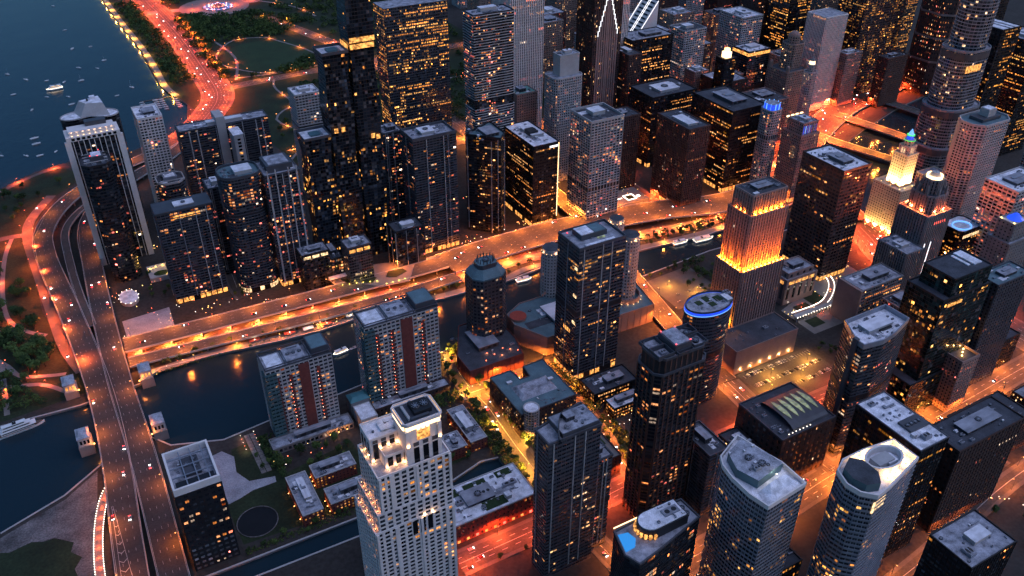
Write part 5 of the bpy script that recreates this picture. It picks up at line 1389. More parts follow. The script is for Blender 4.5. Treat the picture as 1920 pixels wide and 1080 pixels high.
# curved tower with the glowing oval roof
gr = [(64, 462), (64, 481), (98, 489), (112, 491), (119, 484), (121, 475), (117, 464), (107, 459), (89, 459)]
gr = [gr[0], gr[-1], gr[-2], gr[-3], gr[-4], gr[-5], gr[-6], gr[-7], gr[1]]
rr = tower('glowing_oval_roof_tower', 'curved glass tower with lamp-lit white oval roof court', [(gr, 0, 150)], 'blue_curtain', roof='roof_white', units=0, over=dict(p=.07, bay=3.0, floor=4.0, wf=.88, hf=.62, trim='steel_panel', sd=.6, pal='yellow'), near=220, parapet=3.5, parapet_mat='white_stone')
ring_part(rr, 'oval_wall', ellipse(84, 471, 13, 8, 28), 150.1, 155, 'white_stone', 1.4)
b = MB(); b.box(78, 92, 467, 475, 150.2, 154, 'pale_concrete'); b.box(76, 84, 469, 476, 150.2, 153, 'roof_white'); b.build('oval_plant', rr)
b = MB(); b.prism(ccw([(106, 462), (116, 467), (118, 476), (115, 484), (106, 487), (100, 480), (100, 468)]), 150.2, 157, 'teal_panel', top='roof_dark'); b.build('dark_cap', rr)
for k in range(6): part_box(rr, 'lit_hall_window', 101.5 + k * 2.1, 103.2 + k * 2.1, 489.6 + .24 * k, 490.0 + .3 * k, 138, 147, 'lobby_white')
for x, y in ((68, 471), (71, 465), (72, 479), (88, 461.6), (96, 463), (84, 481.5), (92, 482), (98.5, 472)): flood(rr, x, y, 150.2, (1, .56, .20), 3200, 'lamp_amber', .6)
# between the two: low glass link
rr = tower('low_glass_link', 'low glass block with a lit winter garden between the two glass towers', rt(100, 128, 410, 446, 38), 'glass', roof='roof_dark', units=3, over=dict(p=.3, pal='yellow'))
# swimming pool tower
pl = [(243, 406), (248, 425), (244, 435), (227, 432), (187, 423), (188, 405), (203, 404)]
rr = tower('pool_roof_tower', 'dark tower with a bright blue swimming pool and D-shaped white roof', [(pl, 0, 108)], 'glass', roof='roof_grey', units=0, over=dict(p=.06, trim='dark_metal', sd=.4), near=120, parapet=1.4, parapet_mat='slate_panel')
b = MB(); b.add([(x, y, 108.3) for x, y in ccw([(242.5, 409), (235.5, 410.5), (234, 417), (238.5, 422.5), (246, 423)])], [(0, 1, 2, 3, 4)], 'pool_light'); b.build('swimming_pool', rr)
dsh = [(222 + 9 * math.sin(math.pi * k / 10), 415 - 8.5 * math.cos(math.pi * k / 10)) for k in range(11)] + [(197, 423), (197, 407)]
b = MB(); b.prism(ccw(dsh), 108.2, 116, 'dark_metal'); b.prism(inset(ccw(dsh), 1), 116, 116.6, 'roof_white'); b.build('d_shaped_penthouse', rr)
for k in range(9):
    a = math.pi * (k + .5) / 9; x, y = 222 + 9.3 * math.sin(a), 415 - 8.8 * math.cos(a)
    part_box(rr, 'lit_lounge_window', x - .8, x + .8, y - .8, y + .8, 109, 112.5, 'lobby_light')
unit(rr, 'fan', 193, 412, 108.3, 4, 4, 3); unit(rr, 'fan', 193, 417, 108.3, 4, 4, 3); unit(rr, 'box', 206, 415, 116.6, 12, 6, 1)
for k in range(8):
    x = 240 - k * 5; b = MB(); b.box(x - 2.6, x + 2.4, 404.0 + .3 * k * 0, 404.5, 109.3, 109.9, 'crown_light'); b.build('roof_edge_light', rr)
# tower with glass arch on the roof
da = [(256, 327), (255.5, 344), (213, 344), (213, 318)]
rr = tower('glass_arch_tower', 'dark glass tower with a curved glass arch blade across its roof', [(ccw(da), 0, 138)], 'dark_band', roof='roof_grey', units=0, over=dict(p=.05, wall='dark_metal', trim='slate_panel', sd=.4, pal='warm'), near=260, parapet=1.6, parapet_mat='slate_panel')
part_box(rr, 'roof_block', 214, 244, 323, 343, 138.1, 142, 'slate_panel'); b = MB(); b.box(214.6, 243.4, 323.6, 342.4, 142, 142.1, 'roof_grey'); b.build('upper_roof', rr)
unit(rr, 'penthouse', 232, 331, 142.1, 7, 6, 4); unit(rr, 'fan', 226, 340, 142.1, 2, 2, 1.2); unit(rr, 'fan', 218, 328, 142.1, 2, 2, 1.4); unit(rr, 'box', 238, 339, 142.1, 3, 2, 1.4)
b = MB(); n = 16
for k in range(n):
    t0, t1 = k / n, (k + 1) / n
    def ap(t): return (247 - 24 * t ** 1.6, 345.5 - 27 * t, 138 + 11 * math.sin(math.pi * min(1, .08 + t * .92)))
    p, q = ap(t0), ap(t1)
    b.hexa([(p[0], p[1], 138), (q[0], q[1], 138), (q[0] + .8, q[1], 138), (p[0] + .8, p[1], 138), p, q, (q[0] + .8, q[1], q[2]), (p[0] + .8, p[1], p[2])], 'blue_glass')
b.build('glass_arch', rr)
tower('arch_tower_annex', 'dark lower annex stuck to the glass arch tower', rt(196, 212, 318, 338, 96), 'dark_band', roof='roof_grey', units=1)
rr = tower('roof_garden_block', 'low block with a lamp-lit roof garden beside the dark cluster tower', rt(140, 168, 248, 280, 20), 'brick', roof='pale_paving', units=0, over=dict(p=.15))
for k in range(14): flood(rr, 143 + (k * 7.3) % 22, 252 + (k * 5.1) % 25, 20.2, (1, .5, .2), 260 if k % 2 else 0, 'lamp_orange', .45)
for k in range(4): part_box(rr, 'planter', 144 + k * 6, 147.5 + k * 6, 254 + (k % 2) * 12, 262 + (k % 2) * 12, 20.1, 20.9, 'lawn')

# ---------------- pale stepped tower (foreground)
pt = dict(wall='white_stone', bay=5.3, floor=3.9, wf=.64, hf=.64, pd=.5, sd=.38, p=.09, pal='amber', frame='dark_metal', blinds=.16)
rr = tower('pale_stepped_tower', 'pale stone stepped tower with glowing crown rising from the foreground',
           [(rectp(316, 374, 280, 320), 0, 92), (rectp(316.6, 371, 282, 319.4), 92, 108), (rectp(317.2, 368, 284, 318.8), 108, 140)], 'white_grid', roof='roof_grey', units=0, over=pt, near=300, parapet=1.0, parapet_mat='white_stone')
def stone(name, x0, x1, y0, y1, z0, z1, top='roof_white'):
    b = MB(); b.prism(rectp(x0, x1, y0, y1), z0, z1, 'white_stone', top=top); o = b.build(name, rr)
    ring_part(rr, name + '_coping', inset(rectp(x0, x1, y0, y1), .6), z1 - .5, z1 + 1.1, 'white_stone', .75)
    return o
stone('shoulder_block', 341, 366, 286, 303.5, 140.05, 159)
stone('front_block', 341, 360, 303.5, 313, 140.05, 150, 'roof_grey')
stone('crown_block', 321.5, 346.5, 297, 317, 140.05, 174, 'roof_dark')
b = MB(); b.box(352, 356, 290, 299, 159.1, 160.6, 'roof_white'); b.box(346, 354, 296, 299, 159.1, 160.1, 'roof_white'); b.box(344, 345, 290, 300, 159.1, 159.5, 'roof_grey'); b.build('shoulder_hatch', rr)
cr = chamfer(320.4, 347.6, 296, 318.1, 2.6)
ring_part(rr, 'glowing_cornice', inset(cr, .5), 169.6, 173.2, 'crown_light', .35)
ring_part(rr, 'crown_cornice', cr, 173.2, 175.6, 'white_stone', .5)
b = MB(); b.add([(x, y, 174.2) for x, y in inset(cr, 1.4)], [tuple(range(8))], 'roof_dark'); b.box(325, 337, 300, 312, 174.3, 177.4, 'dark_metal'); b.box(340.5, 342.2, 300, 314, 174.3, 176, 'pale_concrete'); b.box(328, 341, 313, 315, 174.3, 176, 'slate_panel'); b.build('crown_roof', rr)
unit(rr, 'fan', 328, 306, 177.4, 5.6, 5.6, 1.2); unit(rr, 'fan', 334, 306, 177.4, 5.6, 5.6, 1.2); unit(rr, 'duct', 331, 298.5, 174.3, 9, 3, 1.6)
for k in range(3):     # tall dark windows of the crown's north face
    part_box(rr, 'tall_window', 324.4 + k * 6.6, 328.2 + k * 6.6, 316.7, 317.25, 138.5, 153, 'dark_glass')
    part_box(rr, 'square_window', 324.4 + k * 6.6, 328.2 + k * 6.6, 316.7, 317.25, 154.4, 157.6, 'slate_panel')
for k in range(4):
    part_box(rr, 'tall_window', 343.2 + k * 5.8, 346.6 + k * 5.8, 303.2, 303.75, 150.5 if k < 3 else 142, 155, 'dark_glass')
    part_box(rr, 'square_window', 343.2 + k * 5.8, 346.6 + k * 5.8, 303.2, 303.75, 155.8, 158.2, 'slate_panel')
for k in range(3): part_box(rr, 'tall_window', 343.4 + k * 5.6, 347.0 + k * 5.6, 312.7, 313.25, 141.5, 149, 'dark_glass')
for k in range(3): part_box(rr, 'tall_window', 365.7, 366.25, 288 + k * 5.2, 291 + k * 5.2, 142, 155, 'dark_glass')
for k in range(3): part_box(rr, 'tall_window', 333 + k * 5.6, 336.6 + k * 5.6, 319.9, 320.75, 78, 91, 'dark_glass')
for x in (317.4, 322.2, 341, 359.6, 367): part_box(rr, 'stone_pilaster', x - .9, x + .9, 318.6 if x > 318 else 318.4, 319.9, 108.2, 139.6, 'white_stone')
for x in (317.4, 322.2, 341, 359.6, 372.8): part_box(rr, 'stone_pilaster', x - .9, x + .9, 319.8, 321.2, 0, 91.6, 'white_stone')
part_box(rr, 'belvedere_window', 329.5, 338.5, 316.7, 317.3, 159, 167, 'lobby_light')
for k in range(3): part_box(rr, 'belvedere_light', 329.8 + k * 3.2, 331.8 + k * 3.2, 316.8, 317.4, 167.6, 169.2, 'crown_light')
for x in (323, 345.4): part_box(rr, 'crown_pilaster', x - 1.2, x + 1.2, 316.9, 318.4, 156, 169.4, 'white_stone')
for x, y, z, w in ((341.9, 304.6, 150.1, 1500), (347.6, 304.6, 150.1, 1500), (353.4, 304.6, 150.1, 1500), (359, 304.6, 150.1, 1500), (364.8, 304.6, 140.2, 1500), (342, 314.2, 140.2, 1500), (347.4, 314.2, 140.2, 1500), (353, 314.2, 140.2, 1500), (359, 314.2, 140.2, 1500),
                   (367.0, 290, 140.2, 1300), (367.0, 297, 140.2, 1300), (323, 319, 156, 2600), (345.4, 319, 156, 2600), (346, 300, 160, 3000)):
    flood(rr, x, y, z, (1, .48, .18), w * .5, 'crown_light', .34)
for k in range(8): flood(rr, 369.6, 286 + k * 4.3, 108.3, (1, .34, .10), 520 if k % 2 else 0, 'crown_light', .34)
for k in range(8): flood(rr, 372.6, 284 + k * 4.5, 92.3, (1, .34, .10), 520 if k % 2 else 0, 'crown_light', .34)
for x in (338.6, 332.2): flood(rr, x, 320.9, 91.8, (1, .56, .25), 900, 'crown_light', .34)

# ---------------- brick riverside apartment towers
def river_tower(name, label, x0, x1, y0, y1, h, seed):
    st = dict(wall='pale_concrete', bay=4.2, floor=4.1, wf=.74, hf=.55, pd=.35, sd=.45, p=.10, pal='mixed', frame='dark_metal', body='red_brick')
    r = tower(name, label, rt(x0, x1, y0, y1, h), 'grey_grid', roof='roof_grey', units=0, over=st, near=220, seed=seed, parapet=0)
    w = x1 - x0
    part_box(r, 'brick_strip', x0 + w * .36, x0 + w * .52, y1 + .2, y1 + .9, 6, h - 2, 'red_brick')
    for f in (.20, .62, .82): part_box(r, 'brick_strip', x0 + w * f, x0 + w * f + 3.2, y1 + .15, y1 + .7, 6, h - 10, 'red_brick')
    st2 = dict(ST['blue_curtain']); st2.update(wall='teal_panel', trim='teal_panel', floor=4.1, bay=3.4, p=.04, wf=.84, hf=.5, sd=.5, tint=(.02, .045, .05))
    fr, wn = MB(), Wins(); b = MB(); cp = rectp(x1 - 9, x1 + 1.4, y1 - 8, y1 + 1.4)
    b.prism(cp, 8, h - 3, 'teal_panel'); facade(fr, wn, cp, 8, h - 3, st2, np.random.default_rng(seed))
    b.build('glass_corner', r); fr.build('corner_frame', r, kind='stuff'); wn.build(r, 'corner_panes')
    for f in (.20, .62, .82):
        for k in range(int((h - 20) / 4.1)):
            q = MB(); x = x0 + w * f + 1.6; z = 9 + k * 4.1
            q.box(x - 1.8, x + 1.8, y1 + .7, y1 + 2.0, z, z + .25, 'pale_concrete'); q.box(x - 1.8, x + 1.8, y1 + 1.9, y1 + 2.0, z + .25, z + 1.2, 'dark_metal')
            bo = q.build('balcony', r)
            q = MB(); q.ball((x + 1.2, y1 + 1.3, z + 2.6), .26, 'lamp_red' if k % 3 else 'lamp_white', 5, 3); q.build('balcony_lamp', bo)
    # open roof frame, terraces and plant
    b = MB()
    for xx in (x0, x0 + w * .33, x0 + w * .7, x1): b.box(xx - .4, xx + .4, y0, y1, h + 3.4, h + 4.1, 'slate_panel')
    for yy in (y0, y1): b.box(x0 - .5, x1 + .5, yy - .45, yy + .45, h + 3.38, h + 4.14, 'slate_panel')
    for xx in (x0, x0 + w * .33, x0 + w * .7, x1):
        for yy in (y0 + .5, y1 - .5): b.box(xx - .35, xx + .35, yy - .35, yy + .35, h, h + 3.4, 'slate_panel')
    b.build('roof_frame', r)
    ring_part(r, 'parapet', inset(rectp(x0, x1, y0, y1), 1), h, h + 1.2, 'slate_panel', .5)
    b = MB(); b.box(x0 + w * .38, x0 + w * .66, y0 + 2, y1 - 3, h + .1, h + 2.6, 'roof_grey'); b.box(x0 + w * .72, x1 - 3, y0 + 3, y1 - 3, h + .1, h + .5, 'roof_white'); b.build('roof_terrace', r)
    b = MB(); b.box(x0 + 1.5, x0 + w * .29, y0 + 2, y1 - 2.2, h + .1, h + 8, 'slate_panel'); b.box(x0 + 2.4, x0 + w * .29 - .9, y0 + 2.9, y1 - 3.1, h + 8, h + 8.1, 'roof_teal'); b.build('plant_tower', r)
    for k in range(3): unit(r, 'fan', x0 + w * (.42 + .09 * k), (y0 + y1) / 2, h + 2.6, 3.4, 3.4, 1.4)
    unit(r, 'duct', x0 + w * .5, y0 + 5, h + 2.6, 9, 3, 1.4)
    return r
river_tower('brick_river_tower', 'lower red and white brick apartment tower standing in the river bend', 329, 388, 74, 99, 80, 31)
river_tower('tall_brick_river_tower', 'taller red and white brick apartment tower with teal glass corner', 225, 297, 72, 99, 94, 32)
rr = tower('river_tower_base', 'grey terraced base of the lower brick river tower', rt(322, 396, 99.8, 114, 6), 'grey_grid', roof='roof_grey', units=3, over=dict(p=.05, floor=6, wall='grey_concrete'), parapet=1)
for k in range(3): flood(rr, 345 - k * 8, 117, 3, (1, .35, .08), 1500, 'lamp_orange', .5)
rr = tower('teal_roof_pavilion', 'low pavilion with teal roof, pale deck and glowing windows', rt(301, 317, 102, 124, 14), 'grey_grid', roof='roof_white', units=0, over=dict(nowin=True, sd=0, pd=0), parapet=.4)
b = MB(); b.prism(rectp(300, 318, 88, 101.5), 0, 18, 'grey_concrete', top='teal_roof'); b.hexa([(299.5, 87.5, 18), (318.5, 87.5, 18), (318.5, 102, 18), (299.5, 102, 18), (303, 92, 20.5), (315, 92, 20.5), (315, 97, 20.5), (303, 97, 20.5)], 'teal_roof'); b.build('teal_hip_roof', rr)
for k in range(2): part_box(rr, 'lit_window', 302.5 + k * 7.5, 308.5 + k * 7.5, 124.1, 124.4, 8.5, 11.5, 'lobby_light')
tower('tall_river_tower_base', 'brick and stone base wing of the taller river tower', rt(222, 299, 99.8, 112, 9), 'brick', roof='roof_grey', units=3, over=dict(p=.1))

# ---------------- octagon tower on brick podium
oc = chamfer(135, 172, 42, 74, 8)
rr = tower('octagon_tower', 'octagonal grey apartment tower with blue mansard hat roof', [(oc, 16, 88)], 'grey_grid', roof='roof_teal', units=0, over=dict(wall='slate_panel', bay=4.4, floor=4.2, wf=.66, hf=.56, p=.10, pal='mixed'), near=240, parapet=0)
b = MB(); b.prism(oc, 88, 89.5, 'roof_teal'); b.prism(inset(oc, .5), 89.5, 96, 'roof_teal', poly2=inset(oc, 6)); b.prism(inset(oc, 8), 96, 101, 'slate_panel', top='roof_teal'); b.build('mansard_roof', rr)
b = MB()
for k in range(16):
    a = math.pi * (k + .5) / 8; x, y = 153.5 + 9 * math.cos(a), 58 + 7.5 * math.sin(a); b.box(x - .35, x + .35, y - .35, y + .35, 101, 106, 'slate_panel')
b.build('roof_fins', rr)
unit(rr, 'fan', 153, 58, 101, 7, 7, 3)
rr = tower('brick_podium', 'red brick podium under the octagonal tower', [(ccw([(134, 38), (176, 38), (200, 84), (200, 112), (140, 112), (134, 84)]), 0, 16)], 'brick', roof='roof_dark', units=3, over=dict(wall='red_brick', p=.02, nowin=True, pd=.6, bay=5, sd=0, wf=.9))
for k in range(7): flood(rr, 142 + k * 6, 104 - (k % 3) * 5, 16.2, (1, .35, .15), 900 if k % 2 else 0, 'lamp_red', .5)
# ---------------- hotel with lantern turrets and dark slab
rr = tower('turret_hotel_base', 'wide low hotel base with blank pink flank and grey roof', [(ccw([(104, 40), (126, 52), (128, 72), (110, 108), (60, 110), (-22, 112), (-30, 70), (20, 40)]), 0, 22)], 'pink_grid', roof='roof_teal', units=4, over=dict(wall='pink_stone', nowin=True, pd=.3, bay=8, sd=0, wf=.95))
b = MB(); b.prism(ellipse(118, 62, 9, 9, 20), 22.1, 25, 'pink_stone', top='awning_red'); b.build('round_pavilion', rr)
for i, (x, y, r, h, lab) in enumerate(((64, 38, 10.5, 76, 'pale cylindrical turret with lamp-lit crown on the river side of the dark slab'), (-4, 84, 10, 96, 'pale cylindrical turret with lamp-lit crown rising over the bridge ramp'), (-16, 42, 8.5, 92, 'turret showing only its glowing top behind the dark slab roof'))):
    t = tower('lantern_turret', lab, [(ellipse(x, y, r, r, 20), 22, h)], 'grey_grid', roof='roof_dark', units=0, over=dict(wall='pale_concrete', bay=3, floor=4.0, wf=.5, hf=.5, p=.05, pd=.3, sd=.3), near=60, parapet=0)
    b = MB(); b.prism(ellipse(x, y, r - .8, r - .8, 20), h, h + 5, 'pale_concrete', top='roof_dark'); b.build('crown_drum', t)
    for k in range(12):
        a = math.pi * k / 6; flood(t, x + (r - .1) * math.cos(a), y + (r - .1) * math.sin(a), h + .05, (1, .5, .24), 900 if k % 3 == 0 else 0, 'crown_light', .42)
    t['group'] = 'lantern turrets of the hotel'
ring_part(rr, 'round_skirt', ellipse(-4, 84, 15, 15, 24), 22.1, 28, 'pink_stone', 1)
for k in range(7):
    a = R(20 + k * 22); flood(rr, -4 + 17.5 * math.cos(a), 84 + 17.5 * math.sin(a), 22.3, (1, .45, .2), 220, 'crown_light', .4)
tower('hotel_link_wing', 'narrow grey wing joining the hotel turrets', rt(-14, 58, 44, 62, 80, 22), 'grey_grid', roof='roof_grey', units=3, over=dict(p=.05))
rr = tower('dark_slab_hotel', 'dark glass slab tower with white roof box and lit roof terrace', rt(58, 109, 120, 156, 150), 'dark_band', roof='roof_grey', units=0, over=dict(p=.07, wall='dark_metal', trim='slate_panel', sd=.3, pal='amber'), near=280, lobby='lobby_light', seed=9, parapet=2.4, parapet_mat='slate_panel')
b = MB(); b.box(70, 98, 126, 142, 150.1, 155, 'slate_panel'); b.box(84, 97.5, 127, 141, 155, 155.6, 'roof_white'); b.box(71, 83, 127, 141, 155, 155.3, 'roof_teal'); b.build('roof_box', rr)
b = MB(); b.box(68, 100, 150, 153, 150.1, 151, 'roof_white'); b.build('roof_walk', rr)
part_box(rr, 'roof_pool_light', 74, 82, 143.5, 146, 150.2, 150.8, 'skylight_glow')
for x in (66, 102): flood(rr, x, 124, 150.2, (1, .1, .1), 0, 'beacon_red', .5)
for k in range(2): part_box(rr, 'lit_meeting_room', 109.3, 109.6, 136 + k * 6, 141 + k * 6, 54, 58, 'lobby_light')
for k in range(3): part_box(rr, 'lit_corner_suite', 109.3, 109.6, 150, 155, 128 - k * 30, 131 - k * 30, 'lobby_white')
# ---------------- U-shaped brick block with round glass stair
rr = tower('u_shaped_brick_block', 'dark brick block around a notched court with a white round stair tower', [(ccw([(136, 142), (158, 142), (160, 158), (170, 158), (172, 142), (194, 142), (194, 202), (136, 202)]), 0, 28)], 'brick', roof='roof_teal', units=0, over=dict(p=.12, wall='dark_brick', bay=3.4, floor=4), near=140, parapet=.8, parapet_mat='slate_panel')
b = MB(); b.hexa([(146, 164, 28.1), (184, 164, 28.1), (184, 186, 28.1), (146, 186, 28.1), (150, 168, 31), (180, 168, 31), (180, 182, 31), (150, 182, 31)], 'roof_grey'); b.build('raised_roof', rr)
unit(rr, 'white', 182, 158, 28, 5, 3, 2); unit(rr, 'white', 147, 174, 31, 5, 3, 1.5)
t = tower('round_stair_tower', 'white gridded round glass stair tower with white disc roof', [(ellipse(184, 202, 7, 7, 18), 0, 33)], 'white_grid', roof='roof_white', units=0, over=dict(wall='pale_concrete', bay=2.4, floor=3, wf=.8, hf=.76, p=.03, tint=(.08, .09, .10)), parapet=.6)
# ---------------- pier warehouse (brick, white roof) beside the slip
rr = tower('brick_pier_warehouse', 'long red brick pier warehouse with white patched roof beside the slip', rt(226, 306, 243, 282, 20), 'brick', roof='roof_white', units=10, over=dict(wall='red_brick', p=.10, bay=4, floor=4.6), near=120, parapet=.8, parapet_mat='pale_concrete')
for (x0, x1, y0, y1) in ((282, 298, 246, 254), (256, 276, 246, 255), (232, 246, 245, 252), (250, 270, 270, 279)): part_box(rr, 'dark_roof_patch', x0, x1, y0, y1, 20.1, 20.5, 'lawn')
for x, y, w, d, h in ((262, 262, 9, 5, 3), (275, 262, 5, 4, 3), (240, 262, 12, 4, 2), (248, 274, 5, 5, 4), (286, 262, 6, 4, 3), (296, 272, 14, 12, .6)): unit(rr, 'white' if h < 1 or w < 6 else 'box', x, y, 20, w, d, h)
for k in range(9): part_box(rr, 'shop_light', 230 + k * 8.2, 232.4 + k * 8.2, 282.3, 282.6, 1, 3.4, 'lobby_light' if k % 3 else 'red_sign')
# row houses
for i, (nm, lb, x0, x1, y0, y1) in enumerate((('row_house', 'long flat-roofed brick row house lining the lawn west of the pit', 381, 398, 158, 206), ('row_house', 'flat-roofed brick row house across the court near the river towers', 340, 376, 154, 171), ('row_house', 'flat-roofed brick row house closest to the slip', 332, 374, 186, 205),
                                           ('row_house', 'long flat-roofed brick row house beside the tree-lined street', 226, 242, 147, 196), ('row_house', 'short flat-roofed brick row house tucked behind the pale tower', 246, 262, 176, 197), ('row_house', 'small flat-roofed brick house between the two west rows', 262, 276, 146, 164))):
    t = tower(nm, lb, rt(x0, x1, y0, y1, 12), 'brick', cat='house', roof='roof_grey', units=4, over=dict(wall='red_brick', p=.22, pal='amber', floor=3.4, bay=3.2), parapet=.7, parapet_mat='pale_concrete', near=60)
    t['group'] = 'row houses by the slip'
    for k in range(3): flood(t, x1 + 1.2, y0 + (y1 - y0) * (k + .5) / 3, 1.2, (1, .35, .1), 500, 'lamp_orange', .4)
# lakeside plaza building and the building under the highway's edge
rr = tower('screen_roof_block', 'block with white-framed open roof and dotted dark facade beside the highway', rt(451, 484, 164, 208, 80), 'dark_office', roof='roof_grey', units=0, over=dict(wall='dark_metal', bay=4.6, floor=5.0, wf=.62, hf=.48, row=0, p=.13, pal='mixed', tint=(.10, .10, .11)), near=200, parapet=0)
ring_part(rr, 'white_roof_wall', inset(rectp(451.6, 483.4, 165, 207), 1), 80.1, 86, 'white_stone', 1.6)
b = MB()
for x in (457, 465, 473): b.box(x - .4, x + .4, 167, 205, 84.4, 85.2, 'steel_panel')
for y in (174, 184, 194): b.box(453, 482, y - .4, y + .4, 84.5, 85.3, 'steel_panel')
b.build('roof_trellis', rr)
b = MB(); b.box(461, 474, 174, 192, 80.2, 83.5, 'slate_panel'); b.box(454, 481, 198, 204, 80.2, 84, 'dark_metal'); b.build('roof_plant', rr)
for x, y in ((464, 178), (464, 186), (470, 182)): unit(rr, 'fan', x, y, 83.5, 4, 4, 1.2)
# low roofs
rr = tower('white_roof_shops', 'low shops with long white roof beside the garden court', rt(62, 106, 206, 222, 12), 'dark_office', roof='roof_white', units=2, over=dict(p=.3))
rr = tower('court_shops', 'low dark shops with lit skylights behind the dark slab hotel', rt(62, 112, 172, 198, 14), 'dark_office', roof='roof_dark', units=5, over=dict(p=.3))
rr = tower('low_shadow_block', 'plain dark box block at the foot of the cluster tower', rt(92, 111, 316, 352, 66), 'dark_band', roof='roof_dark', units=2, over=dict(p=.0))
tower('hall_annex', 'brick annex with stair lights beside the skylit hall', rt(42, 62, 312, 340, 34), 'brick', roof='roof_dark', units=2)
rr = empty('glowing_tent', (452, -140, 0), 'white glowing lozenge-shaped tent pavilion beside the highway', 'pavilion')
b = MB(); b.prism(ellipse(468, -208, 10, 15, 20), .1, 4.5, 'pale_concrete', top='roof_white'); b.build('tent_roof', rr)
for k in range(12):
    a = math.pi * k / 6; flood(rr, 468 + 10.6 * math.cos(a), -208 + 15.6 * math.sin(a), 4.2, (1, .75, .5), 300 if k % 3 == 0 else 0, 'lamp_white', .42)
rr = empty('lakeside_pool_deck', (430, -250, 0), 'lit terrace deck with dark pond between two lakeside towers', 'terrace')
b = MB(); b.box(412, 440, -262, -232, .1, 6, 'pale_concrete'); b.build('terrace_deck', rr)
b = MB(); b.add([(x, y, 6.1) for x, y in ellipse(426, -240, 9, 6, 20)], [tuple(range(20))], 'lawn'); b.build('terrace_pond', rr)
for x, y in ((415, -258), (422, -257), (430, -256), (437, -254), (416, -248), (420, -236)): flood(rr, x, y, 6.2, (1, .55, .12), 1500, 'lamp_yellow', .6)
# riverside plaza with curved lawns
rr = empty('riverside_plaza', (205, -125, 9), 'pale riverside plaza with curved planting beds and a lit retaining wall', 'plaza')
b = MB(); b.prism(ccw([(262, -128), (258, -113), (245, -112), (215, -84), (180, -80), (160, -112), (190, -128), (222, -136)]), 7.6, 9.6, 'pale_concrete', top='pale_paving'); b.build('plaza_deck', rr)
for pts in ([(232, -106), (218, -110), (212, -102), (220, -94), (230, -98)], [(196, -108), (178, -106), (176, -98), (192, -92), (202, -98)], [(250, -118), (238, -116), (236, -108), (246, -108)]):
    b = MB(); b.prism(ccw(pts), 9.6, 10.1, 'pavement', top='grass'); b.build('planting_bed', rr)
for k in range(10): flood(rr, 252 - k * 7.5, -84 - (10 - k) * 2.2 * (k < 6) , 9.6, (1, .62, .15), 900, 'lamp_yellow', .5)
rr = empty('plaza_canopy', (262, -118, 9), 'long flat white canopy at the edge of the riverside plaza', 'canopy')
b = MB(); b.box(236, 262, -124, -117, 13, 13.7, 'roof_white'); b.build('canopy_roof', rr)
for x in (238, 249, 260): part_box(rr, 'canopy_post', x - .3, x + .3, -118.6, -118, 9, 13, 'slate_panel')
# roof-garden corner with white outlines by the avenue
rr = empty('sunken_garden', (-150, -112, 0), 'small garden court outlined with bright white light strips beside the broad deck', 'garden')
b = MB(); b.box(-186, -132, -150, -112, .1, 9.4, 'grey_concrete'); b.build('garden_deck', rr)
for (x0, x1, y0, y1) in ((-140, -139, -146, -128), (-152, -140, -129, -128), (-170, -156, -120, -119), (-171, -170, -132, -120), (-170, -158, -133, -132), (-157, -156, -133, -120), (-178, -174, -126, -122)):
    b = MB(); b.box(x0, x1, y0, y1, 9.5, 10, 'lamp_white'); b.build('light_strip', rr)
b = MB(); b.prism(ellipse(-163, -126, 5, 5, 12), 9.4, 10, 'lawn'); b.build('round_bed', rr)
# curved lit walkway and gallery on the west plaza
rr = empty('plaza_colonnade', (-185, 190, 0), 'long white colonnade lined with bright lights across the plaza', 'colonnade')
b = MB(); b.box(-222, -158, 184, 190, 5.5, 6.3, 'pale_concrete'); b.build('colonnade_roof', rr)
for k in range(16):
    x = -220 + k * 4.1; part_box(rr, 'column', x - .35, x + .35, 189, 189.7, 0, 5.5, 'pale_concrete')
    flood(rr, x, 190.3, 5.4, (1, .85, .65), 350 if k % 3 == 0 else 0, 'lamp_white', .42)
rr = empty('curved_walkway', (-230, 165, 0), 'curved pink walkway with bright edge strips crossing the plaza', 'walkway')
wl = smooth_line([(-166, 178, .5), (-205, 180, 2.4), (-232, 168, 3), (-252, 150, 2), (-262, 128, .5)], 5)
b = MB(); wallstrip(b, wl, 0, 6, -.3, .3, 'pink_stone'); b.build('walkway_deck', rr)
for s in (-1, 1):
    b = MB(); wallstrip(b, wl, s * 3.2, .35, .2, .9, 'lamp_white'); b.build('edge_strip', rr)
for k in range(18):
    x, y = -176 - (k * 11.7) % 90, 160 + (k * 7.9) % 50
    lamp(x, y, .02, k, 'lamp_red' if k % 3 else 'lamp_white', 220, 'low glowing lamp among the beds of the west plaza', 'lamps on the west plaza', 4, .5)
for i, (x0, x1, y0, y1) in enumerate(((-196, -176, 166, 182), (-222, -200, 150, 176), (-186, -168, 192, 206))):
    sheet('plaza_bed', rectp(x0, x1, y0, y1), .05, 'grass')
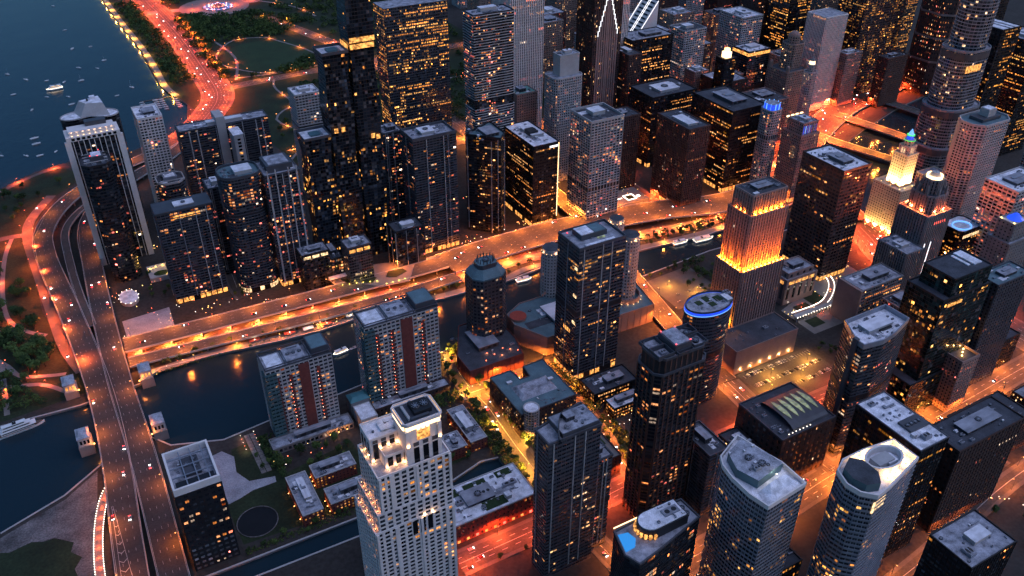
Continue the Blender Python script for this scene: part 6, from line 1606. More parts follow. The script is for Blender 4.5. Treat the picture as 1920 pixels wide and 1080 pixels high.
for nm, args in (('white_prow_glass_tower', (146, 168, 418, 443, 152, 9)), ('cluster_roof_tower', (115, 157, 311, 333, 165.2, 14)), ('skylit_hall', (26, 38, 312, 356, 56, 12)), ('glass_arch_tower', (216, 242, 325, 341, 142.1, 9)),
                 ('pool_roof_tower', (198, 220, 409, 421, 116.6, 6)), ('brick_pier_warehouse', (230, 302, 247, 279, 20.1, 26)), ('u_shaped_brick_block', (140, 190, 188, 199, 28, 9)), ('dark_slab_hotel', (62, 106, 123, 152, 150.1, 10)),
                 ('oval_blue_band_tower', (0, 30, 222, 236, 107, 7)), ('screen_roof_block', (455, 480, 168, 200, 80.1, 9)), ('curved_white_roof_tower', (-94, -48, 327, 350, 118.1, 12)), ('bronze_office_tower', (-279, -245, 86, 138, 140.1, 14)), ('studio_block', (-112, -42, 196, 222, 28, 8)),
                 ('pale_stepped_tower', (344, 362, 289, 300, 159.1, 4)), ('turret_hotel_base', (64, 104, 50, 104, 22, 10))):
    clutter(COL.objects[nm], *args)

# ================================================================ trees
def crown_mesh(seed, leaf, n=300, r=3.6, hz=.9):
    rg = random.Random(seed); mb = MB()
    blobs = [(rg.uniform(-.45, .45) * r, rg.uniform(-.45, .45) * r, rg.uniform(-.35, .45) * r * hz, rg.uniform(.38, .62) * r) for _ in range(9)]
    for i in range(n):
        bx, by, bz, br = blobs[i % 9]
        th = rg.uniform(0, 2 * math.pi); ph = math.acos(rg.uniform(-.7, 1)); rad = br * rg.uniform(.7, 1.05)
        c = Vector((bx + rad * math.sin(ph) * math.cos(th), by + rad * math.sin(ph) * math.sin(th), bz + rad * math.cos(ph)))
        nrm = Vector((math.sin(ph) * math.cos(th), math.sin(ph) * math.sin(th), math.cos(ph) + .3)).normalized()
        nrm = (nrm + Vector((rg.uniform(-.6, .6), rg.uniform(-.6, .6), rg.uniform(-.4, .6)))).normalized()
        a = nrm.orthogonal().normalized(); b = nrm.cross(a)
        s = rg.uniform(.35, .75); t = rg.uniform(.25, .6); ro = rg.uniform(0, 6.28)
        a2 = a * math.cos(ro) + b * math.sin(ro); b2 = -a * math.sin(ro) + b * math.cos(ro)
        mb.add([tuple(c - a2 * s - b2 * t * .4), tuple(c - a2 * .1 - b2 * t), tuple(c + a2 * s - b2 * t * .2), tuple(c + a2 * .2 + b2 * t)], [(0, 1, 2, 3)], leaf)
    return mb.mesh('crown')
def trunk_mesh(seed, h=4.6):
    rg = random.Random(seed); mb = MB()
    mb.tube((0, 0, -.2), (.1, .05, h * .6), .28, .19, 'bark', 6); mb.tube((.1, .05, h * .6), (0, .1, h), .19, .1, 'bark', 5)
    for k in range(4):
        a = k * 1.6 + rg.uniform(-.4, .4)
        mb.tube((.08, .05, h * (.5 + .08 * k)), (1.6 * math.cos(a), 1.6 * math.sin(a), h * (.85 + .1 * k)), .11, .04, 'bark', 4)
    return mb.mesh('trunk')
CROWNS = [crown_mesh(10 + k, 'leaf_dark' if k % 2 else 'leaf_mid', 300) for k in range(5)]
TRUNKS = [trunk_mesh(20 + k) for k in range(3)]
NTREE = [0]
def tree(x, y, z, s, label, group, k=None):
    k = NTREE[0] if k is None else k; NTREE[0] += 1
    rg = random.Random(NTREE[0] * 13)
    o = empty('tree', (x, y, z), label, 'tree', group)
    o.rotation_euler = (0, 0, rg.uniform(0, 6.28)); o.scale = (s * rg.uniform(.9, 1.12), s * rg.uniform(.9, 1.12), s * rg.uniform(.85, 1.15))
    inst('trunk', TRUNKS[k % 3], o, (0, 0, 0)); inst('crown', CROWNS[k % 5], o, (0, 0, 5.6))
    return o
rg = random.Random(99)
def row_trees(key, spacing, side, place, s=1.0, edge=3.0, z=0, start=6, jitter=1.5, lo=0, hi=999):
    pts, w = ROADS[key]
    for i, (p, e) in enumerate(sample_line(pts, spacing, start)):
        if not lo <= i < hi: continue
        n = Vector((-e.y, e.x, 0)) * side * (w / 2 + edge)
        q = p + n
        tree(q.x + rg.uniform(-jitter, jitter), q.y + rg.uniform(-jitter, jitter), z, s * rg.uniform(.8, 1.25), 'leafy street tree ' + place, 'trees ' + place)
row_trees('mcclurg', 11, 1, 'lining the amber street, warehouse side', 1.2)
row_trees('mcclurg', 11, -1, 'lining the amber street, brick court side', 1.2, lo=2)
row_trees('rwalk', 17, 1, 'on the riverwalk below the drive', .9, edge=2.0)
row_trees('illinois', 24, -1, 'along the red pier street', .8, lo=1, hi=12)
def scatter(poly, n, place, s=1.3, z=0, mind=6):
    xs = [p[0] for p in poly]; ys = [p[1] for p in poly]; got = []
    def inside(x, y):
        c = False
        for i in range(len(poly)):
            (xa, ya), (xb, yb) = poly[i - 1], poly[i]
            if (ya > y) != (yb > y) and x < (xb - xa) * (y - ya) / (yb - ya) + xa: c = not c
        return c
    for _ in range(n * 30):
        if len(got) >= n: break
        x, y = rg.uniform(min(xs), max(xs)), rg.uniform(min(ys), max(ys))
        if not inside(x, y) or any((x - a) ** 2 + (y - b) ** 2 < mind * mind for a, b in got): continue
        bad = False
        for key in ROADS:
            if key.startswith(('gpath', 'ppath', 'monroe', 'col_park', 'lake_drive', 'front', 'entry', 'shore')):
                pts, w = ROADS[key]
                if any((p[0] - x) ** 2 + (p[1] - y) ** 2 < (w / 2 + 3) ** 2 for p in pts): bad = True; break
        if bad: continue
        got.append((x, y))
        if place: tree(x, y, z, s * rg.uniform(.8, 1.3), 'dark leafy tree ' + place, 'trees ' + place)
    return got
scatter([(548, -110), (600, -70), (600, -190), (560, -220)], 34, 'in the lakefront park beside the low road', 1.7, mind=5)
scatter([(560, -240), (590, -210), (610, -230), (612, -300), (612, -400), (600, -400), (570, -330)], 16, 'in the dim middle of the lakefront park', 1.6)
scatter([(560, -430), (620, -440), (640, -530), (570, -575), (510, -600), (500, -560)], 16, 'on the park lawn inside the highway bend', 1.2)
scatter([(330, 120), (398, 124), (398, 152), (340, 150)], 14, 'between river tower and row houses', 1.15)
scatter([(246, 202), (310, 206), (310, 198), (262, 196)], 10, 'on the bank of the slip', 1.3)
scatter([(330, 208), (446, 206), (446, 212), (330, 213)], 10, 'on the slip quay beside the lawn', .8)
scatter([(398, 88), (412, 88), (410, 138), (398, 138)], 6, 'beside the paved dock walk', .8)
scatter([(106, 216), (135, 216), (138, 280), (110, 280)], 20, 'in the lamp-lit corner garden', .9)
scatter([(44, 232), (100, 228), (100, 284), (44, 284)], 16, 'beside the oval tower', .9)
scatter([(-130, 112), (-64, 112), (-64, 150), (-125, 150)], 10, 'below the floodlit stepped tower', .9)
scatter([(-150, 30), (-70, 36), (-70, 44), (-150, 38)], 8, 'on the north river bank by the bridge', .9)
scatter([(-330, -16), (-110, -22), (-110, -32), (-330, -28)], 14, 'on the river bank under the broad deck', .9)
scatter([(-160, 232), (-138, 232), (-138, 284), (-160, 284)], 8, 'beside the parking lot', .8)
scatter([(182, 54), (196, 40), (210, 60), (212, 90), (205, 100)], 6, 'by the turning circle at the river', .8)
scatter([(-130, 44), (-100, 44), (-100, 108), (-130, 108)], 10, 'on the riverside lot by the bridge', 1.0)
scatter([(-150, 460), (-60, 476), (-60, 540), (-150, 540)], 14, 'in the small square at the lower right', 1.1)
scatter([(425, -250), (445, -250), (445, -180), (425, -180)], 6, 'in the court beside the glowing tent', .9)
scatter([(300, -330), (395, -330), (395, -300), (300, -290)], 12, 'in the court behind the balcony towers', 1.0)
scatter([(340, -140), (366, -146), (366, -164), (344, -160)], 5, 'in the palm court below the curved balcony tower', .7)
scatter([(200, -450), (200, -620), (130, -640), (90, -600), (120, -450)], 26, 'in the lit garden beside the lakeside towers', 1.3)
# the great park's groves read as masses: joined crowns
mass = MB()
for poly, n in (([(124, 52), (200, 52), (200, 60), (176, 70), (124, 56)], 26), ([(218, 116), (300, 118), (300, 128), (218, 130)], 36), ([(130, 204), (192, 206), (192, 214), (130, 212)], 24), ([(130, -52), (460, -68), (460, -73), (130, -60)], 40), ([(-300, -14), (20, -46), (20, -54), (-300, -24)], 50), ([(396, 84), (404, 84), (400, 138), (392, 138)], 14), ([(212, 150), (224, 150), (224, 240), (212, 240)], 36), ([(-160, 30), (-120, 34), (-120, 100), (-160, 100)], 30), ([(108, 130), (118, 130), (118, 205), (108, 205)], 22), ([(590, -110), (612, -110), (612, -60), (565, -60)], 30), ([(250, -890), (284, -900), (288, -1150), (296, -1500), (262, -1500), (250, -1150)], 95), ([(200, -870), (212, -1120), (200, -1330), (140, -1320), (150, -1180), (190, -1050), (185, -900)], 130), ([(-10, -900), (60, -860), (150, -870), (100, -880), (0, -940), (-50, -960), (-50, -880)], 50),
                ([(-300, -460), (120, -460), (120, -800), (-300, -830)], 190), ([(30, -1100), (170, -1120), (170, -1310), (40, -1300), (-60, -1180)], 170), ([(-300, -900), (-90, -900), (-60, -1100), (0, -1340), (-300, -1350)], 170),
                ([(200, -1440), (200, -1700), (-200, -1700), (-200, -1440), (40, -1460)], 150)):
    near = poly[0][1] > -260
    for (x, y) in scatter(poly, n, None, mind=4.5 if near else 8):
        r = rg.uniform(2.6, 4.4) if near else rg.uniform(6.5, 10.5); leaf = rg.choice(['leaf_dark', 'leaf_mid'])
        for i in range(64):
            th = rg.uniform(0, 6.28); ph = math.acos(rg.uniform(-.3, 1)); q = r * rg.uniform(.6, 1.05)
            c = Vector((x + q * math.sin(ph) * math.cos(th), y + q * math.sin(ph) * math.sin(th), 4 + q * math.cos(ph) * .8))
            nn = Vector((rg.uniform(-1, 1), rg.uniform(-1, 1), rg.uniform(0, 1.3))).normalized(); a = nn.orthogonal().normalized(); b2 = nn.cross(a); s = rg.uniform(.6, 1.2) if near else rg.uniform(1.3, 2.6)
            mass.add([tuple(c - a * s), tuple(c - b2 * s * .6), tuple(c + a * s), tuple(c + b2 * s * .6)], [(0, 1, 2, 3)], leaf)
o = mass.build('park_groves', None, (50, -900, 0)); o['kind'] = 'stuff'; tag(o, 'dark tree groves of the big park and leafy belts along the quays', 'trees')
# shrubs along the slip and river lawns
hedge = MB()
for (x0, x1, y0, y1, n) in ((400, 446, 206, 212, 120), (310, 400, 207, 213, 160), (244, 318, 114, 120, 120), (136, 200, 204, 210, 140), (120, 480, -58, -54, 300)):
    for i in range(n):
        c = Vector((rg.uniform(x0, x1), rg.uniform(y0, y1), rg.uniform(.3, 1.6)))
        for j in range(7):
            d = Vector((rg.gauss(0, .6), rg.gauss(0, .6), rg.gauss(0, .4))); nn = Vector((rg.uniform(-1, 1), rg.uniform(-1, 1), rg.uniform(0, 1))).normalized(); a = nn.orthogonal().normalized(); b2 = nn.cross(a); s = rg.uniform(.3, .7)
            q = c + d; hedge.add([tuple(q - a * s), tuple(q - b2 * s * .6), tuple(q + a * s), tuple(q + b2 * s * .6)], [(0, 1, 2, 3)], 'leaf_mid')
o = hedge.build('shrubbery', None, (250, 100, 0)); o['kind'] = 'stuff'; tag(o, 'low shrubs along the lawns and quays', 'shrubs')

# ================================================================ vehicles
def car_proto(paint):
    mb = MB()
    L, W = 4.6, 1.85
    prof = [(-L / 2, .35), (-L / 2 + .05, .85), (-L / 2 + .9, .98), (L / 2 - 1.1, .95), (L / 2 - .05, .7), (L / 2, .35)]
    n = len(prof)
    vs = [(x, -W / 2, z) for x, z in prof] + [(x, W / 2, z) for x, z in prof]
    mb.add(vs, [tuple(range(n)), tuple(range(2 * n - 1, n - 1, -1))] + [(i, n + i, n + (i + 1) % n, (i + 1) % n) for i in range(n)], paint)
    cab = [(-1.75, .96), (-1.15, 1.46), (.45, 1.46), (1.15, .96)]
    vs = [(x, -W / 2 + (.1 if z < 1 else .25), z) for x, z in cab] + [(x, W / 2 - (.1 if z < 1 else .25), z) for x, z in cab]
    mb.add(vs, [(0, 1, 2, 3), (7, 6, 5, 4), (0, 4, 5, 1), (2, 6, 7, 3)], 'dark_glass'); mb.add(vs, [(1, 5, 6, 2)], paint)
    for x in (-1.45, 1.45):
        for y in (-W / 2, W / 2): mb.tube((x, y - .1, .33), (x, y + .1, .33), .33, .33, 'tyre', 8)
    body = mb.mesh('car_body')
    lights = {}
    for nm, x, mt in (('headlight', L / 2, 'head_light'), ('taillight', -L / 2, 'tail_light')):
        m = MB(); m.box(-.12, .12, -.28, .28, -.16, .16, mt); lights[nm] = m.mesh(nm)
    return body, lights
PROTO = {p: car_proto(p) for p in ('car_white', 'car_black', 'car_silver', 'car_red', 'car_blue')}
NCAR = [0]
def car(x, y, z, rz, paint, place, lit=True):
    NCAR[0] += 1
    body, li = PROTO[paint]
    o = inst('car', body, None, (x, y, z), rz)
    tag(o, '%s car %s' % (paint[4:], place), 'car', 'cars ' + place)
    if lit:
        for s in (-.62, .62):
            inst('headlight', li['headlight'], o, (2.26, s, .66)); inst('taillight', li['taillight'], o, (-2.28, s, .78))
    return o
paints = ['car_black', 'car_silver', 'car_white', 'car_black', 'car_red', 'car_blue', 'car_silver']
def traffic(key, n, place, lanes, direction, jitter=.6, dz=.03, seed=1, lo=0., hi=1., lit=True):
    """cars in lanes (offsets from the centre line); direction +1 drives along the line, -1 against it"""
    pts, w = ROADS[key]; r = random.Random(seed)
    S = sample_line(pts, 3.0)
    used = []
    for _ in range(n * 8):
        if len(used) >= n: break
        i = int(r.uniform(lo, hi) * (len(S) - 1)); k = r.randrange(len(lanes))
        if any(abs(i - a) < 4 and k == b for a, b in used): continue
        used.append((i, k)); p, e = S[i]
        d = direction if isinstance(direction, int) else direction[k]
        q = p + Vector((-e.y, e.x, 0)) * lanes[k]
        ZR = dz + (.35 if key in ('mcclurg',) else 0) * 0
        car(q.x, q.y, q.z + ZR, math.atan2(e.y * d, e.x * d), r.choice(paints), place, lit)
traffic('nb', 14, 'driving toward us on the raised highway', (-8, -4, 0, 4, 8), -1, seed=2, lo=.05, hi=.85)
traffic('sb', 10, 'driving away on the raised highway', (-7, -3, 1, 5), 1, seed=3, lo=.05, hi=.85)
traffic('lake_drive', 60, 'in dense traffic on the wide lakefront drive', (-20, -15, -10, -5, 5, 10, 15, 20), (1, 1, 1, 1, -1, -1, -1, -1), seed=4, lo=0, hi=.62, dz=.12)
traffic('wk_s', 8, 'on the upper riverside drive', (-8, -3, 3, 8), (1, 1, -1, -1), seed=5)
traffic('wk_n', 5, 'on the outer riverside drive', (-4, 0, 4), -1, seed=6)
traffic('wk_w', 20, 'on the broad riverside deck', (-18, -10, -4, 4, 10, 18), (1, 1, 1, -1, -1, -1), seed=7)
traffic('col_n', 5, 'on the bridge ramp by the turret hotel', (-6, 6), (1, -1), seed=8)
traffic('mcclurg', 7, 'on the amber tree-lined street', (-5.6, -2.5, 2.5, 5.8), (-1, -1, 1, 1), seed=9, dz=.2)
traffic('nwater', 4, 'on the short quay street', (-4, 4), (1, -1), seed=10, dz=.2)
traffic('illinois', 16, 'on the red pier street', (-8, -3, 3, 8), 1, seed=11, dz=.25)
traffic('grand', 16, 'on the orange cross street', (-8, -3, 3, 8), (1, 1, -1, -1), seed=12, dz=.3)
traffic('ohio', 6, 'on the narrow street at the lower right', (-3, 3), 1, seed=13, dz=.3)
traffic('col_north', 5, 'on the avenue beside the skylit hall', (-6, 6), (1, -1), seed=14, dz=.3)
traffic('mich_n', 14, 'on the red avenue plaza', (-14, -7, 7, 14), (1, 1, -1, -1), seed=15, lo=.6, hi=1, dz=.35)
traffic('wk_west', 34, 'in the red-lit river drive in the west', (-20, -13, -6, 6, 13, 20), (1, 1, 1, -1, -1, -1), seed=16)
traffic('parkdr', 4, 'on the narrow park lane', (-3, 3), (1, -1), seed=17, dz=.3)
traffic('mcclurg_n', 6, 'north of the pier street', (-3, 3), (1, -1), seed=18, dz=.3)
traffic('randolph', 10, 'on the street along the park towers', (-6, 6), (1, -1), seed=19, dz=.4)
traffic('col_park', 14, 'on the avenue through the park', (-7, -3, 3, 7), (1, 1, -1, -1), seed=20, dz=.2)
traffic('monroe', 6, 'on the road across the park', (-5, 5), (1, -1), seed=21, dz=.2)
traffic('col_s', 6, 'on the avenue between office towers', (-8, 8), (1, -1), seed=22)
traffic('front', 3, 'on the low road beside the highway', (-3, 3), (1, -1), seed=23, dz=.2)
# parked cars and bay lines of the parking lot
lot = MB(); r = random.Random(5)
for row, y in enumerate((236, 252, 268)):
    for i in range(26):
        x = -132 + i * 3.5
        lot.box(x - .08, x + .08, y - 4.6, y + .2, .035, .045, 'paint_white')
        if r.random() < .5: car(x + 1.75, y - 2.2, .04, math.pi / 2 * r.choice((1, -1)), r.choice(['car_white', 'car_silver', 'car_black', 'car_white']), 'parked in the yellow-lit lot', False)
o = lot.build('parking_lines', None, (-90, 250, 0)); o['kind'] = 'structure'
for x, y in ((-120, 244), (-95, 260), (-70, 244), (-52, 262)): lamp(x, y, .03, 1, 'lamp_yellow', 14000, 'tall lamp of the yellow-lit parking lot', 'lamps of the parking lot', 9, .6)
for i in range(7): car(-120 + i * 8, 96 - (i % 2) * 12, .06, .4 + i, r.choice(paints), 'parked on the riverside lot by the bridge', False)
for x, y in ((-100, 90), (-80, 64)): lamp(x, y, .03, 2, 'lamp_yellow', 8000, 'lamp of the riverside lot by the bridge', 'lamps of the riverside lot', 8, .6)
# garden lights in the corner courts
for k in range(26):
    x, y = 107 + (k * 9.7) % 40, 217 + (k * 13.3) % 60
    lamp(x, y, .03, k, 'lamp_amber' if k % 3 else 'lamp_white', 130, 'small warm lamp in the corner garden', 'lamps in the corner garden', 3, .42)
# ================================================================ boats
def boat(x, y, rz, L, label, kind='motor', group='boats moored on the lake', z=-2.6):
    o = empty('boat', (x, y, z), label, 'boat', group); o.rotation_euler = (0, 0, rz)
    W = L * .3; mb = MB()
    def ring(k, zz): return [(-L / 2, -W / 2 * k, zz), (L * .15, -W / 2 * k, zz), (L * .36, -W * .33 * k, zz), (L / 2 * (k * .1 + .9), 0, zz + .15), (L * .36, W * .33 * k, zz), (L * .15, W / 2 * k, zz), (-L / 2, W / 2 * k, zz)]
    a, b = ring(.75, -.2), ring(1, L * .11); n = 7
    mb.add(a + b, [(i, (i + 1) % n, n + (i + 1) % n, n + i) for i in range(n)] + [tuple(range(n, 2 * n))], 'hull_white'); mb.build('hull', o, (0, 0, .0001))
    mb = MB(); h = L * .11
    mb.hexa([(-L * .28, -W * .32, h), (L * .16, -W * .28, h), (L * .16, W * .28, h), (-L * .28, W * .32, h), (-L * .24, -W * .28, h + L * .1), (L * .06, -W * .24, h + L * .1), (L * .06, W * .24, h + L * .1), (-L * .24, W * .28, h + L * .1)], 'hull_white')
    mb.box(-L * .2, L * .02, -W * .22, W * .22, h + L * .1, h + L * .11, 'dark_glass'); mb.build('cabin', o, (0, 0, .0001))
    if kind == 'sail':
        mb = MB(); mb.tube((L * .08, 0, h), (L * .08, 0, h + L * 1.1), .09, .05, 'hull_white', 5); mb.tube((L * .08, 0, h + 1.4), (-L * .36, 0, h + 1.4), .1, .08, 'hull_white', 5); mb.build('mast', o, (0, 0, .0001))
    return o
bpos = [(420, -1362), (543, -1112), (516, -1065), (483, -1040), (456, -1016), (428, -1010), (490, -949), (458, -934), (456, -892), (518, -896), (541, -991), (423, -1087), (393, -1068), (375, -1111), (421, -1218), (387, -1215), (423, -1577), (353, -930), (382, -898), (524, -763), (523, -738), (573, -715), (541, -698), (522, -688), (500, -692), (600, -860)]
for i, (x, y) in enumerate(bpos):
    big = i in (19, 20)
    boat(x, y, [.3, 2.4, 5.3, 3.5, 1.0][i % 5] if not big else 3.4, 13 if big else 8 + (i % 3) * 1.4,
         'longer white boat moored near the dark lobed tower, side by side with another' if big else ('small white %s moored on the open lake' % ('sailboat' if i % 4 == 1 else 'motorboat')), 'sail' if i % 4 == 1 and not big else 'motor', 'boats moored on the lake')
def liner(name, x, y, rz, L, W, label, decks, glow, z=-2.6, mat='hull_white'):
    o = empty(name, (x, y, z), label, 'boat'); o.rotation_euler = (0, 0, rz)
    mb = MB(); n = 11
    def outl(k, zz): 
        return [(-L / 2, -W / 2 * k, zz), (-L * .2, -W / 2 * k, zz), (L * .2, -W / 2 * k, zz), (L * .35, -W * .38 * k, zz), (L * .45, -W * .2 * k, zz), (L / 2 + k, 0, zz + .3 * k), (L * .45, W * .2 * k, zz), (L * .35, W * .38 * k, zz), (L * .2, W / 2 * k, zz), (-L * .2, W / 2 * k, zz), (-L / 2, W / 2 * k, zz)]
    a, b = outl(.8, -.3), outl(1, 2.6)
    mb.add(a + b, [(i, (i + 1) % n, n + (i + 1) % n, n + i) for i in range(n)], mat); mb.add(b, [tuple(range(n))], 'deck_wood'); mb.build('hull', o, (0, 0, .0001))
    zz = 2.6
    for d in range(decks):
        s = .82 - .16 * d; x0, x1 = -L * (.44 - .03 * d), L * (.30 - .10 * d)
        m = MB(); m.box(x0, x1, -W * .46 * s, W * .46 * s, zz, zz + 2.2, 'hull_white'); m.box(x0 - .3, x1 + 1.6, -W * .5 * s, W * .5 * s, zz + 2.2, zz + 2.5, 'hull_white'); m.build('deck_house', o, (0, 0, .0001))
        m = MB(); m.box(x0 + 1, x1 + .05, -W * .46 * s - .04, W * .46 * s + .04, zz + .8, zz + 1.7, 'dark_glass' if not glow else 'lobby_white'); m.build('window_band', o, (0, 0, .0001))
        zz += 2.5
    m = MB(); m.tube((-L * .1, 0, zz), (-L * .1, 0, zz + 3), .2, .1, 'hull_white'); m.box(-L * .14, -L * .06, -W * .2, W * .2, zz, zz + 1, 'dark_metal'); m.build('radar_mast', o, (0, 0, .0001))
    if glow:
        m = MB(); p = outl(1.02, 2.75); q = outl(1.0, 2.75)
        for i in range(n): m.tube(p[i], p[(i + 1) % n], .16, .16, 'lamp_white', 4)
        m.build('light_rail', o, (0, 0, .0001))
    return o
liner('motor_yacht', 590, -35, math.pi + .12, 38, 8.5, 'large white motor yacht moored at the park quay', 3, False)
liner('harbour_ferry', 474, -985, .1, 26, 8, 'small white ferry under way on the lake', 2, True)
liner('tour_boat', -189, -2, math.pi - .1, 27, 8, 'longer lamp-trimmed tour boat lying off the riverwalk', 1, True)
liner('tour_boat', -158, -10, math.pi - .1, 20, 7, 'shorter lamp-trimmed tour boat lying off the riverwalk', 1, True)
liner('tour_boat', 58, -30, math.pi - .1, 18, 6, 'small lamp-trimmed boat by the quay in front of the turrets', 1, True)
liner('river_cruiser', 293, -2, .15, 15, 5, 'little river cruiser leaving a pale wake beside the brick tower', 1, True)
b = MB()
for k in range(90):
    t = rg.random(); x = 284 - t * 34; y = -3.5 - t * 4 + rg.gauss(0, .5 + 2.2 * t); s = rg.uniform(.4, 1.3) * (1.2 - t)
    b.add([(x - s * 1.6, y, -2.57), (x, y - s * .5, -2.57 + k * .0003), (x + s * 1.6, y, -2.57), (x, y + s * .5, -2.57 + k * .0003)], [(0, 1, 2, 3)], 'snow_gravel')
o = b.build('wake_foam', None, (268, -5, -2.57)); o['kind'] = 'stuff'; tag(o, 'white wake foam behind the river cruiser', 'foam')
# marina docks and boats
mb = MB()
for k in range(4): mb.box(298 + k * 16, 300 + k * 16, -846, -786, -2.5, -2.0, 'deck_wood')
mb.box(292, 352, -848, -845, -2.5, -1.98, 'deck_wood')
tag(mb.build('marina_dock', None, (320, -815, -2.5)), 'wooden marina piers in the corner of the harbour', 'dock')
for k in range(22):
    boat(302.5 + (k % 4) * 16 + (0 if k % 2 else -7), -842 + (k // 4) * 10, 0 if k % 2 else math.pi, 7.5 + k % 3, 'small white boat berthed at the marina piers', 'motor', 'boats at the marina piers')

# ================================================================ bridge houses, fountain, quay details
for i, (x, y, lb) in enumerate(((543, -64, 'pale stone bridge house at the south-east end of the highway bridge'), (540, 22, 'pale stone bridge house at the north-east end of the highway bridge'), (476, -50, 'pale stone bridge house at the south-west end of the highway bridge'), (479, 34, 'pale stone bridge house at the north-west end of the highway bridge'))):
    o = empty('bridge_house', (x, y, -3), lb, 'bridge house', 'bridge houses of the highway bridge')
    b = MB(); b.box(x - 6, x + 6, y - 9, y + 9, -5, 8, 'grey_concrete'); b.box(x - 5, x + 5, y - 7.5, y + 7.5, 8, 16, 'pale_concrete'); b.build('house_wall', o)
    b = MB(); b.box(x - 5.6, x + 5.6, y - 8, y + 8, 16, 16.9, 'roof_grey'); b.hexa([(x - 5, y - 7, 16.9), (x + 5, y - 7, 16.9), (x + 5, y + 7, 16.9), (x - 5, y + 7, 16.9), (x - 3, y - 5, 18.6), (x + 3, y - 5, 18.6), (x + 3, y + 5, 18.6), (x - 3, y + 5, 18.6)], 'roof_grey'); b.build('hipped_roof', o)
    for s in (-1, 1):
        for k in range(3): part_box(o, 'window', x - 4 + k * 3, x - 2.2 + k * 3, y + s * 7.52 - .1, y + s * 7.52 + .1, 10, 14, 'dark_glass' if i % 2 else 'lobby_light')
    flood(o, x - 7 if x > 500 else x + 7, y + 9, 8, (1, .3, .06), 5000, 'lamp_orange', .7)
# central fountain
rr = empty('park_fountain', (92, -1378, 0), 'big tiered park fountain lit pink and red on its round plaza', 'fountain')
b = MB(); b.prism(ellipse(92, -1378, 34, 34, 36), .2, 1.6, 'pink_stone', top='pool_tile'); b.build('outer_basin', rr)
for r_, z in ((16, 3.4), (9, 5.6), (4.5, 7.6)):
    b = MB(); b.prism(ellipse(92, -1378, r_ * .55, r_ * .55, 20), z - 2, z - .6, 'pink_stone'); b.prism(ellipse(92, -1378, r_ * .6, r_ * .6, 24), z - .6, z, 'pink_stone', poly2=ellipse(92, -1378, r_, r_, 24)); b.build('tier', rr)
for k in range(18):
    a = math.pi * k / 9; q = 30 if k % 2 else 14
    flood(rr, 92 + q * math.cos(a), -1378 + q * math.sin(a), 3.4 if k % 2 == 0 else 1.6, (1, .25, .3), 6000 if k % 2 else 3000, 'lamp_red', 1.2)
# lit curving promenade at the point (row of lamps on both edges)
road('lamp_ramp', [(524, 80, 4), (534, 96, 3), (541, 118, 2), (546, 145, 1), (549, 180, .5), (549, 240, .3)], 6.5, mat='pale_paving', walk=0, lanes=1, key='ramp')
pts, w = ROADS['ramp']
for i, (p, e) in enumerate(sample_line(pts, 2.6, 1)):
    for s in (1, -1):
        n = Vector((-e.y, e.x, 0)) * s * (w / 2 + .1); q = p + n
        b = LAMP_ME.get('bollard')
        if b is None:
            m = MB(); m.tube((0, 0, -.2), (0, 0, 1.0), .12, .12, 'dark_metal', 5); m.ball((0, 0, 1.25), .42, 'lamp_white', 6, 4); b = LAMP_ME['bollard'] = m.mesh('bollard_lamp')
        o = inst('bollard_lamp', b, None, (q.x, q.y, p.z)); tag(o, 'glowing white bollard lamp edging the curved promenade ramp', 'bollard lamp', 'bollard lamps of the promenade ramp')
        if i % 4 == 0 and s == 1:
            l = bpy.data.objects.new('bulb', light_data('lamp_red', 560)); COL.objects.link(l); l.parent = o; l.location = (-e.y * -3 * s, e.x * -3 * s, 2.2)
# dock walk grid by the river
rr = empty('paved_dock_walk', (409, 100, 0), 'straight walk of square pale slabs running back from the river edge', 'walk')
me = MB(); me.box(-2.1, 2.1, -2.1, 2.1, 0, .2, 'pale_paving'); sl = me.mesh('slab')
for k in range(12):
    for j in range(2): inst('paving_slab', sl, rr, (-2.4 + j * 4.8 - k * .1, -22 + k * 4.6, .03))
for k in range(5):
    for s in (-1, 1):
        lamp(409 + s * 6, 78 + k * 5, .02, 0, 'lamp_red' if k % 2 else 'lamp_white', 90, 'small lamp beside the square-slab walk', 'lamps of the slab walk', 3.4, .42)
# riverwalk kiosks with awnings
for k, (x, y) in enumerate(((330, -57), (310, -55), (290, -54), (262, -56), (200, -48), (176, -46), (366, -62))):
    o = empty('riverwalk_kiosk', (x, y, 0), '%s riverwalk kiosk counted from the highway end' % ordw[k], 'kiosk', 'kiosks on the riverwalk')
    b = MB(); b.box(x - 5, x + 5, y - 2, y + 1.5, 0, 2.8, 'pale_concrete'); b.build('stall', o)
    b = MB(); b.hexa([(x - 5.6, y - 2.4, 2.9), (x + 5.6, y - 2.4, 2.9), (x + 5.6, y + 3, 2.6), (x - 5.6, y + 3, 2.6), (x - 5.6, y - 2.4, 3.2), (x + 5.6, y - 2.4, 3.2), (x + 5.6, y + 3, 2.75), (x - 5.6, y + 3, 2.75)], 'awning_red' if k % 2 == 0 else 'hull_white'); b.build('awning', o)
    flood(o, x, y + 2, 3.2, (1, .65, .35), 900, 'lamp_white', .45)
# quay wall copings
for nm, line in (('quay_coping_south', SOUTH_BANK[5:20]), ('quay_coping_north', NORTH_BANK[8:23]), ('slip_coping_south', NORTH_BANK[24:29]), ('slip_coping_north', NORTH_BANK[29:33])):
    b = MB(); wallstrip(b, [(*p, 0) for p in line], 0, 1.4, -.3, .45, 'pale_concrete'); structure(b.build(nm))
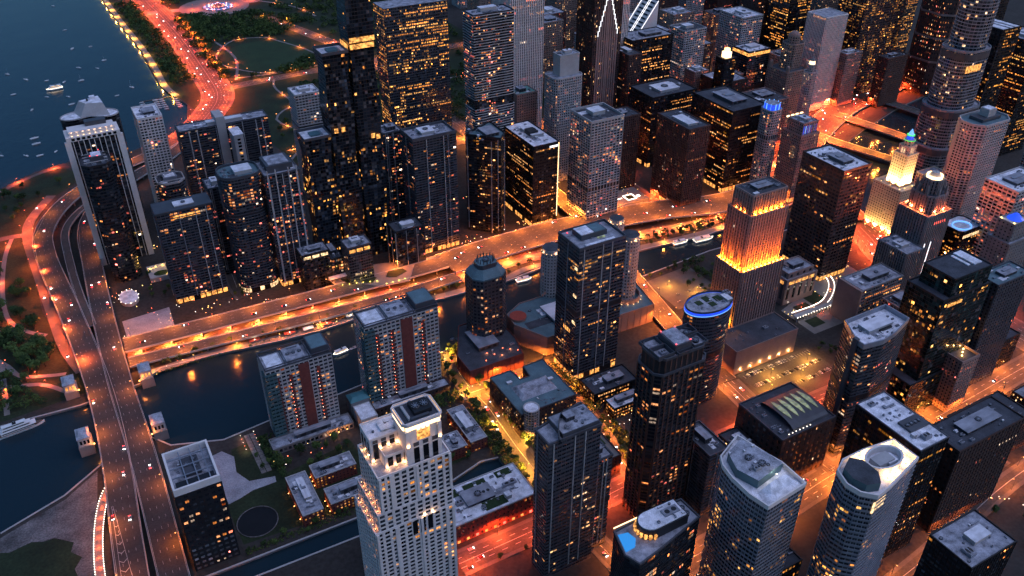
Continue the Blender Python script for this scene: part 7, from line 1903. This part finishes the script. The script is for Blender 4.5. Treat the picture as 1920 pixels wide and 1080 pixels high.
# the countless little lights of courts, doors and terraces at the feet of the towers
spark = MB(); sr = random.Random(31)
def sparkle(x0, x1, y0, y1, n, z=0.0, cols=('lamp_orange', 'lamp_red', 'lamp_white', 'lamp_amber')):
    for _ in range(int(n * .55)):
        if _ % 5 == 0: ox, oy = sr.uniform(x0, x1), sr.uniform(y0, y1)
        x, y = min(x1, max(x0, ox + sr.gauss(0, 7))), min(y1, max(y0, oy + sr.gauss(0, 7))); h = sr.uniform(2.2, 4.2)
        spark.tube((x, y, z), (x, y, z + h), .08, .06, 'dark_metal', 4, False); spark.ball((x, y, z + h), sr.uniform(.22, .42), sr.choice(cols), 5, 3)
for a in ((430, 484, -250, -128, 60), (380, 430, -170, -130, 30), (300, 380, -150, -125, 34), (400, 445, -345, -290, 30), (320, 400, -335, -240, 60), (250, 330, -345, -200, 60), (100, 215, -300, -235, 50), (60, 150, -135, -122, 24, 9),
          (-10, 60, -135, -122, 20, 9), (-190, -120, -150, -112, 40, 9.4), (-300, -140, -75, -20, 40), (-70, 30, -300, -215, 40), (40, 112, 200, 285, 50), (60, 130, 160, 205, 40), (-260, -130, 150, 225, 60), (-60, -30, 110, 225, 12), (120, 215, 60, 118, 30),
          (320, 400, 116, 150, 20), (-330, -250, 60, 180, 40), (-30, 60, 362, 395, 24), (130, 210, 345, 400, 40), (60, 130, 390, 410, 16), (-150, -60, 436, 500, 40), (-480, -420, -100, -40, 20), (-640, -480, -190, -130, 40), (-300, -200, 230, 300, 40), (130, 480, -62, -50, 60)):
    sparkle(*a[:5], *(a[5:] or ()))
o = spark.build('courtyard_lights', None, (100, 0, 0)); o['kind'] = 'stuff'; tag(o, 'scattered small lamps in the courts and terraces at tower feet', 'lamps')
b = MB()
for me, x, y, z, c, s_ in FAR[0]:
    vs = [v.co for v in me.vertices]; n0 = b.n
    b.v.extend([(x + v.x * c - v.y * s_, y + v.x * s_ + v.y * c, z + v.z) for v in vs]); b.n += len(vs)
    for p in me.polygons:
        b.f.append([i + n0 for i in p.vertices]); b.m.append(b.mi(me.materials[p.material_index].name))
o = b.build('distant_lamps', None, (100, -500, 0)); o['kind'] = 'stuff'; tag(o, 'many small glowing lamps along the far streets and garden paths', 'lamps')
for l in FARL: l.parent = o; l.location = l.location - o.location
print('lights', len([o for o in bpy.data.objects if o.type == 'LIGHT']), 'far lamps', len(FAR[0]))
print('objects', len(bpy.data.objects), 'trees', NTREE[0], 'cars', NCAR[0], 'lamps', LAMPN[0])
